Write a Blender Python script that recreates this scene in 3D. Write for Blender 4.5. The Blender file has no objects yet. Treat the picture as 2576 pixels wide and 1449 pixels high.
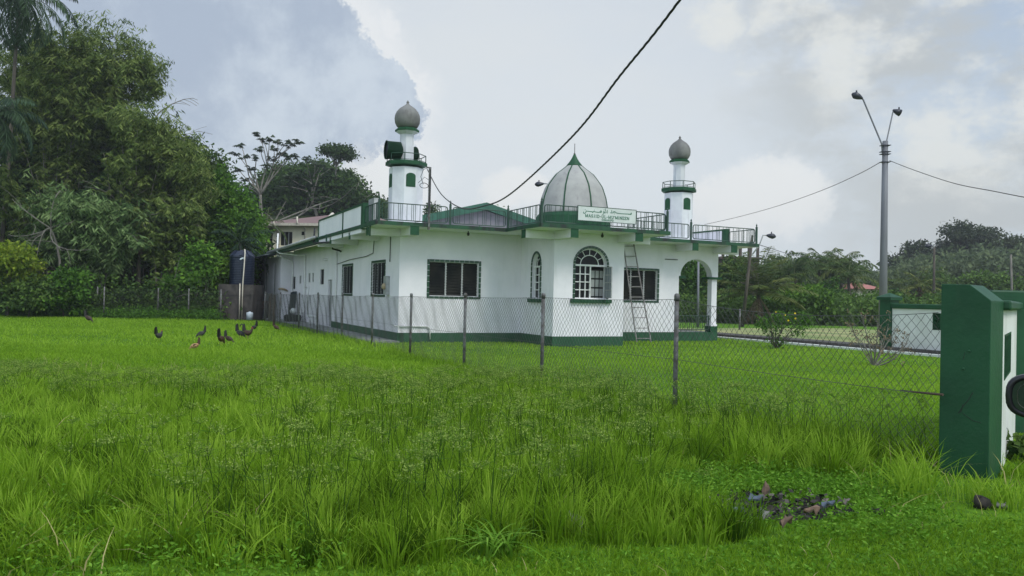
import bpy, bmesh, math, random
import numpy as np
from mathutils import Vector, Matrix, Euler

R = math.radians
random.seed(7)
rng = np.random.default_rng(7)
scene = bpy.context.scene
col = scene.collection

# ------------------------------------------------------------------ camera
FPX = 1980.0                                     # focal length for a 2576 px wide frame
cam_data = bpy.data.cameras.new('camera')
cam = bpy.data.objects.new('camera', cam_data)
col.objects.link(cam)
cam.location = (0, 0, 1.5)
CAMR = Matrix.Rotation(R(90.59), 4, 'X') @ Matrix.Rotation(R(1.28), 4, 'Z')
cam.rotation_euler = CAMR.to_euler()
cam_data.sensor_width = 36.0
cam_data.lens = FPX / 2576.0 * 36.0
cam_data.clip_end = 3000.0
cam_data.clip_start = 0.05
scene.camera = cam

# ------------------------------------------------------------------ sky and sun
SUN_EL, SUN_AZ = 50.0, 138.0                      # azimuth clockwise from +Y (the view direction)
world = bpy.data.worlds.new('World')
scene.world = world
world.use_nodes = True
nt = world.node_tree
nt.nodes.clear()
N = nt.nodes.new
L = nt.links.new
out = N('ShaderNodeOutputWorld')
sky = N('ShaderNodeTexSky')
sky.sky_type = 'NISHITA'
sky.sun_disc = False
sky.sun_elevation = R(SUN_EL)
sky.sun_rotation = R(SUN_AZ)
sky.air_density = 1.2
sky.dust_density = 2.5
bg_sky = N('ShaderNodeBackground')
bg_sky.inputs[1].default_value = 0.07
L(sky.outputs[0], bg_sky.inputs[0])
tc = N('ShaderNodeTexCoord')


def wmath(op, a, b=None, clamp=False):
    n = N('ShaderNodeMath'); n.operation = op; n.use_clamp = clamp
    for k, s in enumerate((a, b)):
        if s is None: continue
        if isinstance(s, (int, float)): n.inputs[k].default_value = s
        else: L(s, n.inputs[k])
    return n.outputs[0]


def wnoise(scale, detail=6, rough=0.6, stretch=(1, 1, 1)):
    m = N('ShaderNodeMapping'); m.inputs['Scale'].default_value = stretch
    L(tc.outputs['Generated'], m.inputs[0])
    n = N('ShaderNodeTexNoise'); n.inputs['Scale'].default_value = scale
    n.inputs['Detail'].default_value = detail; n.inputs['Roughness'].default_value = rough
    L(m.outputs[0], n.inputs[0])
    return n


def skydir(px, py):
    v = Vector(((px - 1288) / FPX, -(py - 724.5) / FPX, -1.0))
    return (CAMR.to_3x3() @ v).normalized()


def wdot(vec_socket, d):
    n = N('ShaderNodeVectorMath'); n.operation = 'DOT_PRODUCT'
    L(vec_socket, n.inputs[0]); n.inputs[1].default_value = d
    return n.outputs['Value']


def wsmooth(val, lo, hi):
    n = N('ShaderNodeMapRange'); n.interpolation_type = 'SMOOTHSTEP'
    L(val, n.inputs[0]); n.inputs[1].default_value = lo; n.inputs[2].default_value = hi
    return n.outputs[0]


def wmix(f, a, b):
    n = N('ShaderNodeMix'); n.data_type = 'RGBA'
    if isinstance(f, (int, float)): n.inputs[0].default_value = f
    else: L(f, n.inputs[0])
    for k, s in ((6, a), (7, b)):
        if isinstance(s, tuple): n.inputs[k].default_value = (*s, 1)
        else: L(s, n.inputs[k])
    return n.outputs[2]


# cloud outline warp
nz = wnoise(6.0, 13, 0.72)
off = N('ShaderNodeVectorMath'); off.operation = 'SUBTRACT'
L(nz.outputs['Color'], off.inputs[0]); off.inputs[1].default_value = (.5, .5, .5)
sc_ = N('ShaderNodeVectorMath'); sc_.operation = 'SCALE'
L(off.outputs[0], sc_.inputs[0]); sc_.inputs['Scale'].default_value = 0.165
wv = N('ShaderNodeVectorMath'); wv.operation = 'ADD'
L(tc.outputs['Generated'], wv.inputs[0]); L(sc_.outputs[0], wv.inputs[1])
wn = N('ShaderNodeVectorMath'); wn.operation = 'NORMALIZE'
L(wv.outputs[0], wn.inputs[0])
WD = wn.outputs[0]


def blob(px, py, rad_px, soft=0.25):
    """bank of cloud: a cap of the sky dome, 0 outside, 1 inside"""
    ang = rad_px / FPX
    d = wdot(WD, skydir(px, py))
    return wsmooth(d, math.cos(ang * (1 + soft)), math.cos(ang * (1 - soft)))


def union(lst):
    r = lst[0]
    for q in lst[1:]:
        r = wmath('MAXIMUM', r, q)
    return r


sep = N('ShaderNodeSeparateXYZ'); L(tc.outputs['Generated'], sep.inputs[0])
elev = sep.outputs['Z']
base = wmix(wsmooth(elev, -0.02, 0.42), (0.70, 0.80, 0.88), (0.46, 0.57, 0.73))
# thin high veil
veil = wsmooth(wnoise(2.2, 7, 0.6, (1, 1, 2.2)).outputs[0], 0.42, 0.66)
base = wmix(wmath('MULTIPLY', veil, 0.55), base, (0.66, 0.70, 0.72))
# bright glow of the veiled sky low in the middle
glow = wsmooth(wdot(tc.outputs['Generated'], skydir(1150, 520)), math.cos(0.66), math.cos(0.05))
base = wmix(wmath('MULTIPLY', glow, 0.72), base, (0.88, 0.92, 0.94))
# bright rims then grey-blue bodies
rim = union([blob(745, 110, 232, .3), blob(905, 250, 165, .3), blob(960, 420, 130, .5), blob(1290, 480, 60, .5), blob(480, 60, 280, .3),
             blob(1850, 515, 75, .5), blob(1960, 500, 75, .5), blob(1010, 190, 60, .3), blob(995, 40, 24, .9)])
base = wmix(wmath('MULTIPLY', rim, 0.75), base, (0.95, 0.97, 0.98))
body = union([blob(700, 120, 205, .05), blob(870, 240, 148, .05), blob(470, 120, 300, .2), blob(640, 420, 230, .4), blob(985, 190, 52, .10), blob(1000, 285, 66, .12)])
bodyc = wmix(wsmooth(wnoise(5.0, 9, .64).outputs[0], .40, .62), (0.41, 0.50, 0.64), (0.65, 0.74, 0.84))
base = wmix(wmath('MULTIPLY', body, 0.88), base, bodyc)
warm = union([blob(2330, 90, 330, .5), blob(2560, 420, 300, .5), blob(2150, 120, 130, .6)])
wfac = wmath('MULTIPLY', warm, wsmooth(wnoise(5.5, 7, .62, (1, 1, 1.8)).outputs[0], .40, .58))
base = wmix(wmath('MULTIPLY', wfac, 0.8), base, (0.58, 0.61, 0.61))
puffs = union([blob(1790, 20, 60, .5), blob(1960, 90, 70, .5), blob(2060, 40, 110, .5), blob(2190, 170, 130, .45), blob(2010, 165, 40, .6), blob(2440, 250, 170, .4), blob(2500, 80, 140, .5), blob(2330, 330, 110, .5), blob(2250, 60, 90, .5), blob(1870, 190, 28, .6)])
pf = wmath('MULTIPLY', puffs, wsmooth(wnoise(9.0, 8, .62, (1, 1, 1.6)).outputs[0], .40, .60))
base = wmix(wmath('MULTIPLY', pf, 0.8), base, (0.88, 0.90, 0.87))
low = union([blob(1790, 515, 55, .45), blob(1860, 500, 62, .4), blob(1940, 495, 66, .4), blob(2030, 512, 55, .5), blob(1260, 490, 50, .5), blob(1320, 480, 42, .5), blob(925, 430, 55, .6), blob(935, 490, 50, .6)])
base = wmix(wmath('MULTIPLY', low, 0.8), base, (0.92, 0.94, 0.94))
# sky behind the viewer and overhead: brightness added to light the near faces
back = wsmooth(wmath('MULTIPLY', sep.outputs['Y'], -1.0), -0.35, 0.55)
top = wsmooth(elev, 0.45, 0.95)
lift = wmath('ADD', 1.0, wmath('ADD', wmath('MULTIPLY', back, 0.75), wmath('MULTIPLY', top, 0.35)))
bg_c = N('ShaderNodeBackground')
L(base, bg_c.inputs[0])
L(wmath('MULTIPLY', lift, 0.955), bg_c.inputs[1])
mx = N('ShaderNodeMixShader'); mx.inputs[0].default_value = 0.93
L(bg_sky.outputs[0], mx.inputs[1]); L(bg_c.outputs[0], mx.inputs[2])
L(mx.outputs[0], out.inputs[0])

sd = bpy.data.lights.new('sun', 'SUN')
sd.energy = 1.95
sd.angle = R(22)
sd.color = (1.0, 0.955, 0.88)
sun = bpy.data.objects.new('sun', sd)
col.objects.link(sun)
sun_from = Vector((math.sin(R(SUN_AZ)) * math.cos(R(SUN_EL)), math.cos(R(SUN_AZ)) * math.cos(R(SUN_EL)), math.sin(R(SUN_EL))))
sun.rotation_euler = sun_from.to_track_quat('Z', 'Y').to_euler()

scene.view_settings.view_transform = 'Standard'
scene.view_settings.look = 'None'
scene.view_settings.exposure = 0.0
scene.view_settings.gamma = 1.0
scene.cycles.max_bounces = 6
scene.cycles.diffuse_bounces = 3
scene.cycles.transparent_max_bounces = 8


# ------------------------------------------------------------------ helpers
def P(px, py, Y):
    """world point at world depth Y seen at pixel (px, py) of the 2576 x 1449 frame"""
    d = skydir(px, py)
    t = Y / d.y
    return Vector((d.x * t, Y, 1.5 + d.z * t))


def G(px, py, z=0.0):
    d = skydir(px, py)
    t = (z - 1.5) / d.z
    return Vector((d.x * t, d.y * t, z))


def setp(o, label=None, cat=None, group=None, kind=None):
    if label: o['label'] = label
    if cat: o['category'] = cat
    if group: o['group'] = group
    if kind: o['kind'] = kind
    return o


def thing(name, loc, label, cat, group=None):
    o = bpy.data.objects.new(name, None)
    col.objects.link(o)
    o.location = loc
    o.empty_display_size = 0.2
    return setp(o, label, cat, group)


def link_mesh(name, me, parent=None, origin=None):
    o = bpy.data.objects.new(name, me)
    col.objects.link(o)
    if parent is not None:
        # geometry is given in world coordinates: undo the locations above it
        w = Vector((0, 0, 0)); q = parent
        while q is not None:
            w += q.location; q = q.parent
        me.transform(Matrix.Translation(-w))
        o.parent = parent
    elif origin is not None:
        me.transform(Matrix.Translation(-Vector(origin)))
        o.location = origin
    return o


class MB:
    def __init__(self, M=None):
        self.v = []; self.f = []; self.m = []; self.s = []
        self.M = M; self.mi = 0; self.sm = False

    def add(self, verts, faces):
        b = len(self.v)
        for p in verts:
            p = Vector(p)
            self.v.append(self.M @ p if self.M else p)
        for f in faces:
            self.f.append([b + i for i in f]); self.m.append(self.mi); self.s.append(self.sm)

    def box(self, x0, x1, y0, y1, z0, z1):
        self.add([(x0, y0, z0), (x1, y0, z0), (x1, y1, z0), (x0, y1, z0), (x0, y0, z1), (x1, y0, z1), (x1, y1, z1), (x0, y1, z1)],
                 [(0, 3, 2, 1), (4, 5, 6, 7), (0, 1, 5, 4), (1, 2, 6, 5), (2, 3, 7, 6), (3, 0, 4, 7)])

    def hexa(self, b4, t4):
        self.add(list(b4) + list(t4), [(0, 3, 2, 1), (4, 5, 6, 7), (0, 1, 5, 4), (1, 2, 6, 5), (2, 3, 7, 6), (3, 0, 4, 7)])

    def prism(self, poly, z0, z1):
        n = len(poly)
        self.add([(p[0], p[1], z0) for p in poly] + [(p[0], p[1], z1) for p in poly],
                 [tuple(range(n))[::-1], tuple(range(n, 2 * n))] + [(i, (i + 1) % n, n + (i + 1) % n, n + i) for i in range(n)])

    def prism_y(self, poly, y0, y1):
        """poly in x,z extruded along y"""
        n = len(poly)
        self.add([(p[0], y0, p[1]) for p in poly] + [(p[0], y1, p[1]) for p in poly],
                 [tuple(range(n)), tuple(range(n, 2 * n))[::-1]] + [(i, n + i, n + (i + 1) % n, (i + 1) % n) for i in range(n)])

    def tube(self, path, r, sides=8, cap=True):
        path = [Vector(p) for p in path]
        n = len(path)
        rs = r if isinstance(r, (list, tuple)) else [r] * n
        vs = []; prev = None
        for i, p in enumerate(path):
            a = path[max(i - 1, 0)]; b = path[min(i + 1, n - 1)]
            t = (b - a)
            t = t.normalized() if t.length > 1e-9 else Vector((0, 0, 1))
            if prev is None:
                ref = Vector((0, 0, 1)) if abs(t.z) < 0.9 else Vector((1, 0, 0))
                x = t.cross(ref).normalized()
            else:
                x = (prev - t * prev.dot(t))
                x = x.normalized() if x.length > 1e-6 else t.cross(Vector((0, 0, 1))).normalized()
            prev = x
            y = t.cross(x)
            for k in range(sides):
                a_ = 2 * math.pi * k / sides
                vs.append(p + (x * math.cos(a_) + y * math.sin(a_)) * rs[i])
        fs = []
        for i in range(n - 1):
            for k in range(sides):
                k2 = (k + 1) % sides
                fs.append((i * sides + k, i * sides + k2, (i + 1) * sides + k2, (i + 1) * sides + k))
        if cap:
            fs.append(tuple(range(sides))[::-1]); fs.append(tuple(range((n - 1) * sides, n * sides)))
        self.add(vs, fs)

    def lathe(self, prof, c, segs=24, a0=0.0, axis=None, cap=True):
        """prof: (radius, height) pairs round the axis through c"""
        c = Vector(c)
        if axis is None:
            X, Y, Z = Vector((1, 0, 0)), Vector((0, 1, 0)), Vector((0, 0, 1))
        else:
            Z = Vector(axis).normalized()
            X = Z.cross(Vector((0, 0, 1)) if abs(Z.z) < .9 else Vector((1, 0, 0))).normalized(); Y = Z.cross(X)
        vs = []
        for (r, h) in prof:
            for k in range(segs):
                a = a0 + 2 * math.pi * k / segs
                vs.append(c + X * (r * math.cos(a)) + Y * (r * math.sin(a)) + Z * h)
        fs = []
        for i in range(len(prof) - 1):
            for k in range(segs):
                k2 = (k + 1) % segs
                fs.append((i * segs + k, i * segs + k2, (i + 1) * segs + k2, (i + 1) * segs + k))
        if cap:
            fs.append(tuple(range(segs))[::-1]); fs.append(tuple(range((len(prof) - 1) * segs, len(prof) * segs)))
        self.add(vs, fs)

    def build(self, name, mats, parent=None, origin=None, bevel=0.0):
        me = bpy.data.meshes.new(name)
        me.from_pydata([tuple(p) for p in self.v], [], self.f)
        mats = mats if isinstance(mats, (list, tuple)) else [mats]
        for m in mats: me.materials.append(m)
        me.polygons.foreach_set('material_index', self.m)
        me.polygons.foreach_set('use_smooth', self.s)
        bm = bmesh.new(); bm.from_mesh(me)
        bmesh.ops.recalc_face_normals(bm, faces=bm.faces)
        bm.to_mesh(me); bm.free()
        me.update()
        o = link_mesh(name, me, parent, origin)
        if bevel:
            md = o.modifiers.new('bevel', 'BEVEL'); md.width = bevel; md.segments = 2; md.limit_method = 'ANGLE'
        return o


def np_mesh(name, verts, quads, tris, mats, tint=None, parent=None, origin=None, mat_q=None, mat_t=None):
    """fast mesh from numpy arrays"""
    verts = np.asarray(verts, np.float32)
    me = bpy.data.meshes.new(name)
    nq, ntri = len(quads), len(tris)
    me.vertices.add(len(verts)); me.vertices.foreach_set('co', verts.ravel())
    me.loops.add(nq * 4 + ntri * 3)
    li = np.concatenate([np.asarray(quads, np.int32).ravel(), np.asarray(tris, np.int32).ravel()]).astype(np.int32)
    me.loops.foreach_set('vertex_index', li)
    me.polygons.add(nq + ntri)
    ls = np.concatenate([np.arange(nq) * 4, nq * 4 + np.arange(ntri) * 3]).astype(np.int32)
    me.polygons.foreach_set('loop_start', ls)
    try:
        me.polygons.foreach_set('loop_total', np.concatenate([np.full(nq, 4), np.full(ntri, 3)]).astype(np.int32))
    except Exception:
        pass
    for m in (mats if isinstance(mats, (list, tuple)) else [mats]): me.materials.append(m)
    if mat_q is not None or mat_t is not None:
        mi = np.concatenate([mat_q if mat_q is not None else np.zeros(nq), mat_t if mat_t is not None else np.zeros(ntri)]).astype(np.int32)
        me.polygons.foreach_set('material_index', mi)
    if tint is not None:
        at = me.attributes.new('tint', 'FLOAT', 'POINT')
        at.data.foreach_set('value', np.asarray(tint, np.float32))
    me.update(calc_edges=True)
    me.validate()
    return link_mesh(name, me, parent, origin)


def np_tubes(P0, P1, r0, r1, sides=3):
    """open-ended prisms for many segments; returns verts, quads"""
    P0 = np.asarray(P0, float); P1 = np.asarray(P1, float)
    n = len(P0)
    r0 = np.broadcast_to(np.asarray(r0, float), (n,)); r1 = np.broadcast_to(np.asarray(r1, float), (n,))
    t = P1 - P0
    t /= np.maximum(np.linalg.norm(t, axis=1, keepdims=True), 1e-9)
    ref = np.where(np.abs(t[:, 2:3]) < .9, np.array([[0, 0, 1.]]), np.array([[1., 0, 0]]))
    x = np.cross(t, ref); x /= np.linalg.norm(x, axis=1, keepdims=True)
    y = np.cross(t, x)
    vs = np.empty((n, 2 * sides, 3))
    for k in range(sides):
        a = 2 * math.pi * k / sides
        d = x * math.cos(a) + y * math.sin(a)
        vs[:, k] = P0 + d * r0[:, None]
        vs[:, sides + k] = P1 + d * r1[:, None]
    b = (np.arange(n) * 2 * sides)[:, None]
    qs = []
    for k in range(sides):
        k2 = (k + 1) % sides
        qs.append(np.stack([b[:, 0] + k, b[:, 0] + k2, b[:, 0] + sides + k2, b[:, 0] + sides + k], 1))
    return vs.reshape(-1, 3), np.concatenate(qs)


class NB:
    """numpy mesh collector"""
    def __init__(self): self.V = []; self.Q = []; self.T = []; self.t = []; self.n = 0; self.mq = []; self.mt = []
    def add(self, v, q=None, t=None, tint=0.5, mi=0):
        v = np.asarray(v).reshape(-1, 3)
        self.V.append(v)
        if q is not None and len(q): self.Q.append(np.asarray(q) + self.n); self.mq.append(np.full(len(q), mi))
        if t is not None and len(t): self.T.append(np.asarray(t) + self.n); self.mt.append(np.full(len(t), mi))
        self.t.append(np.broadcast_to(np.asarray(tint, float), (len(v),)))
        self.n += len(v)
    def build(self, name, mats, parent=None, origin=None):
        V = np.concatenate(self.V)
        Q = np.concatenate(self.Q) if self.Q else np.zeros((0, 4), int)
        T = np.concatenate(self.T) if self.T else np.zeros((0, 3), int)
        mq = np.concatenate(self.mq) if self.mq else np.zeros(0)
        mt = np.concatenate(self.mt) if self.mt else np.zeros(0)
        return np_mesh(name, V, Q, T, mats, np.concatenate(self.t), parent, origin, mq, mt)


# ------------------------------------------------------------------ materials
def new_mat(name):
    m = bpy.data.materials.new(name); m.use_nodes = True
    t = m.node_tree
    return m, t, t.nodes['Principled BSDF']


def mix_node(t, f, a, b, mode='MIX'):
    n = t.nodes.new('ShaderNodeMix'); n.data_type = 'RGBA'; n.blend_type = mode
    if isinstance(f, (int, float)): n.inputs[0].default_value = f
    else: t.links.new(f, n.inputs[0])
    for k, s in ((6, a), (7, b)):
        if isinstance(s, tuple): n.inputs[k].default_value = (*s, 1)
        else: t.links.new(s, n.inputs[k])
    return n.outputs[2]


def noise_node(t, scale, detail=5, rough=.6, stretch=(1, 1, 1), lo=.4, hi=.6, coord='Object'):
    c = t.nodes.new('ShaderNodeTexCoord')
    mp = t.nodes.new('ShaderNodeMapping'); mp.inputs['Scale'].default_value = stretch
    t.links.new(c.outputs[coord], mp.inputs[0])
    n = t.nodes.new('ShaderNodeTexNoise')
    n.inputs['Scale'].default_value = scale; n.inputs['Detail'].default_value = detail; n.inputs['Roughness'].default_value = rough
    t.links.new(mp.outputs[0], n.inputs[0])
    r = t.nodes.new('ShaderNodeMapRange')
    t.links.new(n.outputs[0], r.inputs[0]); r.inputs[1].default_value = lo; r.inputs[2].default_value = hi
    return r.outputs[0], n.outputs[0]


def pmat(name, c1, c2=None, scale=3.0, rough=.7, bump=0.0, bscale=60, metallic=0.0, stretch=(1, 1, 1), stain=None, spec=None):
    m, t, b = new_mat(name)
    b.inputs['Roughness'].default_value = rough
    b.inputs['Metallic'].default_value = metallic
    if spec is not None: b.inputs['Specular IOR Level'].default_value = spec
    if c2 is None: c2 = tuple(x * .88 for x in c1)
    f, _ = noise_node(t, scale, stretch=stretch)
    c = mix_node(t, f, c1, c2)
    if stain:                                      # (colour, scale, lo, hi, stretch)
        f2, _ = noise_node(t, stain[1], 7, .65, stain[4], stain[2], stain[3])
        c = mix_node(t, f2, c, stain[0])
    t.links.new(c, b.inputs['Base Color'])
    if bump:
        _, nb = noise_node(t, bscale, 4)
        bn = t.nodes.new('ShaderNodeBump'); bn.inputs['Strength'].default_value = bump; bn.inputs['Distance'].default_value = .01
        t.links.new(nb, bn.inputs['Height']); t.links.new(bn.outputs[0], b.inputs['Normal'])
    return m


def leaf_mat(name, dark, mid, light, trans=.35, rough=.6, spec=.14):
    m, t, b = new_mat(name)
    at = t.nodes.new('ShaderNodeAttribute'); at.attribute_name = 'tint'
    r = t.nodes.new('ShaderNodeValToRGB')
    r.color_ramp.elements[0].color = (*dark, 1); r.color_ramp.elements[1].color = (*light, 1)
    e = r.color_ramp.elements.new(.5); e.color = (*mid, 1)
    t.links.new(at.outputs['Fac'], r.inputs[0])
    b.inputs['Roughness'].default_value = rough
    b.inputs['Specular IOR Level'].default_value = spec
    t.links.new(r.outputs[0], b.inputs['Base Color'])
    tr = t.nodes.new('ShaderNodeBsdfTranslucent')
    c2 = mix_node(t, .5, r.outputs[0], (.25, .5, .05), 'MIX')
    t.links.new(r.outputs[0], tr.inputs[0])
    ms = t.nodes.new('ShaderNodeMixShader'); ms.inputs[0].default_value = trans
    t.links.new(b.outputs[0], ms.inputs[1]); t.links.new(tr.outputs[0], ms.inputs[2])
    t.links.new(ms.outputs[0], t.nodes['Material Output'].inputs[0])
    return m


M = {}
M['wall'] = pmat('white_painted_wall', (.81, .79, .83), (.75, .74, .78), 1.2, .75, .15, 90, stain=((.64, .65, .64), 1.3, .55, .9, (2.0, 2.0, .3)))
M['plinth'] = pmat('green_painted_plinth', (.016, .088, .036), (.012, .070, .030), 2.5, .6, .1, 60, stain=((.05, .075, .05), 3, .6, .8, (1, 1, 1)))
M['green'] = pmat('green_paint', (.012, .075, .030), (.009, .058, .024), 4, .55, spec=.3)
M['drum'] = pmat('dark_green_speaker_paint', (.006, .028, .013), None, 6, .5, spec=.2)
M['slab_edge'] = pmat('mouldy_green_slab_edge', (.013, .078, .032), (.009, .055, .024), 3, .65, stain=((.012, .016, .015), 2.6, .5, .62, (1, 1, .35)))
M['rail'] = pmat('green_rail_paint', (.016, .06, .036), (.012, .045, .028), 8, .5)
M['tile'] = pmat('green_trim_tiles', (.012, .07, .032), (.008, .045, .02), 9, .3)
M['dome'] = pmat('weathered_dome_render', (.38, .38, .36), (.30, .30, .29), 1.6, .8, .15, 40, stain=((.20, .19, .20), 2.6, .60, .76, (1, 1, .4)))
M['bulb'] = pmat('grey_weathered_bulb', (.20, .20, .19), (.13, .13, .125), 2.2, .85, .2, 40, stain=((.09, .085, .08), 5, .55, .78, (1, 1, .3)))
M['minaret'] = pmat('minaret_wall_paint', (.70, .72, .74), (.60, .61, .64), 1.5, .8, .1, 60, stain=((.42, .41, .44), 3.0, .58, .82, (1, 1, .3)))
M['glass'] = pmat('dark_window_glass', (.018, .02, .021), (.035, .035, .032), 1.2, .10, spec=.32)
M['winframe'] = pmat('greyish_window_frame', (.50, .51, .51), (.40, .41, .41), 6, .5)
M['pane'] = pmat('dark_pane_glass', (.012, .013, .015), None, 1.2, .2, spec=.14)
M['glass_side'] = pmat('dark_louvre_glass', (.016, .018, .02), (.03, .03, .03), 2, .6, spec=.1)
M['casement_glass'] = pmat('pale_casement_glass', (.30, .34, .37), (.22, .25, .28), 2, .15)
M['curtain'] = pmat('dark_brown_curtain', (.035, .04, .028), (.015, .018, .012), 6, .9, stretch=(6, 6, .3))
M['dark'] = pmat('dark_interior', (.02, .02, .02), None, 2, .9)
M['white'] = pmat('white_frame_paint', (.78, .79, .78), (.68, .69, .68), 4, .5)
M['alu'] = pmat('grey_metal', (.42, .43, .43), (.32, .33, .33), 6, .45, metallic=.3)
M['galv'] = pmat('weathered_galvanised_pipe', (.16, .165, .165), (.075, .07, .062), 9, .6, .3, 60, metallic=.2, stain=((.10, .05, .03), 14, .6, .75, (1, 1, 1)))
M['wire'] = pmat('fence_wire', (.13, .135, .13), (.08, .08, .075), 3, .55, metallic=.4)
M['wirefar'] = pmat('dull_fence_wire', (.07, .08, .06), (.04, .05, .035), 3, .7)
M['concrete'] = pmat('grey_concrete', (.30, .31, .30), (.20, .21, .20), 1.4, .9, .3, 30, stain=((.10, .11, .09), 1.7, .56, .74, (1, 1, 1)))
M['darkconc'] = pmat('stained_dark_concrete', (.085, .075, .068), (.05, .045, .042), 1.8, .9, .3, 30, stain=((.025, .024, .022), 2.4, .5, .7, (1, 1, .5)))
M['gable'] = pmat('green_roof_fascia', (.02, .10, .062), (.016, .08, .05), 2, .55)
M['gablewall'] = pmat('grey_lilac_gable_sheet', (.18, .18, .20), (.14, .14, .16), 2, .7)
M['roofbrown'] = pmat('brown_metal_roof', (.22, .13, .12), (.16, .095, .09), 1.2, .6, stretch=(1, 6, 1))
M['cream'] = pmat('cream_house_wall', (.84, .80, .60), (.78, .74, .55), 1.0, .8)
M['pvc'] = pmat('cream_pvc_pipe', (.62, .58, .48), (.5, .46, .38), 5, .5)
M['tank'] = pmat('dark_blue_plastic_tank', (.012, .02, .045), (.009, .015, .035), 3, .38)
M['black'] = pmat('black_plastic', (.012, .012, .013), None, 5, .5)
M['cable'] = pmat('black_cable_sheath', (.015, .015, .016), (.03, .03, .03), 30, .6)
M['polec'] = pmat('grey_steel_pole', (.17, .18, .20), (.13, .135, .15), 1.0, .6, stretch=(3, 3, .4))
M['lamp'] = pmat('dark_lamp_housing', (.02, .022, .035), None, 5, .35)
M['pier'] = pmat('glossy_green_pier_paint', (.015, .082, .034), (.010, .060, .025), 1.3, .5, .3, 22, spec=.3, stain=((.05, .085, .05), 2.6, .55, .85, (1, 1, .35)))
M['piertop'] = M['pier']
M['dirtywhite'] = pmat('dirty_white_wall', (.74, .75, .72), (.64, .65, .61), 1.2, .8, .15, 50, stain=((.30, .27, .20), 1.6, .62, .85, (1, 1, 1)))
M['bark'] = pmat('brown_bark', (.10, .085, .065), (.05, .042, .034), 5, .9, .5, 20, stretch=(1, 1, .3))
M['palebark'] = pmat('pale_bark', (.22, .205, .175), (.13, .12, .10), 4, .9, .4, 20, stretch=(1, 1, .3))
M['rust'] = pmat('rusty_wood', (.10, .065, .045), (.05, .04, .035), 6, .9, stretch=(1, 1, .3))
M['sheet'] = pmat('grey_corrugated_sheet', (.075, .10, .105), (.04, .05, .055), 5, .6, stretch=(1, 1, .2), metallic=.2)
M['bucket'] = pmat('pale_blue_white_plastic', (.62, .70, .76), None, 4, .5)
M['tan'] = pmat('tan_plastic', (.42, .33, .20), None, 5, .6)
M['signw'] = pmat('sign_board_white', (.62, .66, .64), (.55, .59, .57), 3, .6, stain=((.36, .42, .38), 2.0, .66, .85, (1, 1, 1)))
M['signg'] = pmat('sign_letter_green', (.012, .14, .075), None, 6, .6)
M['ladder'] = pmat('weathered_ladder_metal', (.30, .29, .29), (.20, .18, .18), 9, .6, metallic=.2)
M['redroof'] = pmat('faded_red_roof', (.42, .16, .13), (.34, .13, .11), .5, .7)
M['brown'] = pmat('brown_concrete_frame', (.10, .075, .06), (.07, .055, .045), 1, .9)
M['carpaint'] = pmat('dark_car_paint', (.03, .03, .034), None, 2, .25, spec=.8)
M['mirror'] = pmat('mirror_glass', (.012, .016, .03), None, 2, .05, metallic=0.0, spec=1.0)
M['chrome'] = pmat('grey_trim', (.03, .028, .034), None, 4, .3, metallic=.4)
M['tyre'] = pmat('black_rubber', (.015, .015, .015), None, 12, .8)
M['stone'] = pmat('grey_stone', (.30, .29, .27), (.18, .17, .16), 6, .9, .4, 25)
M['soil'] = pmat('charred_soil', (.045, .038, .032), (.018, .016, .015), 7, .95, .8, 20)
M['cardboard'] = pmat('brown_debris', (.20, .13, .09), (.10, .07, .05), 9, .9)
M['plasticblue'] = pmat('grey_blue_plastic_scrap', (.11, .14, .19), (.05, .06, .08), 7, .45)
M['thatch'] = pmat('dry_palm_skirt', (.17, .12, .075), (.09, .065, .045), 8, .95, stretch=(1, 1, .2))

LM = {}
LM['bamboo'] = leaf_mat('bamboo_leaves', (.026, .050, .010), (.115, .175, .040), (.25, .31, .085), .30)
LM['bamboo_pale'] = leaf_mat('pale_bamboo_leaves', (.020, .050, .014), (.11, .19, .060), (.26, .36, .14), .28)
LM['broad'] = leaf_mat('broad_leaves', (.014, .034, .009), (.048, .098, .020), (.13, .21, .04), .26)
LM['vine'] = leaf_mat('vine_leaves', (.025, .07, .012), (.070, .165, .022), (.16, .32, .035), .36)
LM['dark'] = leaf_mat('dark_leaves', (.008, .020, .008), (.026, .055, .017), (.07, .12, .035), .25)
LM['bright'] = leaf_mat('bright_shrub_leaves', (.04, .09, .012), (.10, .21, .02), (.20, .34, .035), .35)
LM['yellow'] = leaf_mat('yellow_green_leaves', (.07, .12, .015), (.19, .28, .025), (.34, .40, .05), .35)
LM['cecropia'] = leaf_mat('palmate_leaves', (.02, .035, .018), (.04, .065, .03), (.08, .115, .05), .25)
LM['palm'] = leaf_mat('palm_fronds', (.018, .040, .026), (.045, .085, .045), (.10, .16, .07), .28)
LM['coco'] = leaf_mat('coconut_fronds', (.025, .055, .015), (.075, .125, .030), (.20, .22, .06), .3)
LM['far'] = leaf_mat('far_leaves', (.05, .075, .042), (.12, .165, .080), (.22, .27, .12), .38)
LM['fardark'] = leaf_mat('far_dark_crowns', (.022, .034, .020), (.050, .070, .038), (.10, .125, .06), .25)
LM['farlight'] = leaf_mat('far_light_leaves', (.04, .085, .02), (.085, .16, .03), (.15, .25, .05), .3)
LM['dry'] = leaf_mat('dry_leaves', (.10, .075, .045), (.20, .15, .09), (.30, .23, .14), .2)
LM['grass'] = leaf_mat('grass_blades', (.042, .100, .007), (.185, .345, .016), (.37, .56, .06), .48, .75, .08)
LM['straw'] = leaf_mat('straw_blades', (.20, .17, .06), (.36, .33, .12), (.52, .46, .22), .25, .8, .05)
LM['sedge'] = leaf_mat('sedge_stems', (.018, .055, .014), (.09, .20, .025), (.36, .46, .11), .3, .85, .04)
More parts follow.
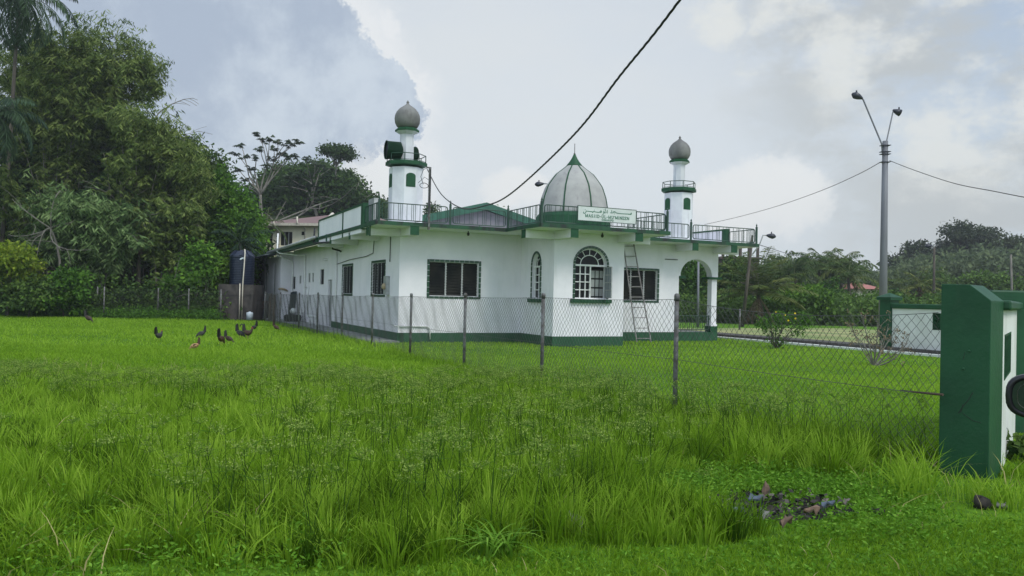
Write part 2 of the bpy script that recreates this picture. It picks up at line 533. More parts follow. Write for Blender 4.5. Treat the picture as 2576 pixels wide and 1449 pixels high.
LM['weed'] = leaf_mat('low_weed_leaves', (.055, .14, .010), (.13, .30, .02), (.27, .48, .06), .36)

# ------------------------------------------------------------------ terrain
def S(x):
    x = np.clip(x, 0, 1); return x * x * (3 - 2 * x)


def H(x, y):
    x = np.asarray(x, float); y = np.asarray(y, float)
    h = 9.0 * S((y - 44) / 50) * S((-x - 4) / 16)
    h = h + 7.0 * S((y - 75) / 60) * S((12 - x) / 20)
    h = h + 5.5 * S((y - 62) / 90) * S((x - 6) / 40)
    h = h + 0.035 * np.sin(x * .9 + 1) * np.sin(y * .7) * S((y - 3) / 4) * (1 - S((y - 16) / 6))
    return h


def Hs(x, y): return float(H(x, y))


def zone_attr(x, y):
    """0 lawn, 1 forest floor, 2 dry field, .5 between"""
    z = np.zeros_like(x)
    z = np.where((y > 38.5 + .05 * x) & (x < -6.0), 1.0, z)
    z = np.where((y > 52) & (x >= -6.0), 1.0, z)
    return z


gx = np.concatenate([-np.geomspace(700, 60, 14), np.linspace(-56, 76, 133), np.geomspace(80, 700, 14)])
gy = np.concatenate([np.linspace(-60, -4, 8), np.linspace(-3, 70, 110), np.linspace(72, 170, 50), np.geomspace(180, 900, 10)])
XX, YY = np.meshgrid(gx, gy)
ZZ = H(XX, YY)
nx, ny = len(gx), len(gy)
gv = np.stack([XX.ravel(), YY.ravel(), ZZ.ravel()], 1)
ii, jj = np.meshgrid(np.arange(nx - 1), np.arange(ny - 1))
b0 = (jj * nx + ii).ravel()
gq = np.stack([b0, b0 + 1, b0 + nx + 1, b0 + nx], 1)
mg, t, b = new_mat('grassy_ground')
at = t.nodes.new('ShaderNodeAttribute'); at.attribute_name = 'tint'
f1, _ = noise_node(t, .9, 6, .65, (1, 1, 1), .35, .65)
f2, _ = noise_node(t, 14, 5, .7, (1, 1, 1), .35, .65)
lawn = mix_node(t, f1, (.085, .20, .010), (.14, .29, .014))
lawn = mix_node(t, f2, lawn, (.055, .12, .014))
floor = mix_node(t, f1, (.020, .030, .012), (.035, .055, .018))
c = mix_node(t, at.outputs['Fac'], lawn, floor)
t.links.new(c, b.inputs['Base Color']); b.inputs['Roughness'].default_value = .95; b.inputs['Specular IOR Level'].default_value = .1
ground = np_mesh('ground', gv, gq, np.zeros((0, 3), int), mg, zone_attr(XX.ravel(), YY.ravel()))
setp(ground, 'open ground, bright green lawn in front running up to wooded slopes', 'ground', kind='structure')

# ------------------------------------------------------------------ mosque frame
U = Vector((-0.4242, 0.9056, 0)); V = Vector((0.9056, 0.4242, 0))
C0 = Vector((-3.46, 24.1, 0))


def A(a, b, z=0.0): return C0 + V * a + U * b + Vector((0, 0, z))


FR = Matrix(((V.x, U.x, 0, C0.x), (V.y, U.y, 0, C0.y), (0, 0, 1, 0), (0, 0, 0, 1)))      # local (a, b, z)


def a_at(px, b):
    """a coordinate on the line b=const seen at pixel column px (near the horizon)"""
    d = skydir(px, 745); k = d.x / d.y; o = A(0, b)
    return (k * o.y - o.x) / (V.x - k * V.y)


def b_at(px, a):
    d = skydir(px, 745); k = d.x / d.y; o = A(a, 0)
    return (k * o.y - o.x) / (U.x - k * U.y)


mosque = thing('mosque', tuple(C0), 'white single-storey mosque with green trim, pale dome and two minarets on its flat roof', 'mosque')


def local(): return MB(FR)


def frame(o, s, n):
    """matrix: x along the wall, y into the wall, z up"""
    return Matrix(((s.x, n.x, 0, o.x), (s.y, n.y, 0, o.y), (0, 0, 1, o.z), (0, 0, 0, 1)))


F_left = frame(A(0, 0), V, U)              # front wall plane b = 0
F_bay = frame(A(0, -2.3), V, U)            # bay front
F_bayside = frame(A(4.13, 0), U * -1, V)   # x = -b
F_side = frame(A(0, 0), U, V)              # side wall plane a = 0, x = b


def wall_run(mb, x0, x1, z0, z1, th, holes):
    xs = sorted(set([x0, x1] + [h[0] for h in holes] + [h[1] for h in holes]))
    for i in range(len(xs) - 1):
        a, b = xs[i], xs[i + 1]
        hs = [h for h in holes if h[0] <= a + 1e-6 and h[1] >= b - 1e-6]
        if not hs:
            mb.box(a, b, 0, th, z0, z1); continue
        h = hs[0]
        if h[2] > z0: mb.box(a, b, 0, th, z0, h[2])
        if len(h) > 4 and h[4]:
            r = (h[1] - h[0]) / 2; cx = (h[0] + h[1]) / 2; n = 16; zc = h[3] - h[4]
            for k in range(n):
                t0 = math.pi * (1 - k / n); t1 = math.pi * (1 - (k + 1) / n)
                xa, za = cx + r * math.cos(t0), zc + h[4] * math.sin(t0)
                xb, zb = cx + r * math.cos(t1), zc + h[4] * math.sin(t1)
                mb.hexa([(xa, 0, za), (xb, 0, zb), (xb, th, zb), (xa, th, za)], [(xa, 0, z1), (xb, 0, z1), (xb, th, z1), (xa, th, z1)])
        else:
            mb.box(a, b, 0, th, h[3], z1)


SLAB0, SLAB1 = 3.49, 3.60
BW = 2.50                                    # bay width
w = MB(F_left)
wall_run(w, 0, 4.13, 0.3, SLAB0, .2, [(.97, 2.63, 1.45, 2.52)])
wall_run(w, 4.13 + BW, 10.5, 0.3, SLAB0, .2, [(7.89, 9.55, 1.45, 2.52)])
w.M = F_bay
bx0, bx1 = 4.13 + .74, 4.13 + 1.86
wall_run(w, 4.13, 4.13 + BW, 0.3, SLAB0, .2, [(bx0, bx1, 1.47, 3.03, .50)])
w.M = F_bayside
wall_run(w, 0.0, 2.1, 0.3, SLAB0, .2, [(.84, 1.40, 1.45, 2.86, .38)])
w.M = frame(A(4.13 + BW, 0), U * -1, V * -1)
wall_run(w, 0, 2.1, 0.3, SLAB0, .2, [])
w.M = F_side
small = []
for (p0, p1, z0, z1) in ((736.5, 742.5, 1.62, 2.25), (753.0, 757.0, 1.90, 2.28), (763.2, 765.4, 1.92, 2.28), (775.5, 779.6, 1.95, 2.36), (785.0, 788.6, 1.95, 2.36), (805.0, 814.2, 1.83, 2.48)):
    small.append((b_at(p1, 0), b_at(p0, 0), z0, z1))
holes = [(1.59, 3.17, 1.45, 2.52), (5.96, 7.55, 1.45, 2.52), (9.45, 10.25, 0.05, 2.02)] + sorted(small)
wall_run(w, 0.2, 8.0, 0.3, SLAB0, .2, holes[:2])
wall_run(w, 8.0, 18.9, 0.0, 3.62, .2, holes[2:])
w.M = frame(A(10.5, 0), U, V * -1)
wall_run(w, .2, 19, .3, SLAB0, .2, [])
w.M = FR
w.box(.2, 10.3, 18.9, 19.1, 0, 3.5)
# rear wing
w.box(-.62, 0, 18.9, 19.1, 0, 3.55)
WS = frame(A(-.62, 19.1), U, V)
w.M = WS
wall_run(w, 0, 9.5, 0, 3.35, .2, [(1.6, 2.3, 1.25, 3.0), (4.8, 5.6, 1.2, 2.9)])
walls = w.build('wall', M['wall'], mosque)

pl = MB(F_left)
pl.box(0.02, 4.13, -.012, .18, 0, .3); pl.box(4.13 + BW, 12.3, -.012, .18, -.0, .33)
pl.M = F_bay; pl.box(4.118, 4.13 + BW + .012, -.012, .18, 0, .31)
pl.M = F_bayside; pl.box(0.0, 2.3, -.012, .18, 0, .305)
pl.M = frame(A(4.13 + BW, 0), U * -1, V * -1); pl.box(0.02, 2.25, -.01, .18, 0, .305)
pl.M = F_side; pl.box(-.012, 9.4, -.013, .18, 0, .3)
pl.build('plinth', M['plinth'], mosque)

sk = MB(FR)      # porch floor
sk.box(10.5, 12.28, .2, 8, 0, .32)
sk.build('porch_floor', M['concrete'], mosque)

# ---- flat roof slab with green edge
outline = [(-1, -1), (3.13, -1), (3.13, -3.3), (4.13 + BW + 1, -3.3), (4.13 + BW + 1, -1), (13.3, -1), (13.3, 8), (-1, 8)]
sl = MB(FR); sl.prism(outline, SLAB0, SLAB1 - .005)
sl.build('roof_slab', M['wall'], mosque)
ed = MB(FR)
pe = outline[-2:][::-1][:1] + outline[:6] + [outline[6]]
pe = [(-1, 8)] + outline[:7]
for (x0, y0), (x1, y1) in zip(pe[:-1], pe[1:]):
    d = Vector((x1 - x0, y1 - y0, 0)); ln = d.length; d.normalize(); n = Vector((d.y, -d.x, 0))
    old = ed.M
    ed.M = FR @ Matrix(((d.x, n.x, 0, x0), (d.y, n.y, 0, y0), (0, 0, 1, 0), (0, 0, 0, 1)))
    ed.box(0, ln, 0, .03, SLAB0 + .01, SLAB1 + .012)
    ed.M = old
ed.build('slab_edge', M['slab_edge'], mosque)


def beam(a0, a1, b0, b1, gface, zb=3.25, gb=.2):
    """white cantilever beam; gface: which end is painted green"""
    m = MB(FR); m.mi = 0
    m.box(a0, a1, b0, b1, zb, SLAB0 - .002)
    o = m.build('beam', M['wall'], mosque)
    g = MB(FR)
    if 'f' in gface: g.box(a0 - .006, a1 + .006, b0 - .02, b0, zb - .008, SLAB0 + .009)
    if 'l' in gface: g.box(a0 - .02, a0, b0 - .006, b1 + .006, zb - .008, SLAB0 + .009)
    g.build('beam_end', M['green'], o)


beam(-0.0, .26, -1.0, 0, 'f')
beam(-.98, -.002, 0, .24, 'l')
beam(4.13, 4.37, -3.29, -2.302, 'f'); beam(3.15, 4.128, -2.3, -2.06, 'l')
beam(4.13 + BW - .26, 4.13 + BW, -3.29, -2.302, 'f'); beam(4.13 + BW + .002, 4.13 + BW + .97, -2.3, -2.06, 'n')
beam(10.3, 10.54, -1, -.002, 'f')
beam(12.02, 12.28, -1, -.002, 'f'); beam(12.282, 13.25, 0, .24, 'n')
beam(-.98, -.002, 2.3, 2.5, 'l', 3.25); beam(-.98, -.002, 5.2, 5.4, 'l', 3.25); beam(-.98, -.002, 7.5, 7.7, 'n', 3.25)

# ---- porch: arch wall, column, railing
po = MB(F_left)
wall_run(po, 10.5, 12.28, 2.37, SLAB0, .3, [(10.56, 12.0, 2.37, 3.0, .63)])
po.box(12.02, 12.26, .03, .27, .62, 2.29)
po.box(11.98, 12.28, -.005, .302, .55, .62)
po.M = FR
for bb in (3.6, 7.4):
    po.box(12.02, 12.27, bb, bb + .25, .3, 3.2)
po.box(12.0, 12.28, .302, 7.9, 3.1, SLAB0)
po.build('porch_arch', M['wall'], mosque)
for q_ in ((11.80, 12.42, -.06, .33, 2.29, 2.37), (10.50, 10.78, -.03, .31, 2.29, 2.37), (11.97, 12.29, -.014, .31, .33, .55)):
    pc = MB(F_left); pc.box(*q_); pc.build('column_trim', M['green'], mosque)
pr = MB(F_left)
pr.tube([(10.55, .1, .92), (12.0, .1, .92)], .02, 6); pr.tube([(10.55, .1, .42), (12.0, .1, .42)], .015, 6)
for k in range(15):
    x = 10.6 + k * .098
    pr.tube([(x, .1, .42), (x, .1, .92)], .009, 5)
pr.tube([(11.95, .1, .33), (11.95, .1, .95)], .025, 6)
pr.build('porch_railing', M['rail'], mosque)

# ---- windows
def tiles_rect(mb, x0, x1, z0, z1, wd=.08, tl=.165):
    n = max(1, round((x1 - x0) / tl)); s = (x1 - x0) / n
    for k in range(n):
        for (za, zb) in ((z1, z1 + wd), (z0 - wd, z0)):
            mb.box(x0 + k * s + .008, x0 + (k + 1) * s - .008, -.018, .002, za + .006, zb - .004)
    n = max(1, round((z1 - z0 + 2 * wd) / tl)); s = (z1 - z0 + 2 * wd) / n
    for k in range(n):
        for (xa, xb) in ((x0 - wd, x0), (x1, x1 + wd)):
            mb.box(xa + .004, xb - .004, -.018, .002, z0 - wd + k * s + .008, z0 - wd + (k + 1) * s - .008)


def louvre_window(F, x0, x1, z0, z1, bays=3, first_open=False, depth=.07, bars=False):
    fr = MB(F)
    bw = (x1 - x0) / bays
    for k in range(bays + 1):
        if k == 0: xa, xb = x0, x0 + .014
        elif k == bays: xa, xb = x1 - .035, x1
        else: xa, xb = x0 + k * bw - (.012 if bars else .02), x0 + k * bw + (.012 if bars else .02)
        fr.box(xa, xb, depth - (.004 if bars else .03), depth + (.01 if bars else .05), z0, z1)
    fr.box(x0 + .035, x1 - .05, depth - .02, depth + .05, z0, z0 + .018)
    fr.box(x0 + .035, x1 - .05, depth - .02, depth + .05, z1 - .012, z1)
    # clip teeth on the frame sides
    n = 13
    for k in range(n):
        z = z0 + .05 + k * (z1 - z0 - .1) / (n - 1)
        for q in range(1, 1 if bars else bays):
            fr.box(x0 + q * bw - .03, x0 + q * bw + .03, depth - .05, depth - .031, z - .01, z + .012)
    win = fr.build('window', M['winframe'], mosque)
    ti = MB(F); tiles_rect(ti, x0, x1, z0, z1)
    ti.build('tile_surround', M['tile'], win)
    gl = MB(F)
    for q in range(bays):
        xa = x0 + q * bw + (.015 if q == 0 else .021); xb = x0 + (q + 1) * bw - (.036 if q == bays - 1 else .021)
        n = 11; h = (z1 - z0 - .06) / n
        for k in range(n):
            za = z0 + .035 + k * h
            gl.hexa([(xa, depth - .028, za), (xb, depth - .028, za), (xb, depth - .022, za), (xa, depth - .022, za)],
                    [(xa, depth + .03, za + h * 1.02), (xb, depth + .03, za + h * 1.02), (xb, depth + .036, za + h * 1.02), (xa, depth + .036, za + h * 1.02)])
    gl.build('louvres', M['glass_side' if bars else 'glass'], win)
    cu = MB(F)
    cu.box(x0, x1, .16 if not bars else .07, .17 if not bars else .08, z0, z1)
    cu.build('curtain', M['curtain'], win)
    if bars:
        bb = MB(F)
        for q in range(1, 4):
            x = x0 + q * (x1 - x0) / 4
            pts = [(x + .012 * math.sin(z * 40), -.005, z) for z in np.linspace(z0, z1, 24)]
            bb.tube(pts, .006, 4)
        bb.build('bars', M['alu'], win)
    return win


louvre_window(F_left, .97, 2.63, 1.45, 2.52)
louvre_window(F_left, 7.89, 9.55, 1.45, 2.52)
louvre_window(F_side, 1.59, 3.17, 1.45, 2.52, 3, bars=True, depth=.03)
louvre_window(F_side, 5.96, 7.55, 1.45, 2.52, 3, bars=True, depth=.03)


def arc_pts(cx, zc, rx, rz, n, t0=math.pi, t1=0):
    return [(cx + rx * math.cos(t0 + (t1 - t0) * k / n), zc + rz * math.sin(t0 + (t1 - t0) * k / n)) for k in range(n + 1)]


def arch_tiles(F, x0, x1, z0, zc, rz, n, parent, sill=True):
    ti = MB(F); cx = (x0 + x1) / 2; rx = (x1 - x0) / 2; wd = .078
    for k in range(n):
        t0 = math.pi - math.pi * (k + .06) / n; t1 = math.pi - math.pi * (k + .94) / n
        q = []
        for (rr, tt) in ((0.005, t0), (0.005, t1), (wd, t1), (wd, t0)):
            q.append((cx + (rx + rr) * math.cos(tt), zc + (rz + rr) * math.sin(tt)))
        ti.prism_y(q, -.018, .002)
    m = max(2, round((zc - z0) / .16)); s = (zc - z0) / m
    for k in range(m):
        for (xa, xb) in ((x0 - wd, x0 - .005), (x1 + .005, x1 + wd)):
            ti.box(xa, xb, -.018, .002, z0 + k * s + .008, z0 + (k + 1) * s - .008)
    ti.build('tile_surround', M['tile'], parent)
    if sill:
        s_ = MB(F); s_.box(x0 - .16, x1 + .16, -.09, .0, z0 - .13, z0 - .012)
        s_.build('sill', M['green'], parent)


def glazed_arch(F, x0, x1, z0, zc, rz, spokes, cols, rows, sash, name='window'):
    """white timber window with a fan light; sash = (xa, xb) glazed below"""
    fr = MB(F); cx = (x0 + x1) / 2; rx = (x1 - x0) / 2; d0, d1 = .09, .13
    for rr in (1.0, .60):
        pts = arc_pts(cx, zc, (rx - .02) * rr, (rz - .02) * rr, 18)
        fr.tube([(p[0], .11, p[1]) for p in pts], .016 if rr < 1 else .022, 5)
    for k in range(1, spokes):
        tt = math.pi * k / spokes
        fr.tube([(cx + rx * .6 * math.cos(tt), .11, zc + rz * .6 * math.sin(tt)), (cx + rx * .97 * math.cos(tt), .11, zc + rz * .97 * math.sin(tt))], .013, 5)
    fr.box(x0, x1, d0 - .02, d1 + .02, zc - .055, zc)
    fr.box(x0, x0 + .035, d0, d1, z0, zc - .055); fr.box(x1 - .035, x1, d0, d1, z0, zc - .055)
    fr.box(x0 + .035, x1 - .035, d0, d1, z0, z0 + .03)
    xa, xb = sash
    zt = zc - .055; zb = z0 + .03
    fr.box(xb - .03, xb + .01, d0 - .006, d1 + .006, zb, zt)
    for k in range(1, cols):
        x = xa + (xb - xa) * k / cols
        fr.box(x - .014, x + .014, d0 - .003, d1 - .005, zb, zt)
    for k in range(1, rows):
        z = zb + (zt - zb) * k / rows
        fr.box(xa, xb, d0 - .01, d1 - .01, z - .014, z + .014)
    win = fr.build('window', M['white'], mosque)
    g = MB(F)
    g.box(xa, xb - .03, .135, .141, zb, zt)
    g.prism_y(arc_pts(cx, zc, rx - .02, rz - .02, 18), .135, .141)
    g.build('pane', M['pane'], win)
    arch_tiles(F, x0, x1, z0, zc, rz, 16 if rx > .4 else 12, win)
    return win


mainw = glazed_arch(F_bay, bx0, bx1, 1.47, 2.53, .50, 6, 3, 4, (bx0 + .035, bx0 + .60))
glazed_arch(F_bayside, .84, 1.40, 1.45, 2.48, .38, 4, 2, 4, (.875, 1.365))
# casement swung open
cs = MB(frame(A(bx1 - .02, -2.3 + .08), (V * -.15 - U * .99).normalized(), (V * .99 - U * .15).normalized()))
zb, zt = 1.5, 2.47
for x in (0, .5):
    cs.box(x, x + .03, 0, .03, zb, zt)
for x in (.18, .35): cs.box(x, x + .02, .004, .026, zb + .03, zt - .03)
for k in range(5):
    z = zb + k * (zt - zb - .03) / 4
    cs.box(.03, .5, -.001, .031, z, z + .03)
cs.mi = 1; cs.box(.03, .5, .012, .018, zb + .03, zt - .03)
cs.build('open_casement', [M['alu'], M['casement_glass']], mainw)
# interior behind the open casement: room partition with a glazed door
ins = MB(FR)
ins.box(4.4, 6.5, 1.2, 1.25, .3, SLAB0 - .01)
ins.build('inner_partition', M['dark'], mosque)
dr = MB(frame(A(a_at(1482, -1.9), -1.9), V, U))
dr.mi = 0
dr.box(0, .56, 0, .04, .32, 2.40)
dr.mi = 1  # panes coloured pale to stand for outside light through the glass
for i in range(3):
    for j in range(7):
        dr.box(.06 + i * .155, .06 + i * .155 + .12, -.006, .0, .42 + j * .285, .42 + j * .285 + .235)
dr.build('inner_door', [M['dark'], M['dirtywhite']], mosque)

# small windows and side door
for (x0, x1, z0, z1) in sorted(small):
    m = MB(F_side); big = (z1 - z0) > .5
    e = .04 if big else .025
    m.box(x0 - e, x1 + e, -.012, .0, z1, z1 + e); m.box(x0 - e, x1 + e, -.012, .0, z0 - e, z0)
    m.box(x0 - e, x0, -.012, .0, z0, z1); m.box(x1, x1 + e, -.012, .0, z0, z1)
    o = m.build('small_window', M['white'], mosque)
    g = MB(F_side); g.box(x0, x1, .04, .05, z0, z1); g.build('pane', M['glass_side'], o)
for (x0, x1, z0, z1) in ((1.6, 2.3, 1.25, 3.0), (4.8, 5.6, 1.2, 2.9)):
    m = MB(WS)
    for k in range(7): m.tube([(x0 + .05 + k * (x1 - x0 - .1) / 6, .03, z0), (x0 + .05 + k * (x1 - x0 - .1) / 6, .03, z1)], .01, 4)
    m.box(x0, x0 + .04, .04, .09, z0, z1); m.box(x1 - .04, x1, .04, .09, z0, z1)
    o = m.build('tall_window', M['alu'], mosque)
    g = MB(WS); g.box(x0, x1, .1, .11, z0, z1); g.build('pane', M['dark'], o)
m = MB(F_side); m.box(9.45, 10.25, .08, .12, .05, 2.02)
dd = m.build('side_door', M['alu'], mosque)
m = MB(F_side); m.box(9.55, 9.6, .05, .08, .95, 1.1); m.build('handle', M['black'], dd)

# ---- parapet panels at the roof sides
for (a, s) in ((-1.0, 1), (13.15, 1)):
    m = MB(FR); m.box(a, a + .12, .84, 7.4, SLAB0 - .12 if a < 0 else SLAB1, 4.21)
    p = m.build('parapet', M['wall'], mosque)
    m = MB(FR); m.box(a - .02, a + .14, .60, 7.42, 4.21, 4.27); m.box(a - .025, a + .145, .58, .838, SLAB0 - .02, 4.209)
    if a < 0:
        m.box(a - .03, a, 3.3, 3.36, SLAB0 - .14, 4.209); m.box(a - .03, a, 7.36, 7.42, SLAB0 - .14, 4.209)
        m.box(a - .035, a, -.3, -.24, 3.2, 3.62)
    m.build('coping', M['green'], p)

# ---- rear hall roof and gable
GB = 5.9
gr = MB(FR)
apex = 5.2; ax = 5.35; hw = 6.4; sl_ = .255
ez = apex - hw * sl_
for s in (-1, 1):
    x1 = ax + s * hw
    gr.hexa([(ax, GB, apex), (x1, GB, ez), (x1, 20.4, ez), (ax, 20.4, apex)], [(ax, GB, apex + .04), (x1, GB, ez + .04), (x1, 20.4, ez + .04), (ax, 20.4, apex + .04)])
roof = gr.build('gable_roof', M['gable'], mosque)
m = MB(FR)
for s in (-1, 1):
    m.hexa([(ax, GB - .06, apex - .25), (ax + s * hw, GB - .06, ez - .22), (ax + s * hw, GB - .01, ez - .22), (ax, GB - .01, apex - .25)],
           [(ax, GB - .06, apex + .05), (ax + s * hw, GB - .06, ez + .05), (ax + s * hw, GB - .01, ez + .05), (ax, GB - .01, apex + .05)])
m.build('fascia', M['gable'], roof)
m = MB(FR); m.prism_y([(-.6, SLAB1), (11.3, SLAB1), (ax + hw - .6, ez + .1), (ax, apex - .24), (ax - hw + .6, ez + .1)], GB + .2, GB + .3)
m.build('gable_wall', M['gablewall'], roof)
m = MB(FR)
m.box(-1.06, -1.0, 7.44, 20.4, 3.42, 3.62)
m.hexa([(-1.0, 7.5, 3.44), (0.0, 7.5, 3.64), (0.0, 20.4, 3.64), (-1.0, 20.4, 3.44)], [(-1.0, 7.5, 3.46), (0, 7.5, 3.66), (0, 20.4, 3.66), (-1.0, 20.4, 3.46)])
m.build('eave_board', M['green'], roof)
m = MB(FR); m.sm = True; m.tube([(-1.12, 7.5, 3.60), (-1.12, 20.4, 3.52)], .065, 10); m.build('gutter', M['alu'], roof)
# rear wing shed roof
m = MB(FR); 
for k in range(60):
    y = 18.6 + k * .17
    m.hexa([(-1.5, y, 3.3), (.0, y, 3.62), (.0, y + .17, 3.64), (-1.5, y + .17, 3.32)], [(-1.5, y, 3.34), (.0, y, 3.66), (.0, y + .17, 3.68), (-1.5, y + .17, 3.36)])
m.build('shed_roof', M['sheet'], mosque)
# downpipes
def pipe(path, r=.04, mat='white', name='downpipe', F=F_side):
    m = MB(F); m.sm = True; m.tube(path, r, 8); return m.build(name, M[mat], mosque)
bp = b_at(736, 0)
pipe([(18.75, -.9, 3.5), (18.75, -.85, 3.35), (18.72, -.08, 3.05), (18.7, -.06, 2.9), (18.7, -.06, .1)])
b2 = b_at(769, 0)
pipe([(17.0, -1.1, 4.35), (17.0, -1.12, 3.45), (16.9, -1.0, 3.36), (b2, -.06, 3.22), (b2, -.06, 1.7), (b2, -.06, .5), (b2, -.3, .4)])
pipe([(b2, -.06, 1.72), (b2 - .9, -.06, 1.72), (b2 - .9, -.06, .4)], .035)
pipe([(b_at(848, 0), -.05, 3.3), (b_at(848, 0), -.05, .3)], .03, 'white')
pipe([(7.9, -1.06, 4.0), (7.9, -1.1, 3.4), (5.9, -1.1, 3.32), (5.4, -.9, 3.3)], .035, 'black')
b3 = b_at(859, 0)
pipe([(b3, -.4, 3.42), (b3, -.4, 3.2), (b3, -.12, 3.14), (b3, -.05, 3.1)], .035, 'black')
pipe([(b_at(845, 0), -.03, 2.62), (b_at(878, 0), -.03, 2.74), (b_at(920, 0), -.03, 2.78), (b_at(938, 0), -.03, 2.86), (b_at(940, 0), -.03, 3.3)], .012, 'black', 'conduit')
pipe([(b_at(981, 0), -.03, 3.3), (b_at(981, 0), -.03, 2.5)], .014, 'black', 'conduit')
mb = b_at(973, 0)
m = MB(F_side); m.box(1.0, 1.32, -.12, 0, 1.45, 2.05); meter = m.build('meter_box', M['alu'], mosque)
m = MB(F_side); m.lathe([(.1, 0), (.1, .05), (.05, .09)], (1.16, -.12, 1.72), 14, axis=(0, -1, 0)); m.build('meter_dial', M['tan'], meter)
m = MB(F_left); m.sm = True
m.tube([(-.03, .6, .55), (-.04, .1, .5), (.05, -.04, .5), (.9, -.04, .5), (1.0, -.05, .45), (1.02, -.06, .1)], .022, 7)
m.build('conduit', M['white'], mosque)
m = MB(F_left)
m.tube([(9.85, -.03, 2.95), (10.4, -.03, 2.95)], .018, 6); m.build('wall_bracket', M['galv'], mosque)
# small things under the soffit
for (a, b) in ((2.0, -.6), (5.5, -2.8)):
    m = MB(FR); m.sm = True
    m.lathe([(.02, 0), (.02, .04), (.045, .07), (.04, .13), (.01, .15)], (a, b, SLAB0 - .002), 8, axis=(0, 0, -1)); m.build('lamp_holder', M['black'], mosque)
# small fixture on side wall
m = MB(F_side); m.box(b_at(821, 0) - .12, b_at(821, 0) + .12, -.18, 0, 2.85, 2.95); m.build('wall_lamp', M['white'], mosque)

# ---- railings round the roof edge
RZ0, RZ1 = 3.66, 4.15
ra = 0.06
def edge_panel(F, x0, x1, name='railing'):
    m = MB(F)
    r = .07
    pts = [(x0 + r, 0, RZ1), (x1 - r, 0, RZ1), (x1 - .02, 0, RZ1 - .02), (x1, 0, RZ1 - r), (x1, 0, RZ0 + r), (x1 - .02, 0, RZ0 + .02), (x1 - r, 0, RZ0),
           (x0 + r, 0, RZ0), (x0 + .02, 0, RZ0 + .02), (x0, 0, RZ0 + r), (x0, 0, RZ1 - r), (x0 + .02, 0, RZ1 - .02), (x0 + r, 0, RZ1)]
    m.tube(pts, .017, 6)
    n = max(2, int((x1 - x0) / .4)); cell = (x1 - x0) / n
    offs = (.22, .36, .5, .86) if n > 2 else (.25, .42, .75)
    for k in range(n):
        for q in offs:
            x = x0 + (k + q) * cell
            m.tube([(x, 0, RZ0), (x, 0, RZ1)], .0085, 5, cap=False)
    xm = (x0 + x1) / 2
    m.tube([(xm, 0, RZ0), (xm, 0, SLAB1)], .014, 5)
    m.build(name, M['rail'], mosque)


def rail_post(a, b):
    m = MB(FR)
    m.box(a - .028, a + .028, b - .028, b + .028, SLAB1, 4.24)
    p = m.build('railing_post', M['rail'], mosque)
    m = MB(FR); m.sm = True; m.lathe([(.012, 0), (.02, .02), (.03, .05), (.02, .08), (.004, .11)], (a, b, 4.24), 10); m.build('finial', M['rail'], p)


eb = -1 + ra; ebb = -3.3 + ra
FE = frame(A(0, eb), V, U)
p1 = a_at(1128, eb)
posts = [(-1 + ra, eb), (p1, eb), (3.13 + ra, eb), (3.13 + ra, ebb), (7.63 - ra, ebb), (a_at(1735, eb), eb), (13.3 - ra, eb)]
for q in posts: rail_post(*q)
g_ = .09
edge_panel(FE, -1 + ra + g_, p1 - g_); edge_panel(FE, p1 + g_, 3.13 + ra - g_)
FBS = frame(A(3.13 + ra, 0), U * -1, V)
edge_panel(FBS, 1 - ra + g_, 3.3 - ra - g_)
FBF = frame(A(0, ebb), V, U)
edge_panel(FBF, 3.13 + ra + g_, 7.63 - ra - g_)
FBR = frame(A(7.63 - ra, 0), U * -1, V)
edge_panel(FBR, 1 - ra + g_, 3.3 - ra - g_)
xr = a_at(1735, eb)
edge_panel(FE, 7.63 + .05, xr - g_); edge_panel(FE, xr + g_, 13.3 - ra - g_)
FRS = frame(A(13.3 - ra, 0), U, V)
edge_panel(FRS, -1 + ra + g_, .56)
FLS = frame(A(-1 + ra, 0), U, V)
edge_panel(FLS, -1 + ra + g_, .56)

# ---- dome
DC = (5.4, -1.16)
dcw = A(*DC)
m = MB(); m.sm = True
prof = [(1.11, 4.14), (1.115, 4.3), (1.10, 4.42), (1.054, 4.67), (.93, 5.03), (.776, 5.25), (.624, 5.446), (.47, 5.56), (.30, 5.69), (.235, 5.75)]
ra_ = [p[0] for p in prof]; za_ = [p[1] for p in prof]
zi = np.linspace(4.14, 5.75, 22)
ri = np.interp(zi, za_, ra_)
m.lathe(list(zip(ri, zi)), (dcw.x, dcw.y, 0), 48)
dome = m.build('dome', M['dome'], mosque)
m = MB(); m.lathe([(1.20, 3.6), (1.20, 4.05), (1.17, 4.1), (1.12, 4.16)], (dcw.x, dcw.y, 0), 40); m.build('drum', M['green'], dome)
angU = math.atan2(-U.y, -U.x)
for k in range(8):
    a = angU + k * math.pi / 4
    m = MB(); d = Vector((math.cos(a), math.sin(a), 0)); sdv = Vector((-d.y, d.x, 0)) * .022
    vs = []; fs = []
    for r_, z_ in zip(ri, zi):
        c = Vector((dcw.x, dcw.y, z_)) + d * r_
        vs += [c - sdv - d * .01, c - sdv * .8 + d * .022, c + sdv * .8 + d * .022, c + sdv - d * .01]
    for i in range(len(zi) - 1):
        for q in range(3): fs.append((i * 4 + q, i * 4 + q + 1, i * 4 + 5 + q, i * 4 + 4 + q))
    m.add(vs, fs); m.build('rib', M['green'], dome)
m = MB(); m.sm = True
m.lathe([(.265, 5.73), (.25, 5.76), (.17, 5.86), (.11, 5.95), (.06, 6.05), (.035, 6.11)], (dcw.x, dcw.y, 0), 24); cap_ = m.build('dome_cap', M['green'], dome)
m = MB(); m.sm = True; m.lathe([(.035, 6.11), (.03, 6.14), (.013, 6.17), (.012, 6.46)], (dcw.x, dcw.y, 0), 10); m.build('spike', M['galv'], dome)


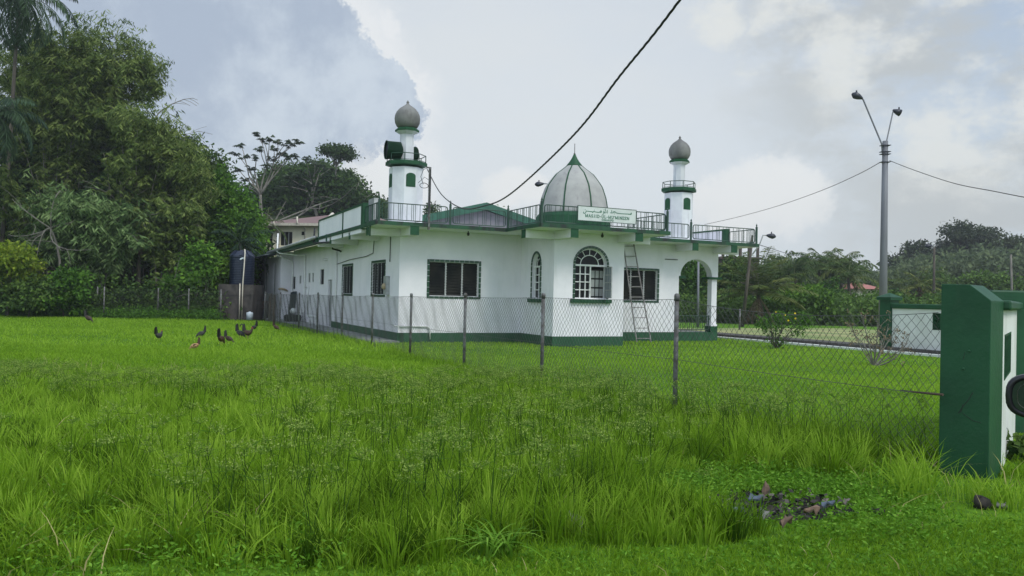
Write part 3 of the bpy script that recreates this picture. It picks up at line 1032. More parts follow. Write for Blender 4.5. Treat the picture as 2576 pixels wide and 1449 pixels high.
# ---- minarets
def minaret(a, b):
    c = A(a, b); base = Vector((c.x, c.y, 0)); a0 = angU + R(22.5)
    m = MB(); m.lathe([(.535, SLAB1 - .01), (.53, 5.40)], base, 8, a0)
    t = m.build('minaret', M['minaret'], mosque)
    m = MB(); m.lathe([(.56, 5.45), (.65, 5.475), (.65, 5.575), (.64, 5.585)], base, 8, a0); m.build('balcony_ledge', M['green'], t)
    m = MB()
    R8 = [Vector((base.x + .60 * math.cos(a0 + k * math.pi / 4), base.y + .60 * math.sin(a0 + k * math.pi / 4), 5.585)) for k in range(8)]
    for k in range(8):
        p, q = R8[k], R8[(k + 1) % 8]
        h = Vector((0, 0, .22)); h1 = Vector((0, 0, .03))
        m.tube([p + h, q + h], .014, 5); m.tube([p + h1, q + h1], .008, 4)
        m.tube([p, p + h], .014, 5)
    m.build('balcony_rail', M['rail'], t)
    m = MB(); m.lathe([(.22, 5.586), (.215, 6.48)], base, 8, a0); m.build('shaft', M['minaret'], t)
    m = MB()
    m.lathe([(.24, 6.47), (.34, 6.53), (.36, 6.545)], base, 8, a0)
    m.mi = 1; m.lathe([(.375, 6.545), (.38, 6.60), (.30, 6.66)], base, 8, a0)
    m.build('neck_ledge', [M['minaret'], M['green']], t)
    m = MB(); m.sm = True
    pf = [(.26, 6.655), (.33, 6.71), (.385, 6.82), (.40, 6.95), (.385, 7.06), (.335, 7.17), (.25, 7.27), (.15, 7.34), (.08, 7.39), (.045, 7.43), (.03, 7.45), (.05, 7.47), (.03, 7.5), (.008, 7.54)]
    m.lathe(pf, base, 32); m.build('onion_bulb', M['bulb'], t)
    for k in range(4):
        ang = angU + k * math.pi / 2
        d = Vector((math.cos(ang), math.sin(ang), 0)); s = Vector((-d.y, d.x, 0))
        rr = .53 * math.cos(R(22.5))
        F = frame(Vector((base.x, base.y, 0)) + d * (rr + .012), s, d * -1)
        mm = MB(F)
        poly = [(-.15, 4.78), (.15, 4.78), (.15, 5.12)] + [(.15 * math.cos(q), 5.12 + .09 * math.sin(q)) for q in np.linspace(.3, math.pi - .3, 6)] + [(-.15, 5.12)]
        mm.prism_y(poly, 0, .03)
        mm.build('blind_window', M['green'], t)
    return t


minaret(.25, .35)
minaret(10.68, .35)
# rooftop cabinet beside the left minaret
m = MB(FR); m.box(-.75, -.55, .35, 1.0, SLAB1, 4.42)
m.build('roof_cabinet', M['alu'], mosque)

# ---- loudspeakers on the left minaret balcony
def speaker(a, b, z, axis, r, ln, label):
    c = A(a, b, z)
    t = thing('loudspeaker', tuple(c), label, 'loudspeaker', 'loudspeakers on the minaret balcony')
    ax_ = Vector(axis).normalized()
    m = MB(); m.sm = True
    m.lathe([(r * .5, -ln / 2), (r, -ln / 2 + .08), (r, ln / 2), (r + .015, ln / 2), (r + .015, ln / 2 + .02), (r - .015, ln / 2 + .02), (r - .015, ln / 2 - .02)], c, 28, axis=ax_, cap=False)
    m.lathe([(.001, -ln / 2), (r * .5, -ln / 2)], c, 28, axis=ax_, cap=False)
    m.build('housing', M['drum'], t)
    m = MB(); m.sm = True
    m.lathe([(r - .018, ln / 2 - .03), (r * .7, ln / 2 - .12), (.04, ln / 2 - .2)], c, 24, axis=ax_, cap=True)
    m.build('horn_mouth', M['lamp'], t)
    m = MB(); m.tube([c + Vector((0, 0, -r)), c + Vector((0, 0, 5.59 - z))], .02, 6); m.build('stand', M['galv'], t)
speaker(-.14, .36, 5.93, V * -1 + U * .04, .28, .50, 'green drum loudspeaker with open mouth, left of the left minaret shaft')
speaker(.42, .62, 5.90, V + U * .2, .26, .36, 'green drum loudspeaker half hidden behind the right side of the left minaret shaft')

# ---- sign board on the bay railing
sx0, sx1 = a_at(1449.5, -3.32), a_at(1595, -3.32)
SW = sx1 - sx0
FS = frame(A(sx0, -3.33), V, U)
sign = thing('mosque_sign', tuple(A(sx0, -3.33, 3.76)), 'white board sign with green Arabic and English lettering fixed to the roof railing', 'sign')
m = MB(FS); m.box(0, SW, 0, .025, 3.765, 4.175); m.build('board', M['signw'], sign)
m = MB(FS)
for (x0, x1, z0, z1) in ((0, SW, 4.175, 4.19), (0, SW, 3.75, 3.765), (-.015, 0, 3.75, 4.19), (SW, SW + .015, 3.75, 4.19)): m.box(x0, x1, -.006, .03, z0, z1)
m.build('board_frame', M['rail'], sign)


def stroke2(mb, pts, wd):
    """flat ribbon lettering stroke in the board plane; pts (x,z)"""
    for (x0, z0), (x1, z1) in zip(pts[:-1], pts[1:]):
        d = Vector((x1 - x0, z1 - z0)); ln = d.length
        if ln < 1e-6: continue
        d /= ln; n = Vector((-d.y, d.x)) * wd / 2; e = d * wd * .3
        q = [(x0 - e.x - n.x, z0 - e.y - n.y), (x1 + e.x - n.x, z1 + e.y - n.y), (x1 + e.x + n.x, z1 + e.y + n.y), (x0 - e.x + n.x, z0 - e.y + n.y)]
        stroke2.k = (stroke2.k + 1) % 40
        mb.prism_y(q, -.004 - stroke2.k * .00004, .001)
stroke2.k = 0
GL = {  # slab-serif letters: (points, thick?) in a unit box
    'M': ([[(.12, 0), (.12, 1)], [(.88, 0), (.88, 1)], [(.12, 1), (.5, .1), (.88, 1)]], [(0, 0, .28, 0), (.7, 0, 1, 0), (0, 1, .22, 1), (.8, 1, 1, 1)]),
    'A': ([[(.1, 0), (.5, 1), (.9, 0)], [(.25, .35), (.75, .35)]], [(0, 0, .25, 0), (.72, 0, 1, 0)]),
    'S': ([[(.85, .78), (.7, .97), (.3, .97), (.14, .75), (.3, .56), (.7, .45), (.88, .24), (.7, .03), (.3, .03), (.13, .22)]], []),
    'J': ([[(.6, 1), (.6, .2), (.42, .0), (.15, .08)]], [(.35, 1, .85, 1)]),
    'I': ([[(.5, 0), (.5, 1)]], [(.2, 0, .8, 0), (.2, 1, .8, 1)]),
    'D': ([[(.2, 0), (.2, 1), (.55, 1), (.88, .7), (.88, .3), (.55, 0), (.2, 0)]], [(0, 0, .3, 0), (0, 1, .3, 1)]),
    'U': ([[(.18, 1), (.18, .25), (.38, 0), (.65, 0), (.83, .25), (.83, 1)]], [(0, 1, .35, 1), (.67, 1, 1, 1)]),
    'L': ([[(.25, 1), (.25, 0), (.9, 0), (.9, .25)]], [(.05, 1, .45, 1), (.05, 0, .3, 0)]),
    'N': ([[(.15, 0), (.15, 1), (.85, 0), (.85, 1)]], [(0, 0, .3, 0), (.7, 1, 1, 1)]),
    'E': ([[(.88, .8), (.88, 1), (.2, 1), (.2, 0), (.88, 0), (.88, .2)], [(.2, .5), (.65, .5)]], [(0, 0, .3, 0), (0, 1, .3, 1)]),
    'C': ([[(.88, .75), (.65, 1), (.35, 1), (.12, .7), (.12, .3), (.35, 0), (.65, 0), (.88, .25)]], []),
    'R': ([[(.2, 0), (.2, 1), (.65, 1), (.85, .78), (.65, .52), (.2, .52)], [(.5, .52), (.9, 0)]], [(0, 0, .35, 0), (0, 1, .3, 1)]),
    'P': ([[(.2, 0), (.2, 1), (.65, 1), (.87, .78), (.65, .5), (.2, .5)]], [(0, 0, .4, 0), (0, 1, .3, 1)]),
    'O': ([[(.35, 0), (.12, .3), (.12, .7), (.35, 1), (.65, 1), (.88, .7), (.88, .3), (.65, 0), (.35, 0)]], []),
    '-': ([[(.15, .45), (.85, .45)]], []), "'": ([[(.5, 1), (.4, .75)]], []),
}
GW = {'I': .55, 'J': .7, '-': .6, "'": .35, 'M': 1.15, 'S': .85, 'L': .85, 'E': .85}


def lettering(text, xc0, xc1, zb, zt, wd):
    mb = MB(FS)
    tot = sum(GW.get(c, 1.0) for c in text); k = (xc1 - xc0) / tot; x = xc0
    for c in text:
        w_ = GW.get(c, 1.0) * k
        g = GL[c]; gx0 = x + w_ * .08; gw = w_ * .84
        for pl_ in g[0]: stroke2(mb, [(gx0 + p[0] * gw, zb + p[1] * (zt - zb)) for p in pl_], wd)
        for (a_, b_, c_, d_) in g[1]: stroke2(mb, [(gx0 + a_ * gw, zb + b_ * (zt - zb)), (gx0 + c_ * gw, zb + d_ * (zt - zb))], wd * .5)
        x += w_
    return mb


lettering("MASJID-UL-MU'MINEEN", .23, SW - .23, 3.868, 3.95, .016).build('english_lettering', M['signg'], sign)
lettering("CUNARIPO", .80, 1.22, 3.79, 3.84, .012).build('place_name_lettering', M['signg'], sign)
AR = [([(425, 440), (415, 470), (435, 495), (470, 490), (500, 460), (515, 405)], 20), ([(470, 352), (484, 360)], 18),
      ([(515, 405), (560, 412), (700, 428), (745, 440), (790, 420), (850, 440), (980, 455), (1020, 430), (1045, 395), (1075, 410), (1065, 450), (1020, 460)], 21),
      ([(728, 466), (742, 468)], 14), ([(755, 462), (769, 464)], 14), ([(800, 364), (812, 378)], 16),
      ([(1105, 532), (1150, 510), (1178, 460), (1168, 422), (1140, 430), (1150, 460), (1180, 465), (1240, 475), (1245, 450), (1222, 400), (1215, 320)], 18),
      ([(1150, 375), (1165, 355), (1178, 365)], 11), ([(1285, 370), (1295, 490)], 15),
      ([(1393, 462), (1430, 480), (1455, 465), (1445, 380)], 18), ([(1450, 470), (1490, 476), (1530, 452), (1580, 436), (1512, 420)], 18),
      ([(1575, 432), (1610, 472), (1700, 490), (1850, 505), (2000, 512), (2060, 510), (2078, 526), (2105, 508), (2128, 530), (2156, 512), (2185, 472), (2196, 518), (2150, 537)], 20), ([(1544, 508), (1554, 516)], 18)]
mb_ = MB(FS)
for pts, wd in AR:
    q = []
    for (x, y) in pts:
        u = (x - 228) / 2138.0
        yt = 215 + 170 * u; yb = 740 + 130 * u
        q.append((u * SW, 4.175 - (y - yt) / (yb - yt) * .41))
    stroke2(mb_, q, wd * SW / 2138)
mb_.build('arabic_lettering', M['signg'], sign)

# ------------------------------------------------------------------ vegetation
def unit(n):
    v = rng.normal(size=(n, 3)); return v / np.linalg.norm(v, axis=1, keepdims=True)


def leaf_quads(nb, c, d, Ln, Wd, tint, mi=0, side=None):
    """diamond leaves from base c along d"""
    n = len(c)
    if side is None:
        side = np.cross(d, unit(n))
    side = side / np.maximum(np.linalg.norm(side, axis=1, keepdims=True), 1e-6)
    Ln = np.broadcast_to(Ln, (n,))[:, None]; Wd = np.broadcast_to(Wd, (n,))[:, None]
    v = np.empty((n, 4, 3))
    v[:, 0] = c; v[:, 2] = c + d * Ln
    up = np.cross(side, d)
    v[:, 1] = c + d * Ln * .45 + side * Wd * .5 + up * Wd * .12
    v[:, 3] = c + d * Ln * .45 - side * Wd * .5 + up * Wd * .12
    q = (np.arange(n) * 4)[:, None] + np.array([[0, 1, 2, 3]])
    nb.add(v.reshape(-1, 3), q, tint=np.repeat(np.clip(tint, 0, 1), 4), mi=mi)


def crown_leaves(nb, lobes, leaf, lai=3.2, rc=.55, droop=.25, per=26, mi=0, bias=2.4, tlo=.2, thi=.8):
    """lobes: list of (centre, (rx, ry, rz)); leaves in separate clumps through the volume"""
    Ln, Wd = leaf
    for (c, r) in lobes:
        c = np.asarray(c, float); r = np.asarray(r, float)
        area = math.pi * ((r[0] * r[2]) + (r[1] * r[2]) + r[0] * r[1]) / 3 * 2
        nl = int(lai * area / (Ln * Wd * .5))
        nc = max(3, nl // per)
        u = unit(nc) * (rng.random(nc) ** (1 / bias))[:, None]
        cc = c + u * r
        ct = rng.uniform(tlo, thi, nc)
        rcs = rc * rng.uniform(.6, 1.3, nc)
        idx = np.repeat(np.arange(nc), per)
        n = len(idx)
        p = cc[idx] + rng.normal(size=(n, 3)) * (rcs[idx] * .5)[:, None] * np.array([1, 1, .6])
        out = (p - c) / r
        d = unit(n) + out * .7 + np.array([0, 0, -droop * 2])
        d /= np.linalg.norm(d, axis=1, keepdims=True)
        leaf_quads(nb, p, d, Ln * rng.uniform(.7, 1.25, n), Wd * rng.uniform(.7, 1.2, n), ct[idx] + rng.normal(0, .14, n), mi)


def limb(mb, p0, p1, r0, r1, bend=.12, n=5, sides=7):
    p0 = Vector(p0); p1 = Vector(p1); ln = (p1 - p0).length
    o1 = Vector(rng.normal(size=3)) * ln * bend
    pts = []; rs = []
    for k in range(n + 1):
        t = k / n
        pts.append(p0.lerp(p1, t) + o1 * (t * (1 - t) * 2)); rs.append(r0 + (r1 - r0) * t)
    mb.tube(pts, rs, sides)
    return pts


def place(px, Y):
    d = skydir(px, 745); x = d.x / d.y * Y
    return Vector((x, Y, Hs(x, Y)))


def ztop(px, py, Y): return P(px, py, Y).z


def broad_tree(px, Y, top, hw, mat, label, name='broadleaf_tree', cat='tree', bot=None, leaf=(.26, .13), lobes_n=7, lai=3.0, rc=.55, trunk_r=.16,
               bark='bark', flat=.6, group=None, droop=.25, vis_trunk=True, lean=0.0, tl=(.2, .8)):
    b = place(px, Y); zt = ztop(px, top, Y)
    k = Y / FPX; rx = hw * k
    zb = b.z + (zt - b.z) * .3 if bot is None else max(b.z + .1, ztop(px, bot, Y))
    tr = thing(name, tuple(b), label, cat, group)
    hz = (zt - zb) / 2; cz = (zt + zb) / 2
    lobes = []
    for i in range(lobes_n):
        a = 2.4 * i + rng.uniform(-.5, .5); q = rng.uniform(.35, .75)
        f = rng.uniform(.38, .6)
        dz = rng.uniform(-.55, .62)
        s = math.sqrt(max(.1, 1 - dz * dz * .8))
        lobes.append(((b.x + lean + math.cos(a) * rx * q * s, b.y + math.sin(a) * rx * .8 * q * s, cz + dz * hz), (rx * f, rx * f, max(.25, hz * f * (.75 if flat < 1 else 1)))))
    lobes.append(((b.x + lean, b.y, zt - hz * .4), (rx * .5, rx * .5, hz * .4)))
    m = MB(); m.sm = True
    fork = Vector((b.x + lean * .5, b.y, b.z + max(.3, (zb - b.z) * .9)))
    limb(m, b - Vector((0, 0, .2)), fork, trunk_r * 1.2, trunk_r * .8, .05)
    for (c, r) in lobes[:8]:
        limb(m, fork, Vector(c), trunk_r * .55, trunk_r * .12, .12, sides=5)
    m.build('trunk', M[bark], tr)
    nb = NB(); crown_leaves(nb, lobes, leaf, lai, rc, droop, tlo=tl[0], thi=tl[1])
    nb.build('crown', LM[mat], tr)
    return tr


def bamboo(px, Y, top, spread_l, spread_r, n, mat, label, leaf=(.34, .055), droop=.45, t0=.3, nodes=34, fan=6, rb=.045, yspread=1.0, lobes=(), lobe_f=.75):
    b = place(px, Y); zt = ztop(px, top, Y) - b.z; k = Y / FPX
    tr = thing('bamboo_clump', tuple(b), label, 'bamboo')
    m = MB(); m.sm = True
    nb = NB()
    C = []; D = []; T = []
    for i in range(n):
        u = rng.random()
        reach = (-spread_l + (spread_l + spread_r) * u) * k * rng.uniform(.55, 1.0)
        ry = rng.uniform(-1, 1) * yspread * 3.0
        h = zt * rng.uniform(.72, 1.02) * (1 - .25 * (abs(reach) / (max(spread_l, spread_r) * k + .1)) ** 2)
        dr = droop * rng.uniform(.7, 1.2) * (.4 + abs(reach) / (max(spread_l, spread_r) * k + .1))
        s = Vector((b.x + rng.uniform(-.8, .8), b.y + rng.uniform(-.6, .6), b.z))
        pts = []
        for j in range(15):
            t = j / 14
            pts.append(s + Vector((reach * t ** 1.8, ry * t ** 1.8, h * (t * (1 + dr * .7) - dr * .9 * t ** 3.2))))
        m.tube(pts, [rb * (1 - .8 * j / 14) for j in range(15)], 5)
        pa = np.array([tuple(p) for p in pts])
        tt = t0 + (1 - t0) * np.sort(rng.random(nodes)) ** .8
        xi = tt * 14; i0 = np.minimum(xi.astype(int), 13); fr = (xi - i0)[:, None]
        pc = pa[i0] * (1 - fr) + pa[i0 + 1] * fr
        sd_ = unit(nodes) * np.array([1, 1, .35]); rr = rng.uniform(.1, 1.15, nodes)[:, None] * (1.1 - .6 * tt[:, None])
        tipc = pc + sd_ * rr - np.array([0, 0, .25]) * rr
        ct = rng.uniform(.1, .9, nodes)
        for (cc_, rep) in ((tipc, 2), (pc * .5 + tipc * .5, 1)):
            for _ in range(rep):
                base_ = cc_ + rng.normal(size=cc_.shape) * .16
                idx = np.repeat(np.arange(nodes), fan)
                az = rng.uniform(0, 2 * math.pi, nodes)[idx] + np.tile(np.linspace(-1.0, 1.0, fan), nodes)
                d = np.stack([np.cos(az), np.sin(az), rng.uniform(-1.3, -.3, len(idx))], 1)
                d /= np.linalg.norm(d, axis=1, keepdims=True)
                C.append(base_[idx]); D.append(d); T.append(ct[idx] + rng.normal(0, .12, len(idx)))
    for (lx_, ly_, lr_, cnt) in lobes:                 # extra drooping sprays through the crown
        o_ = np.array(P(lx_, ly_, Y))
        cnt = int(cnt * lobe_f); sp_ = o_ + rng.normal(size=(cnt, 3)) * lr_ * k * np.array([.62, .7, .42])
        ct = np.clip(rng.uniform(.1, 1, cnt), 0, 1)
        idx = np.repeat(np.arange(cnt), fan * 2)
        az = rng.uniform(0, 2 * math.pi, cnt)[idx] + np.tile(np.linspace(-1.6, 1.6, fan * 2), cnt)
        d = np.stack([np.cos(az), np.sin(az), rng.uniform(-1.5, -.3, len(idx))], 1)
        d /= np.linalg.norm(d, axis=1, keepdims=True)
        C.append(sp_[idx] + rng.normal(0, .12, (len(idx), 3))); D.append(d); T.append(ct[idx] + rng.normal(0, .12, len(idx)))
    C = np.concatenate(C); D = np.concatenate(D); T = np.concatenate(T)
    leaf_quads(nb, C, D, leaf[0] * rng.uniform(.7, 1.25, len(C)), leaf[1] * rng.uniform(.8, 1.3, len(C)), T)
    m.build('culms', M['palebark'], tr)
    nb.build('foliage', LM[mat], tr)
    return tr


def fronds(nb, c, n, Ln, mat_i=0, up=.9, droop=1.3, leafl=.55, leafw=.06, pairs=26, hang=.7, tlo=.2, thi=.8, el=(-.3, 1.3)):
    """pinnate fronds round a crown point"""
    c = np.array(c)
    rach0 = []; rach1 = []
    for i in range(n):
        az = i * 2.399 + rng.uniform(-.2, .2)
        e = el[0] + (el[1] - el[0]) * (i / max(1, n - 1))
        hd = np.array([math.cos(az), math.sin(az), 0])
        L_ = Ln * rng.uniform(.85, 1.1)
        s = np.linspace(0, 1, 9)
        ang = e - droop * s ** 1.3
        dx = np.concatenate([[0], np.cumsum(np.cos(ang[:-1]) * L_ / 8)]); dz = np.concatenate([[0], np.cumsum(np.sin(ang[:-1]) * L_ / 8)])
        pts = c + hd[None] * dx[:, None] + np.array([0, 0, 1])[None] * dz[:, None]
        rach0.append(pts[:-1]); rach1.append(pts[1:])
        ti = np.linspace(.1, 1, pairs)
        xi = ti * 8; i0 = np.minimum(xi.astype(int), 7); fr = (xi - i0)[:, None]
        pc = pts[i0] * (1 - fr) + pts[i0 + 1] * fr
        tan = pts[i0 + 1] - pts[i0]; tan /= np.linalg.norm(tan, axis=1, keepdims=True)
        side = np.array([-math.sin(az), math.cos(az), 0])
        ft = rng.uniform(tlo, thi)
        for sg in (-1, 1):
            d = side[None] * sg + tan * .55 + np.array([0, 0, -hang]) + rng.normal(size=pc.shape) * .12
            d /= np.linalg.norm(d, axis=1, keepdims=True)
            ll = leafl * (np.sin(np.pi * np.clip(ti, .08, .97)) ** .5)
            leaf_quads(nb, pc, d, ll, np.full(pairs, leafw), np.full(pairs, ft) + rng.normal(0, .1, pairs), mat_i, side=np.cross(d, np.array([0, 0, 1.]) + rng.normal(size=pc.shape) * .3))
    v, q = np_tubes(np.concatenate(rach0), np.concatenate(rach1), .025, .018, 3)
    nb.add(v, q, tint=.7, mi=mat_i)


def palm(px, Y, cpx, cpy, n, Ln, mat, label, trunk_r=.13, bark='palebark', name='palm_tree', skirt=0, **kw):
    b = place(px, Y); c = P(cpx, cpy, Y)
    tr = thing(name, tuple(b), label, 'palm')
    m = MB(); m.sm = True
    pts = [b.lerp(c, t) + Vector((.25 * math.sin(t * 3) * (1 - t), 0, 0)) for t in np.linspace(-.02, 1, 12)]
    m.tube(pts, [trunk_r * (1.25 - .5 * i / 11) for i in range(12)], 9)
    m.build('trunk', M[bark], tr)
    nb = NB(); fronds(nb, tuple(c), n, Ln, **kw)
    nb.build('fronds', LM[mat], tr)
    if skirt:
        nb = NB(); fronds(nb, (c.x, c.y, c.z - .1), skirt, Ln * .75, el=(-1.3, -.7), droop=.6, leafl=.35, tlo=.1, thi=.6)
        nb.build('dead_fronds', LM['dry'], tr)
    return tr


def cecropia(px, Y, tips, fork, label, leafr=.5, trunk_r=.16):
    """open tree with candelabra branches, palmate leaf heads at px tips"""
    b = place(px, Y)
    tr = thing('palmate_tree', tuple(b), label, 'tree')
    m = MB(); m.sm = True
    f = P(fork[0], fork[1], Y)
    limb(m, b - Vector((0, 0, .3)), f, trunk_r * 1.3, trunk_r * .9, .03)
    nb = NB()
    mids = {}
    for (tx, ty, hub) in tips:
        tip = P(tx, ty, Y + rng.uniform(-1.5, 1.5))
        if hub is None: h = f
        else:
            if hub not in mids:
                mids[hub] = P(hub[0], hub[1], Y + rng.uniform(-.6, .6)); limb(m, f, mids[hub], trunk_r * .7, trunk_r * .4, .08)
            h = mids[hub]
        limb(m, h, tip, trunk_r * .38, trunk_r * .2, .1, sides=5)
        for _ in range(7):
            c = np.array(tip) + rng.normal(size=3) * np.array([.55, .55, .3]) * leafr
            nl = 9; az = np.linspace(0, 2 * math.pi, nl, endpoint=False) + rng.uniform(0, 1)
            d = np.stack([np.cos(az), np.sin(az), np.full(nl, rng.uniform(-1.1, -.35))], 1)
            d /= np.linalg.norm(d, axis=1, keepdims=True)
            side = np.stack([-np.sin(az), np.cos(az), np.zeros(nl)], 1)
            leaf_quads(nb, np.repeat(c[None], nl, 0), d, np.full(nl, leafr), np.full(nl, leafr * .36), np.full(nl, rng.uniform(.1, .8)), side=side)
    m.build('trunk', M['palebark'], tr)
    nb.build('crown', LM['cecropia'], tr)


def stuff_leaves(name, label, cat, pts, leaf, mat, per=30, rc=.7, tl=(.15, .75), droop=.25):
    nb = NB(); pts = np.asarray(pts)
    nc = len(pts); idx = np.repeat(np.arange(nc), per); n = len(idx)
    ct = rng.uniform(tl[0], tl[1], nc)
    p = pts[idx] + rng.normal(size=(n, 3)) * rc * np.array([.55, .55, .4])
    d = unit(n) + np.array([0, -.4, -droop]); d /= np.linalg.norm(d, axis=1, keepdims=True)
    leaf_quads(nb, p, d, leaf[0] * rng.uniform(.7, 1.25, n), leaf[1] * rng.uniform(.7, 1.2, n), ct[idx] + rng.normal(0, .13, n))
    o = nb.build(name, LM[mat])
    return setp(o, label, cat, kind='stuff')


# ---- left wood
palm(-14, 41, 50, -18, 30, 3.4, 'palm', 'tall royal palm with drooping fronds at the top left corner', trunk_r=.10, bark='bark', hang=1.3, droop=1.9, leafl=.75, leafw=.05, pairs=50, el=(-1.3, .8), name='royal_palm')
palm(-14, 38, -14, 285, 22, 2.7, 'palm', 'shorter palm at the left edge with grey-green hanging fronds', trunk_r=.10, bark='bark', hang=1.2, droop=1.8, leafl=.7, leafw=.05, pairs=40, el=(-.8, .9), name='royal_palm')
bamboo(150, 47, 28, 220, 290, 50, 'bamboo', 'tallest bamboo clump arching against the sky, tips hanging to the right', nodes=54, fan=6, leaf=(.36, .06), droop=.62, t0=.34, lobes=((200, 95, 60, 120), (275, 95, 55, 110), (335, 125, 45, 120), (365, 170, 36, 160), (380, 215, 22, 90), (360, 238, 18, 50), (300, 185, 70, 420), (215, 170, 85, 700), (130, 160, 80, 600), (60, 190, 70, 500), (150, 250, 80, 700), (240, 255, 70, 560), (60, 290, 80, 420), (170, 330, 80, 240), (270, 262, 30, 90)))
bamboo(60, 49, 130, 130, 120, 22, 'bamboo', 'bamboo clump behind the palms at the left edge', nodes=42, leaf=(.36, .06), droop=.4)
bamboo(320, 43.5, 272, 70, 180, 20, 'bamboo', 'mid-height bamboo clump leaning right over the dark trees', nodes=44, leaf=(.34, .06), droop=.5, lobes=((390, 330, 60, 260), (440, 370, 50, 240), (480, 430, 45, 240), (340, 310, 50, 200), (505, 480, 32, 140)))
bamboo(235, 41, 455, 140, 140, 34, 'bamboo_pale', 'low bamboo clump with large pale leaves hanging above the back fence', nodes=40, leaf=(.40, .075), droop=.75, t0=.3, yspread=.6, lobes=((180, 540, 75, 500), (270, 560, 70, 520), (240, 620, 65, 420), (285, 640, 40, 220), (150, 600, 60, 300)))
bamboo(430, 42, 470, 80, 140, 22, 'bamboo', 'low bamboo clump left of the vine-covered trees', nodes=36, leaf=(.36, .065), droop=.7, t0=.3, yspread=.5)
bamboo(100, 42, 420, 110, 110, 18, 'bamboo', 'low dull bamboo behind the bare branches on the left', nodes=34, leaf=(.34, .06), droop=.6)
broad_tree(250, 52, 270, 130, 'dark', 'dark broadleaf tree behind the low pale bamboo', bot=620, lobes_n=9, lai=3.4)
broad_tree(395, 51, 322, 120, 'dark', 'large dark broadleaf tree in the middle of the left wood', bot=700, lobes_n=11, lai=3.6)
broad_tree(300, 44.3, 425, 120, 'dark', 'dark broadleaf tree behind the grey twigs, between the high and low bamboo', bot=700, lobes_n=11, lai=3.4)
broad_tree(470, 48, 345, 85, 'broad', 'tree draped with creepers, its shoulder dropping right from the bamboo', bot=720, lobes_n=11, lai=3.6, rc=.6)
broad_tree(545, 46.5, 420, 70, 'vine', 'creeper-covered tree above the water tank', bot=740, lobes_n=11, lai=4, leaf=(.22, .14))
broad_tree(602, 45.5, 470, 44, 'vine', 'bright creeper-covered tree beside the cream house', bot=760, lobes_n=11, lai=4, leaf=(.22, .14), tl=(.35, .95))
broad_tree(634, 47.5, 540, 21, 'vine', 'slim creeper-covered tree touching the eave of the cream house', bot=740, lobes_n=7, lai=4, leaf=(.2, .13))
broad_tree(120, 50, 330, 120, 'broad', 'mid-green tree between the two left palms and the bamboo', bot=640, lobes_n=9)
broad_tree(20, 46, 420, 90, 'dark', 'dark tree behind the left edge of the wood', bot=700, lobes_n=9)
broad_tree(500, 40, 600, 42, 'vine', 'young tree with bright leaves standing at the fence left of the tank', bot=770, leaf=(.24, .12), trunk_r=.05, lai=2.8, rc=.4, tl=(.4, .95), bark='palebark')
broad_tree(560, 41.8, 630, 34, 'bright', 'bright green young tree just left of the water tank', bot=780, leaf=(.22, .12), trunk_r=.05, lai=2.6, rc=.4)
broad_tree(445, 40, 690, 40, 'vine', 'low creeper bush on the back fence left of the young tree', name='shrub', cat='shrub', bot=800, leaf=(.2, .12), trunk_r=.04, rc=.35)
broad_tree(22, 37, 612, 80, 'yellow', 'yellow-green shrub at the far left edge', name='shrub', cat='shrub', bot=740, leaf=(.2, .11), trunk_r=.05, rc=.4, lai=3)
broad_tree(160, 37.2, 676, 62, 'vine', 'leafy bush tangled over the fence, second from the left', name='shrub', cat='shrub', bot=806, leaf=(.18, .12), trunk_r=.04, rc=.35, lai=3.4)
broad_tree(75, 36.8, 700, 85, 'broad', 'dark green bush under the yellow-green shrub', name='shrub', cat='shrub', bot=808, leaf=(.18, .11), trunk_r=.04, rc=.35, lai=3.6, tl=(.3, .9))
broad_tree(215, 38, 740, 42, 'broad', 'small dark bush left of the fence post with the white tip', name='shrub', cat='shrub', bot=806, leaf=(.18, .11), trunk_r=.04, rc=.3)
broad_tree(318, 41.5, 745, 60, 'dark', 'low dark undergrowth bush under the dead palm', name='shrub', cat='shrub', bot=806, leaf=(.18, .11), trunk_r=.04, rc=.3)
broad_tree(395, 41, 735, 45, 'broad', 'dark leafy bush behind the back fence, right of the dead palm', name='shrub', cat='shrub', bot=806, leaf=(.2, .12), trunk_r=.04, rc=.3)
broad_tree(540, 41.2, 745, 45, 'broad', 'leafy bush against the left side of the tank stand', name='shrub', cat='shrub', bot=806, leaf=(.18, .11), trunk_r=.04, rc=.3, tl=(.35, .9))
palm(341, 41.6, 348, 580, 9, 1.7, 'palm', 'small palm with a brown skirt of dead fronds at the dark gap', trunk_r=.11, bark='bark', skirt=12, el=(-.4, 1.0), pairs=22, leafl=.4)
palm(606, 43.8, 604, 612, 12, 2.3, 'palm', 'dark feathery palm behind the water tank', trunk_r=.1, bark='bark', pairs=26, leafl=.5, tlo=0, thi=.4)
palm(670, 62, 672, 560, 7, 2.2, 'coco', 'small palm in front of the balcony of the cream house', trunk_r=.08, bark='bark', pairs=16, leafl=.45)
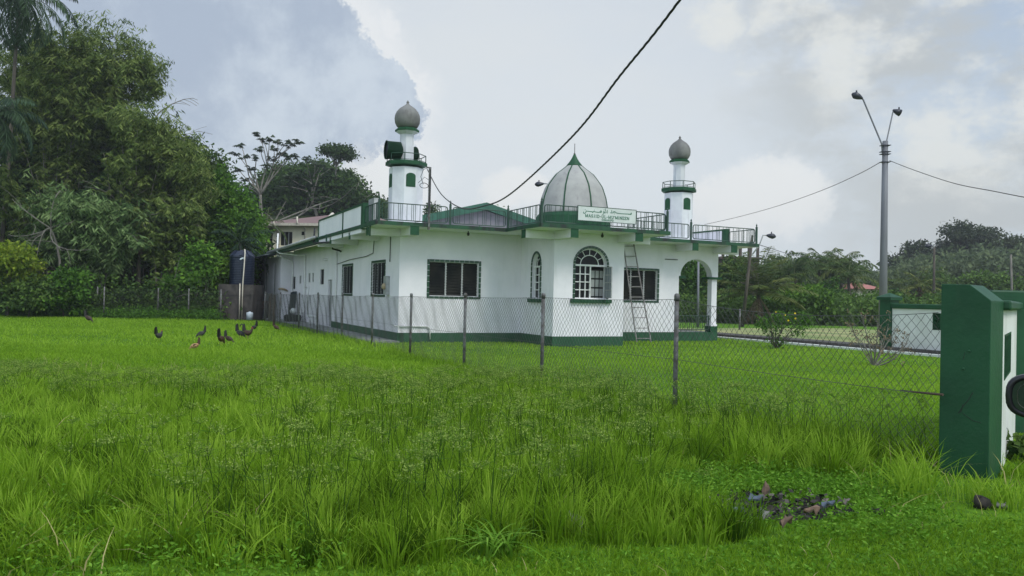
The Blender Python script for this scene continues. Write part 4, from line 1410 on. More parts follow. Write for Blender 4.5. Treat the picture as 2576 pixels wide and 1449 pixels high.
# dead branches
def bare_tree(px, Y, base_py, tips, label, r=.07, sub=3, name='bare_tree'):
    b = place(px, Y); t = thing(name, tuple(b), label, 'tree')
    m = MB(); f = P(px, base_py, Y)
    limb(m, b, f, r * 1.2, r, .08)
    for (tx, ty) in tips:
        tip = P(tx, ty, Y + rng.uniform(-1, .5))
        pts = limb(m, f, tip, r * .7, r * .2, .22, 6, 5)
        for q in range(sub):
            s = pts[2 + q]; e = s + (tip - f) * .35 + Vector(rng.normal(size=3)) * (tip - f).length * .22
            limb(m, s, e, r * .3, r * .1, .25, 4, 4)
    m.build('branches', M['palebark'], t)
bare_tree(128, 38.6, 575, [(20, 590), (60, 610), (150, 480), (230, 628), (30, 500), (180, 560), (92, 650)], 'leafless tree with crooked branches at the left', r=.05)
bare_tree(300, 42.3, 520, [(250, 515), (380, 470), (330, 440), (210, 470), (415, 520), (300, 450)], 'tangle of grey dead twigs hanging in the middle of the wood', r=.05)
bare_tree(425, 39.3, 790, [(455, 640), (485, 738)], 'thin pale leaning stem at the fence left of the tank', r=.045, sub=1, name='leaning_stem')
cu = thing('bare_bamboo_culm', tuple(place(330, 45)), 'leafless bamboo cane arching right against the sky below the tallest clump', 'bamboo')
m = MB()
pts = [place(330, 45), P(352, 480, 45), P(372, 330, 45), P(400, 283, 45), P(432, 262, 45), P(462, 250, 45), P(485, 247, 45), P(498, 252, 45)]
m.tube(pts, [.06, .05, .04, .035, .028, .02, .015, .01], 6)
for (s, e) in (((432, 262), (468, 262)), ((448, 254), (478, 266)), ((462, 250), (495, 266)), ((475, 248), (500, 262)), ((410, 276), (416, 268)), ((440, 258), (444, 246))):
    m.tube([P(*s, 45), P((s[0] + e[0]) / 2, (s[1] + e[1]) / 2 - 2, 45), P(*e, 45)], .012, 4)
m.build('cane', M['palebark'], cu)
cu = thing('bare_bamboo_culm', tuple(place(430, 46)), 'thin bare cane poking right above the creeper-draped tree', 'bamboo')
m = MB(); m.tube([place(430, 46), P(442, 420, 46), P(468, 338, 46), P(500, 330, 46), P(535, 338, 46)], [.05, .04, .025, .015, .008], 5)
m.tube([P(480, 332, 46), P(505, 322, 46), P(520, 318, 46)], .008, 4); m.build('cane', M['palebark'], cu)

# woodland mass behind everything on the left
pp = []
for _ in range(2300):
    px = rng.uniform(-60, 655); Y = rng.uniform(47, 66)
    d = skydir(px, 745); x = d.x / d.y * Y
    lim = np.interp(px, [-60, 330, 420, 500, 560, 610, 650], [430, 400, 400, 430, 480, 540, 620])
    zt_ = ztop(px, lim, Y); z = Hs(x, Y) + (zt_ - Hs(x, Y)) * rng.random()
    pp.append((x, Y, z))
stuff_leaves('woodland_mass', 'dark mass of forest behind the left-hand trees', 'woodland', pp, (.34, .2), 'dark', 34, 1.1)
pp = []
for _ in range(900):
    px = rng.uniform(-60, 560); Y = rng.uniform(38.5, 46)
    d = skydir(px, 745); x = d.x / d.y * Y
    pp.append((x, Y, Hs(x, Y) + rng.random() ** 1.6 * 1.9))
stuff_leaves('undergrowth', 'shady undergrowth behind the left-hand fence', 'undergrowth', pp, (.2, .12), 'broad', 26, .5)
# strip of weeds along the foot of the fence
pp = []
for _ in range(950):
    px = rng.uniform(-20, 560); Y = rng.uniform(37.2, 39.2)
    d = skydir(px, 745); x = d.x / d.y * Y
    pp.append((x, Y, Hs(x, Y) + rng.random() ** 2 * .45))
stuff_leaves('weed_strip', 'low weeds along the foot of the back fence', 'weeds', pp, (.14, .05), 'vine', 22, .3)

# ---- hill behind the cream house
cecropia(655, 86, [(592, 384, (640, 455)), (606, 362, (625, 440)), (612, 390, (625, 440)), (600, 425, (640, 470)), (628, 418, (640, 455)), (648, 335, (672, 420)), (662, 350, (672, 420)), (678, 345, (672, 420)),
                   (700, 352, (690, 405)), (722, 356, (690, 405)), (735, 362, (690, 405)), (750, 355, (690, 405)), (655, 372, (672, 420)), (690, 372, (690, 405)), (708, 385, (690, 430)), (680, 395, (672, 420)),
                   (722, 392, (690, 430)), (740, 390, (700, 430)), (590, 462, (640, 480)), (618, 450, (640, 455)), (675, 412, (690, 430)), (640, 392, (640, 430)), (575, 440, (640, 480))],
         (655, 490), 'tall open tree with palmate leaf heads on bare pale branches, above the cream house')
cecropia(795, 92, [(770, 398, (782, 450)), (790, 402, (790, 440)), (805, 410, (790, 440)), (815, 420, (800, 445)), (760, 425, (782, 450)), (745, 440, (782, 460)), (830, 425, (800, 445)), (720, 440, (770, 470)), (800, 500, None), (840, 500, None), (700, 470, (770, 480))],
         (785, 500), 'lower palmate-leaved tree right of the tall open one')
broad_tree(720, 99, 412, 75, 'broad', 'rounded tree behind the palmate-leaved trees', bot=560, leaf=(.42, .24), rc=1.0, lobes_n=10, lai=3.2)
broad_tree(800, 103, 404, 62, 'broad', 'dense tree in the middle of the hill behind the house', bot=560, leaf=(.42, .24), rc=1.0, lobes_n=10, lai=3.2, tl=(.3, .9))
broad_tree(845, 98, 430, 50, 'broad', 'dark conical tree below the flat-topped tree', bot=560, leaf=(.4, .2), rc=.9, lobes_n=10)
broad_tree(884, 96, 462, 30, 'broad', 'dark small-crowned tree at the right end of the hill', bot=560, leaf=(.4, .2), rc=.8, lobes_n=8)
broad_tree(925, 99, 497, 34, 'broad', 'bushy tree just left of the left minaret', bot=560, leaf=(.4, .2), rc=.8, lobes_n=8)
broad_tree(1078, 99, 505, 14, 'broad', 'treetop showing between the left minaret and the green gable', bot=560, leaf=(.4, .2), rc=.6, lobes_n=5)
broad_tree(1243, 99, 512, 9, 'broad', 'small treetop poking above the green gable', bot=560, leaf=(.4, .2), rc=.5, lobes_n=4)
um = broad_tree(838, 96, 366, 44, 'dark', 'flat-topped umbrella tree standing above the hill', bot=404, leaf=(.34, .2), rc=.55, lobes_n=9, lai=3, trunk_r=.2, bark='palebark', tl=(.3, 1))
bare_tree(900, 94, 520, [(862, 488), (884, 470), (915, 478), (938, 488), (905, 455)], 'leafless tree branching in front of the hill, left of the left minaret', r=.11, sub=2)
bare_tree(690, 80, 560, [(720, 505), (790, 480), (850, 500), (665, 535)], 'pale bare boughs sweeping low behind the roof of the cream house', r=.13, sub=2)
pp = []
for _ in range(1500):
    px = rng.uniform(640, 960); Y = rng.uniform(92, 112)
    d = skydir(px, 745); x = d.x / d.y * Y
    lim = np.interp(px, [640, 700, 800, 860, 905, 930, 960], [490, 440, 430, 460, 500, 520, 530])
    zt_ = ztop(px, lim, Y); z = Hs(x, Y) + (zt_ - Hs(x, Y)) * rng.random()
    pp.append((x, Y, z))
stuff_leaves('hill_woodland', 'dark woodland covering the hill behind the cream house', 'woodland', pp, (.55, .34), 'broad', 26, 1.6, tl=(0, .55))

# ---- right-hand side
broad_tree(1745, 62, 640, 48, 'vine', 'creeper-covered tree seen through the porch arch', bot=800, leaf=(.32, .2), rc=.7, lobes_n=10, lai=4, tl=(0, .6))
broad_tree(1833, 66, 648, 38, 'broad', 'green tree right of the porch column', bot=800, leaf=(.32, .2), rc=.7, lobes_n=9, lai=3.5, tl=(.3, .9))
palm(1912, 52, 1908, 742, 26, 3.5, 'coco', 'large coconut palm right of the porch with fronds from near the ground', trunk_r=.16, bark='bark', el=(.1, 1.5), droop=.95, leafl=.85, leafw=.085, pairs=40, hang=.35, skirt=8, tlo=.3, thi=.9, name='coconut_palm')
palm(2005, 72, 2000, 680, 20, 3.2, 'coco', 'dull coconut palm on the skyline, first right of the big low palm', trunk_r=.14, bark='bark', droop=1.6, leafl=.75, leafw=.10, hang=.9, tlo=.1, thi=.6, name='coconut_palm')
palm(2065, 76, 2060, 672, 20, 3.2, 'coco', 'coconut palm crown in the middle of the skyline left of the steel pole', trunk_r=.14, bark='bark', droop=1.6, leafl=.75, leafw=.10, hang=.9, tlo=.1, thi=.7, name='coconut_palm')
palm(2120, 74, 2112, 676, 22, 3.3, 'coco', 'fullest coconut palm on the skyline left of the steel pole', trunk_r=.14, bark='bark', droop=1.6, leafl=.75, leafw=.10, hang=.9, tlo=.2, thi=.8, name='coconut_palm')
palm(2136, 66, 2134, 700, 14, 2.6, 'coco', 'coconut palm in front of the red roof', trunk_r=.14, bark='bark', droop=1.3, leafl=.6, leafw=.08, hang=.7, tlo=.2, thi=.7, name='coconut_palm')
palm(2312, 66, 2312, 722, 16, 2.3, 'coco', 'yellowing coconut palm between the two dark and steel poles', trunk_r=.14, bark='bark', droop=1.2, leafl=.5, leafw=.07, hang=.6, tlo=.45, thi=1.0, skirt=7, name='coconut_palm')
palm(2262, 70, 2262, 725, 12, 2.4, 'coco', 'small coconut palm just right of the steel pole', trunk_r=.12, bark='bark', droop=1.2, leafl=.5, leafw=.07, hang=.6, tlo=.3, thi=.8, name='coconut_palm')
broad_tree(1975, 92, 652, 55, 'far', 'grey-green feathery trees behind the big low palm', bot=760, leaf=(.55, .22), rc=1.0, lobes_n=9, lai=3)
broad_tree(2090, 96, 650, 60, 'far', 'grey-green rounded tree behind the skyline palms', bot=760, leaf=(.5, .25), rc=1.0, lobes_n=9)
broad_tree(2185, 98, 690, 30, 'far', 'low dull tree left of the steel pole on the skyline', bot=760, leaf=(.5, .25), rc=1.0, lobes_n=8)
broad_tree(2290, 128, 606, 50, 'fardark', 'round-crowned grey-green tree right of the steel pole', bot=720, leaf=(.6, .34), rc=1.3, lobes_n=11, trunk_r=.3)
broad_tree(2438, 126, 556, 62, 'fardark', 'largest tree on the right skyline with sky showing through its crown', bot=650, leaf=(.5, .28), rc=1.0, lobes_n=13, lai=1.9, trunk_r=.45)
broad_tree(2378, 124, 628, 22, 'fardark', 'smaller lacy tree left of the largest skyline tree', bot=670, leaf=(.5, .28), rc=.9, lobes_n=7, lai=1.4)
broad_tree(2550, 118, 584, 36, 'fardark', 'dark dense tree at the right edge of the skyline', bot=680, leaf=(.5, .3), rc=1.2, lobes_n=10, tl=(.4, 1))
broad_tree(2092, 63, 702, 25, 'vine', 'dark creeper-covered stump of a tree in the green bank', bot=800, leaf=(.3, .18), rc=.5, lobes_n=8, tl=(0, .35))
broad_tree(2238, 64, 735, 40, 'vine', 'dark creeper-covered bush behind the white boundary wall', name='shrub', cat='shrub', bot=800, leaf=(.3, .18), rc=.5, lobes_n=8, tl=(0, .4))
broad_tree(2160, 62, 752, 30, 'vine', 'small dark bush on the bank left of the steel pole', name='shrub', cat='shrub', bot=805, leaf=(.3, .18), rc=.5, lobes_n=8, tl=(.0, .4))
broad_tree(1985, 60, 718, 15, 'dark', 'small dark sapling right of the big low palm', name='shrub', cat='shrub', bot=770, leaf=(.25, .15), rc=.4, lobes_n=6)
broad_tree(2350, 100, 682, 55, 'farlight', 'light green feathery tree in front of the right-hand hill', bot=740, leaf=(.5, .22), rc=.9, lobes_n=9)
broad_tree(2480, 80, 690, 60, 'farlight', 'light green bush showing above the dark green pier', bot=760, leaf=(.4, .22), rc=.8, lobes_n=8)
broad_tree(2560, 78, 700, 40, 'farlight', 'light green bush at the right edge above the far pier', bot=760, leaf=(.4, .22), rc=.8, lobes_n=8)
pp = []
for _ in range(3600):
    px = rng.uniform(1790, 2640); Y = rng.uniform(100, 150)
    d = skydir(px, 745); x = d.x / d.y * Y
    lim = np.interp(px, [1790, 2000, 2150, 2200, 2240, 2300, 2400, 2560, 2640], [686, 680, 692, 722, 708, 672, 655, 640, 645]) + 8 * math.sin(px * .06) + 7 * math.sin(px * .13 + 2)
    zt_ = ztop(px, lim, Y); z = Hs(x, Y) + (zt_ - Hs(x, Y)) * rng.random() ** .8
    pp.append((x, Y, z))
stuff_leaves('far_woodland', 'grey-green woodland on the right-hand hill', 'woodland', pp, (.75, .42), 'far', 24, 2.0)
pp = []
for _ in range(2600):
    px = rng.uniform(1700, 2420); Y = rng.uniform(54, 92)
    d = skydir(px, 745); x = d.x / d.y * Y
    lim = np.interp(px, [1700, 1900, 2100, 2250, 2420], [748, 756, 750, 756, 762]) + 9 * math.sin(px * .05) + 6 * math.sin(px * .11)
    zt_ = max(ztop(px, lim, Y), Hs(x, Y) + .6); z = Hs(x, Y) + (zt_ - Hs(x, Y)) * rng.random()
    pp.append((x, Y, z))
stuff_leaves('green_bank', 'bank of bright creepers and bushes beyond the dry field', 'undergrowth', pp, (.34, .2), 'farlight', 26, .9, tl=(.0, .9))

pp = []
for _ in range(900):
    px = rng.uniform(1935, 2085); Y = rng.uniform(55, 66)
    d = skydir(px, 745); x = d.x / d.y * Y
    lim = 728 + 10 * math.sin(px * .045) + 30 * abs(px - 2010) / 75
    zt_ = max(ztop(px, lim, Y), Hs(x, Y) + .4); pp.append((x, Y, Hs(x, Y) + (zt_ - Hs(x, Y)) * rng.random()))
stuff_leaves('creeper_slope', 'light green creeper-covered slope right of the big low palm', 'undergrowth', pp, (.30, .2), 'bright', 22, .8, tl=(0, .75))

# ---- flowering bush and dead bush on the mosque lawn
b = G(1951, 878); b.z = Hs(b.x, b.y)
fb = thing('flowering_bush', tuple(b), 'lanky green bush with a few yellow flowers on the lawn behind the fence', 'bush')
m = MB()
for k in range(16):
    a = rng.uniform(0, 6.28); h = rng.uniform(.5, 1.15); r_ = rng.uniform(.1, .75)
    limb(m, b, b + Vector((math.cos(a) * r_ + .12, math.sin(a) * r_, h)), .016, .006, .12, 4, 4)
m.build('stems', M['bark'], fb)
nb = NB()
lob = [((b.x, b.y, b.z + .3), (.24, .24, .32))] + [((b.x + rng.uniform(-.5, .85), b.y + rng.uniform(-.4, .4), b.z + rng.uniform(.55, 1.08)), (.22, .22, .16)) for _ in range(10)]
crown_leaves(nb, lob, (.09, .05), 1.0, .14, .2, 6)
nb.build('foliage', LM['vine'], fb)
mfl = pmat('yellow_petals', (.75, .55, .02), None, 5, .6)
for (x, y) in ((1952, 784), (2000, 788), (2001, 801), (1976, 792), (1983, 806)):
    c = P(x, y, b.y - .2)
    m = MB(); 
    for k in range(5):
        a = k * 1.256
        d = Vector((math.cos(a), -.35, math.sin(a))) * .034; s = Vector((-math.sin(a), 0, math.cos(a))) * .016
        m.add([c, c + d * .6 + s, c + d, c + d * .6 - s], [(0, 1, 2, 3)])
    m.build('flower', mfl, fb)
b = G(2197, 922); b.z = Hs(b.x, b.y)
db = thing('dry_bush', tuple(b), 'almost leafless bush with brown flower heads on the lawn behind the fence', 'bush')
m = MB(); nb = NB()
for (tx, ty) in ((2140, 838), (2135, 800), (2165, 790), (2205, 795), (2235, 815), (2262, 820), (2285, 862), (2290, 838), (2250, 860), (2180, 840), (2215, 845), (2160, 860)):
    tip = P(tx, ty, b.y + rng.uniform(-.35, .35)); pts = limb(m, b, tip, .02, .006, .14, 6, 4)
    for q in range(6):
        e = pts[3 + q % 3] + Vector(rng.normal(size=3)) * .16 + Vector((0, 0, .1)); limb(m, pts[3 + q % 3], e, .006, .003, .2, 3, 3)
        n = 7; leaf_quads(nb, np.repeat(np.array(e)[None], n, 0) + rng.normal(size=(n, 3)) * .025, unit(n), .06, .03, rng.uniform(.3, 1, n))
m.build('stems', M['palebark'], db)
nb.build('foliage', LM['dry'], db)  # this part is the dry flower heads on the twigs

# ------------------------------------------------------------------ hard landscape
def sheet(name, pts, mat, label, cat, z=.012):
    m = MB()
    m.prism([(p.x, p.y) for p in pts], -.1, z)
    o = m.build(name, M[mat])
    return setp(o, label, cat, kind='structure')


ap = [A(-.93, -.25), A(-.02, -.25), A(-.02, 18.9), A(-.65, 18.9), A(-.65, 29), A(-2.6, 29), A(-1.35, 19.5), A(-.93, 12)]
sheet('path', ap, 'concrete', 'grey concrete apron along the left side of the mosque', 'path', .055)
kb = [G(1806, 846), G(2236, 884), G(2236, 876), G(1806, 840)]
m = MB()
p0, p1 = G(1800, 851), G(2262, 890.5)
d = (p1 - p0).normalized(); n = Vector((-d.y, d.x, 0))
F = Matrix(((d.x, n.x, 0, p0.x), (d.y, n.y, 0, p0.y), (0, 0, 1, 0), (0, 0, 0, 1)))
m.M = F; Lk = (p1 - p0).length + 4
m.box(-6, Lk, 0, .3, -.1, .07)
setp(m.build('kerb', M['dirtywhite']), 'pale concrete edge strip across the lawn beyond the bushes', 'kerb', kind='structure')
m = MB(F); m.box(-6, Lk, .302, 1.5, -.1, .16)
setp(m.build('road', M['darkconc']), 'grey driveway behind the pale edge strip', 'driveway', kind='structure')
mdf, t, bb_ = new_mat('dry_field_grass')
f1, _ = noise_node(t, .35, 6, .6, (1, 1, 1), .35, .65)
c = mix_node(t, f1, (.13, .20, .045), (.34, .33, .14))
t.links.new(c, bb_.inputs['Base Color']); bb_.inputs['Roughness'].default_value = .95
m = MB(F); m.box(-8, Lk + 6, 1.502, 17, -.2, .05)
fo = m.build('field', mdf); setp(fo, 'pale dry field beyond the driveway', 'field', kind='structure')


# ---- chain-link fences
def chain_part(nb, p0, p1, z0, z1, cw, chh, r, sag=0.0, zt1=None):
    """woven diamond wires between two ground points"""
    d = p1 - p0; ln = d.length; d = d.normalized()
    if zt1 is None: zt1 = z1
    n = int(ln / cw); rows = int(round((max(z1, zt1) - z0) / (chh / 2)))
    i = np.arange(n)[:, None]; j = np.arange(rows + 1)[None, :]
    s = i * cw + np.where(((i + j) % 2) == 0, 0.0, cw)
    s = s + 0 * j
    fr = s / ln
    top = z1 + (zt1 - z1) * fr - sag * 4 * fr * (1 - fr)
    z = z0 + (top - z0) * j / rows
    off = np.where((i + j) % 2 == 0, .002, -.002)
    x = p0.x + d.x * s - d.y * off; y = p0.y + d.y * s + d.x * off
    wob = .006 * np.sin(s * 3.1 + z * 4) + .004 * np.sin(s * 9.7 - z * 7)
    x = x - d.y * wob * 3; y = y + d.x * wob * 3
    pts = np.stack([x, y, z + wob], -1)
    v, q = np_tubes(pts[:, :-1].reshape(-1, 3), pts[:, 1:].reshape(-1, 3), r, r, 3)
    nb.add(v, q)


fence = thing('chain_link_fence', tuple(A(-1, -15)), 'chain-link fence on weathered pipe posts running from the green pier past the mosque', 'fence')
FP = []
apier = None
EV = 3                                        # post columns in the photograph
fpx = [1703, 1367, 1171, 1035, 938, 862, 800, 753]
tops = [745, 742, 741, 741, 740, 740, 738, 738]
P0f = Vector((2.07, 9.9, 0)); dirf = (Vector((-8.55, 31.2, 0)) - P0f).normalized()
for px, ty in zip(fpx, tops):
    d = skydir(px, 745); k = d.x / d.y
    t = (k * P0f.y - P0f.x) / (dirf.x - k * dirf.y)
    q = P0f + dirf * t
    zt = P(px, ty, q.y).z
    FP.append((q, zt))
last = FP[-1][0] + dirf * 4.0
FP.append((last, 1.42)); FP.append((last + dirf * 4.0, 1.42))
for (q, zt) in FP:
    m = MB(); m.sm = True
    gz = Hs(q.x, q.y)
    m.tube([(q.x, q.y, gz - .2), (q.x, q.y, zt + .01)], .030, 12)
    m.lathe([(.034, zt - .06), (.036, zt), (.03, zt + .025), (.012, zt + .035)], (q.x, q.y, 0), 12)
    m.build('post', M['galv'], fence)
pierL = Vector((3.72, 6.86, 0))
nb = NB()
z_top = lambda k: FP[k][1] - .04
runs = [(pierL, FP[0][0], 1.44, z_top(0), .10)]
for k in range(len(FP) - 1): runs.append((FP[k][0], FP[k + 1][0], z_top(k), z_top(k + 1), .02))
for (a, b, za, zb, sg) in runs:
    near = min(a.length, b.length)
    chain_part(nb, a, b, .02, za, .043, .11, .0024 if near < 12 else .0026, sg, zb)
nb.build('mesh', M['wire'], fence)
m = MB()
for (a, b, za, zb, sg) in runs:
    for (f, sgg) in ((1.0, sg), (.5, .03)):
        pts = []
        for k in range(13):
            t = k / 12; q = a.lerp(b, t)
            pts.append((q.x, q.y, (za + (zb - za) * t - 4 * sgg * t * (1 - t)) * f))
        m.tube(pts, .003, 4)
m.build('line_wire', M['wire'], fence)

bf = thing('chain_link_fence', tuple(place(262, 38)), 'old chain-link fence along the edge of the wood on the left', 'fence')
bpx = [(-40, 37.0), (16, 37.3), (245, 38.6), (262, 37.6), (398, 38.8), (475, 38.2), (556, 38.4)]
pts = [place(x, Y) for x, Y in bpx]
for q in pts:
    m = MB(); m.sm = True; m.tube([(q.x, q.y, -.1), (q.x, q.y, 1.52)], .035, 8); m.build('post', M['galv'], bf)
nb = NB()
line = [pts[0], pts[1], pts[3], pts[5], pts[6]]
for a, b in zip(line[:-1], line[1:]): chain_part(nb, a, b, .03, 1.45, .075, .13, .0035)
nb.build('mesh', M['wirefar'], bf)
# posts of the road fence on the right
for (px, Y, ty, lab) in ((1862, 40, 777, 'short grey fence post standing in the dry field by the driveway'), (2268 - 30, 45, 800, 'short grey post in the field beside the steel pole')):
    q = place(px, Y)
    m = MB(); m.sm = True; m.tube([(q.x, q.y, -.1), (q.x, q.y, ztop(px, ty, Y))], .05, 8)
    o = m.build('field_post', M['galv'], None, tuple(q)); setp(o, lab, 'post')

# ---- green pier, wing wall and second pier at the right
Nn = Vector((4.02, 6.6, 0)); e1 = Vector((-.7071, .7071, 0)); e2 = Vector((.7071, .7071, 0))
pier = thing('gate_pier', tuple(Nn + e1 * .18 + e2 * .18), 'big dark green pier in front with a chamfered top', 'pier', 'green gate piers')
Fp = Matrix(((e1.x, e2.x, 0, Nn.x), (e1.y, e2.y, 0, Nn.y), (0, 0, 1, 0), (0, 0, 0, 1)))
m = MB(Fp)
prof = [(0, -.1), (.385, -.1), (.385, 1.69), (.16, 1.685), (0, 1.553)]
m.prism_y(prof, 0, .40)
pb = m.build('body', M['pier'], pier, bevel=.006)
m = MB(Fp)
for (x, z) in ((.16, 1.12), (.20, .965)):
    m.lathe([(.012, 0), (.011, .012), (.004, .016)], (x, 0, z), 8, axis=(0, -1, 0))
m.build('bolt_heads', M['pier'], pier)
m = MB(Fp)
def flat_crack(pts, w):
    for (x0, z0), (x1, z1) in zip(pts[:-1], pts[1:]):
        d = Vector((x1 - x0, z1 - z0)).normalized(); n = Vector((-d.y, d.x)) * w / 2
        m.prism_y([(x0 - n.x, z0 - n.y), (x1 - n.x, z1 - n.y), (x1 + n.x, z1 + n.y), (x0 + n.x, z0 + n.y)], -.0025, .001)
flat_crack([(.125, .77), (.16, .70), (.195, .65), (.225, .595), (.235, .58)], .0055)
flat_crack([(.215, .59), (.20, .66)], .004)
flat_crack([(.20, .585), (.15, .55), (.12, .53), (.06, .52)], .004)
flat_crack([(.19, 1.11), (.205, 1.04)], .0025)
m.build('crack', M['dark'], pier)
wend = Vector((5.99, 9.33, 0)); ws = Nn + e2 * .402 + Vector((.0, .005, 0))
dw = (wend - ws); lw = dw.length; dw.normalize(); nw = Vector((-dw.y, dw.x, 0))
Fw = frame(ws, dw, nw)
wall = thing('boundary_wall', tuple((ws + wend) / 2), 'short white wall with pierced green block between the two nearest green piers', 'wall')
m = MB(Fw)
wall_run(m, 0, lw, -.1, 1.47, .15, [(.25, 1.45, .84, 1.25)])
m.build('body', M['dirtywhite'], wall)
m = MB(Fw); m.box(0.004, lw - .004, -.06, .21, 1.472, 1.56); m.build('coping', M['pier'], wall, bevel=.02)
def breeze(F, x0, x1, z0, z1, parent, y0=-.006, cell=.2):
    m = MB(F)
    nxx = max(1, round((x1 - x0) / cell)); nz = max(1, round((z1 - z0) / cell))
    cx = (x1 - x0) / nxx; cz = (z1 - z0) / nz
    for i in range(nxx):
        for j in range(nz):
            a, b = x0 + i * cx, z0 + j * cz
            m.box(a, a + .022, y0, y0 + .11, b, b + cz); m.box(a + cx - .022, a + cx - .001, y0, y0 + .11, b, b + cz)
            for (u0, v0, u1, v1) in ((0, 0, 1, 1), (0, 1, 1, 0)):
                pts = []
                for k in range(7):
                    t = k / 6; bow = .14 * math.sin(math.pi * t)
                    pts.append((a + cx * (u0 + (u1 - u0) * t), y0 + .055, b + cz * (v0 + (v1 - v0) * t + (bow if v0 == 0 else -bow) * 0)))
                m.tube(pts, .018, 5)
            m.lathe([(cx * .27, -.05), (cx * .33, -.05), (cx * .33, .05), (cx * .27, .05), (cx * .27, -.05)], (a + cx / 2, y0 + .055, b + cz / 2), 12, axis=(0, 1, 0), cap=False)
    m.box(x0, x1, y0, y0 + .1, z1 - .018, z1); m.box(x0, x1, y0, y0 + .1, z0, z0 + .018)
    m.box(x0, x1, y0 + .112, y0 + .118, z0, z1)
    return m.build('pierced_block', M['pier'], parent)
breeze(Fw, .25, 1.45, .84, 1.25, wall)
p2 = thing('gate_pier', tuple(wend + dw * .2), 'second dark green pier at the right edge behind the short white wall', 'pier', 'green gate piers')
m = MB(frame(wend + Vector((-.30, .012, 0)), Vector((1, 0, 0)), Vector((0, 1, 0))))
m.box(0, .9, 0, .4, -.1, 1.70); m.build('body', M['pier'], p2, bevel=.02)

# far boundary wall and its pillar
q0 = G(2243, 885); q1 = G(2372, 896)
d2 = (q1 - q0).normalized(); L2 = (q1 - q0).length * 1.9; n2 = Vector((-d2.y, d2.x, 0))
F2 = frame(q0, d2, n2 * 1)
fw = thing('boundary_wall', tuple(q0), 'white boundary wall with green coping and pierced green block, beyond the fence', 'wall')
zt = P(2260, 768, q0.y).z
bx = P(2331, 780, (q0.y + q1.y) / 2 - .6)
s0 = (Vector((bx.x, bx.y, 0)) - q0).dot(d2)
za_, zb_ = P(2335, 829, q1.y + .5).z, P(2335, 787, q1.y + .5).z
m = MB(F2); wall_run(m, 0, L2, 0.02, zt - .1, .16, [(s0, s0 + 1.3, za_, zb_)])
m.build('body', M['dirtywhite'], fw)
m = MB(F2); m.box(0.001, L2, -.07, .23, zt - .098, zt + .05); m.build('coping', M['pier'], fw, bevel=.03)
breeze(F2, s0, s0 + 1.3, za_, zb_, fw, cell=.28)
pp_ = thing('wall_pillar', tuple(q0 - d2 * .2), 'slim dark green pillar with a pyramid cap at the end of the far white wall', 'pillar')
m = MB(frame(q0 - d2 * .40 - n2 * .08, d2, n2)); zc_ = P(2235, 755, q0.y).z
m.box(0, .39, 0, .39, 0, zc_)
m.build('shaft', M['pier'], pp_)
m = MB(frame(q0 - d2 * .40 - n2 * .08, d2, n2))
m.box(-.07, .46, -.07, .46, zc_ + .001, zc_ + .09); m.add([(-.09, -.09, zc_ + .091), (.48, -.09, zc_ + .091), (.48, .48, zc_ + .091), (-.09, .48, zc_ + .091), (.195, .195, zc_ + .24)], [(0, 1, 4), (1, 2, 4), (2, 3, 4), (3, 0, 4), (0, 3, 2, 1)])
m.build('cap', M['pier'], pp_)

# ---- stick poking from the pier through the fence
m = MB(); m.tube([P(2372, 993, 6.75), P(2330, 989, 6.9), P(2290, 985, 7.1), P(2264, 981, 7.3)], [.012, .011, .008, .003], 6)
o = m.build('rusty_rod', M['rust'], None, tuple(P(2372, 993, 6.75))); setp(o, 'rusty rod sticking out of the fence at the left edge of the big green pier', 'rod')

# ---- steel pole with two lamps
def lamp_head(parent, c, d, L_=.62, name='lamp_head'):
    d = Vector(d).normalized()
    m = MB(); m.sm = True
    m.lathe([(.04, 0), (.07, .05), (.13, .2), (.16, .36), (.13, L_ - .1), (.05, L_)], c, 16, axis=d)
    o = m.build(name, M['lamp'], parent)
    m = MB(); q = c + d * .3 + Vector((0, 0, .14)); m.lathe([(.035, 0), (.035, .09), (.02, .11)], q, 8); m.build('photocell', M['lamp'], o)
    return o


pb_ = place(2222, 35.0)
pole = thing('street_lamp', tuple(pb_), 'tall grey steel pole carrying two lamps on splayed arms, right of the mosque', 'street lamp')
Yp = 35.0
topz = P(2227, 355, Yp).z; px0 = P(2227, 355, Yp).x
m = MB(); m.sm = True
m.tube([(pb_.x, Yp, pb_.z - .2), ((pb_.x + px0) / 2, Yp, topz / 2), (px0, Yp, topz)], [.19, .15, .115], 16)
m.build('pole', M['polec'], pole)
for py in (366, 382, 388, 408):
    m = MB(); z = P(2227, py, Yp).z; m.box(px0 - .2, px0 + .2, Yp - .15, Yp + .15, z - .012, z + .012)
    m.build('clamp_band', M['lamp'], pole)
e = P(2168, 246, Yp)
m = MB(); m.sm = True; m.tube([(px0 - .14, Yp - .05, P(2222, 385, Yp).z), P(2218, 362, Yp), P(2172, 252, Yp), e], .035, 8); ar = m.build('lamp_arm', M['polec'], pole)
lamp_head(ar, P(2170, 248, Yp), P(2143, 236, Yp) - P(2170, 248, Yp), .52)
m = MB(); m.sm = True; m.tube([(px0 + .05, Yp + .1, topz - .3), P(2231, 352, Yp + .3), P(2246, 283, Yp + .8), P(2249, 277, Yp + .8)], .03, 8); ar = m.build('lamp_arm', M['polec'], pole)
lamp_head(ar, P(2246, 277, Yp + .8), P(2264, 286, Yp + .8) - P(2246, 279, Yp + .8), .40)

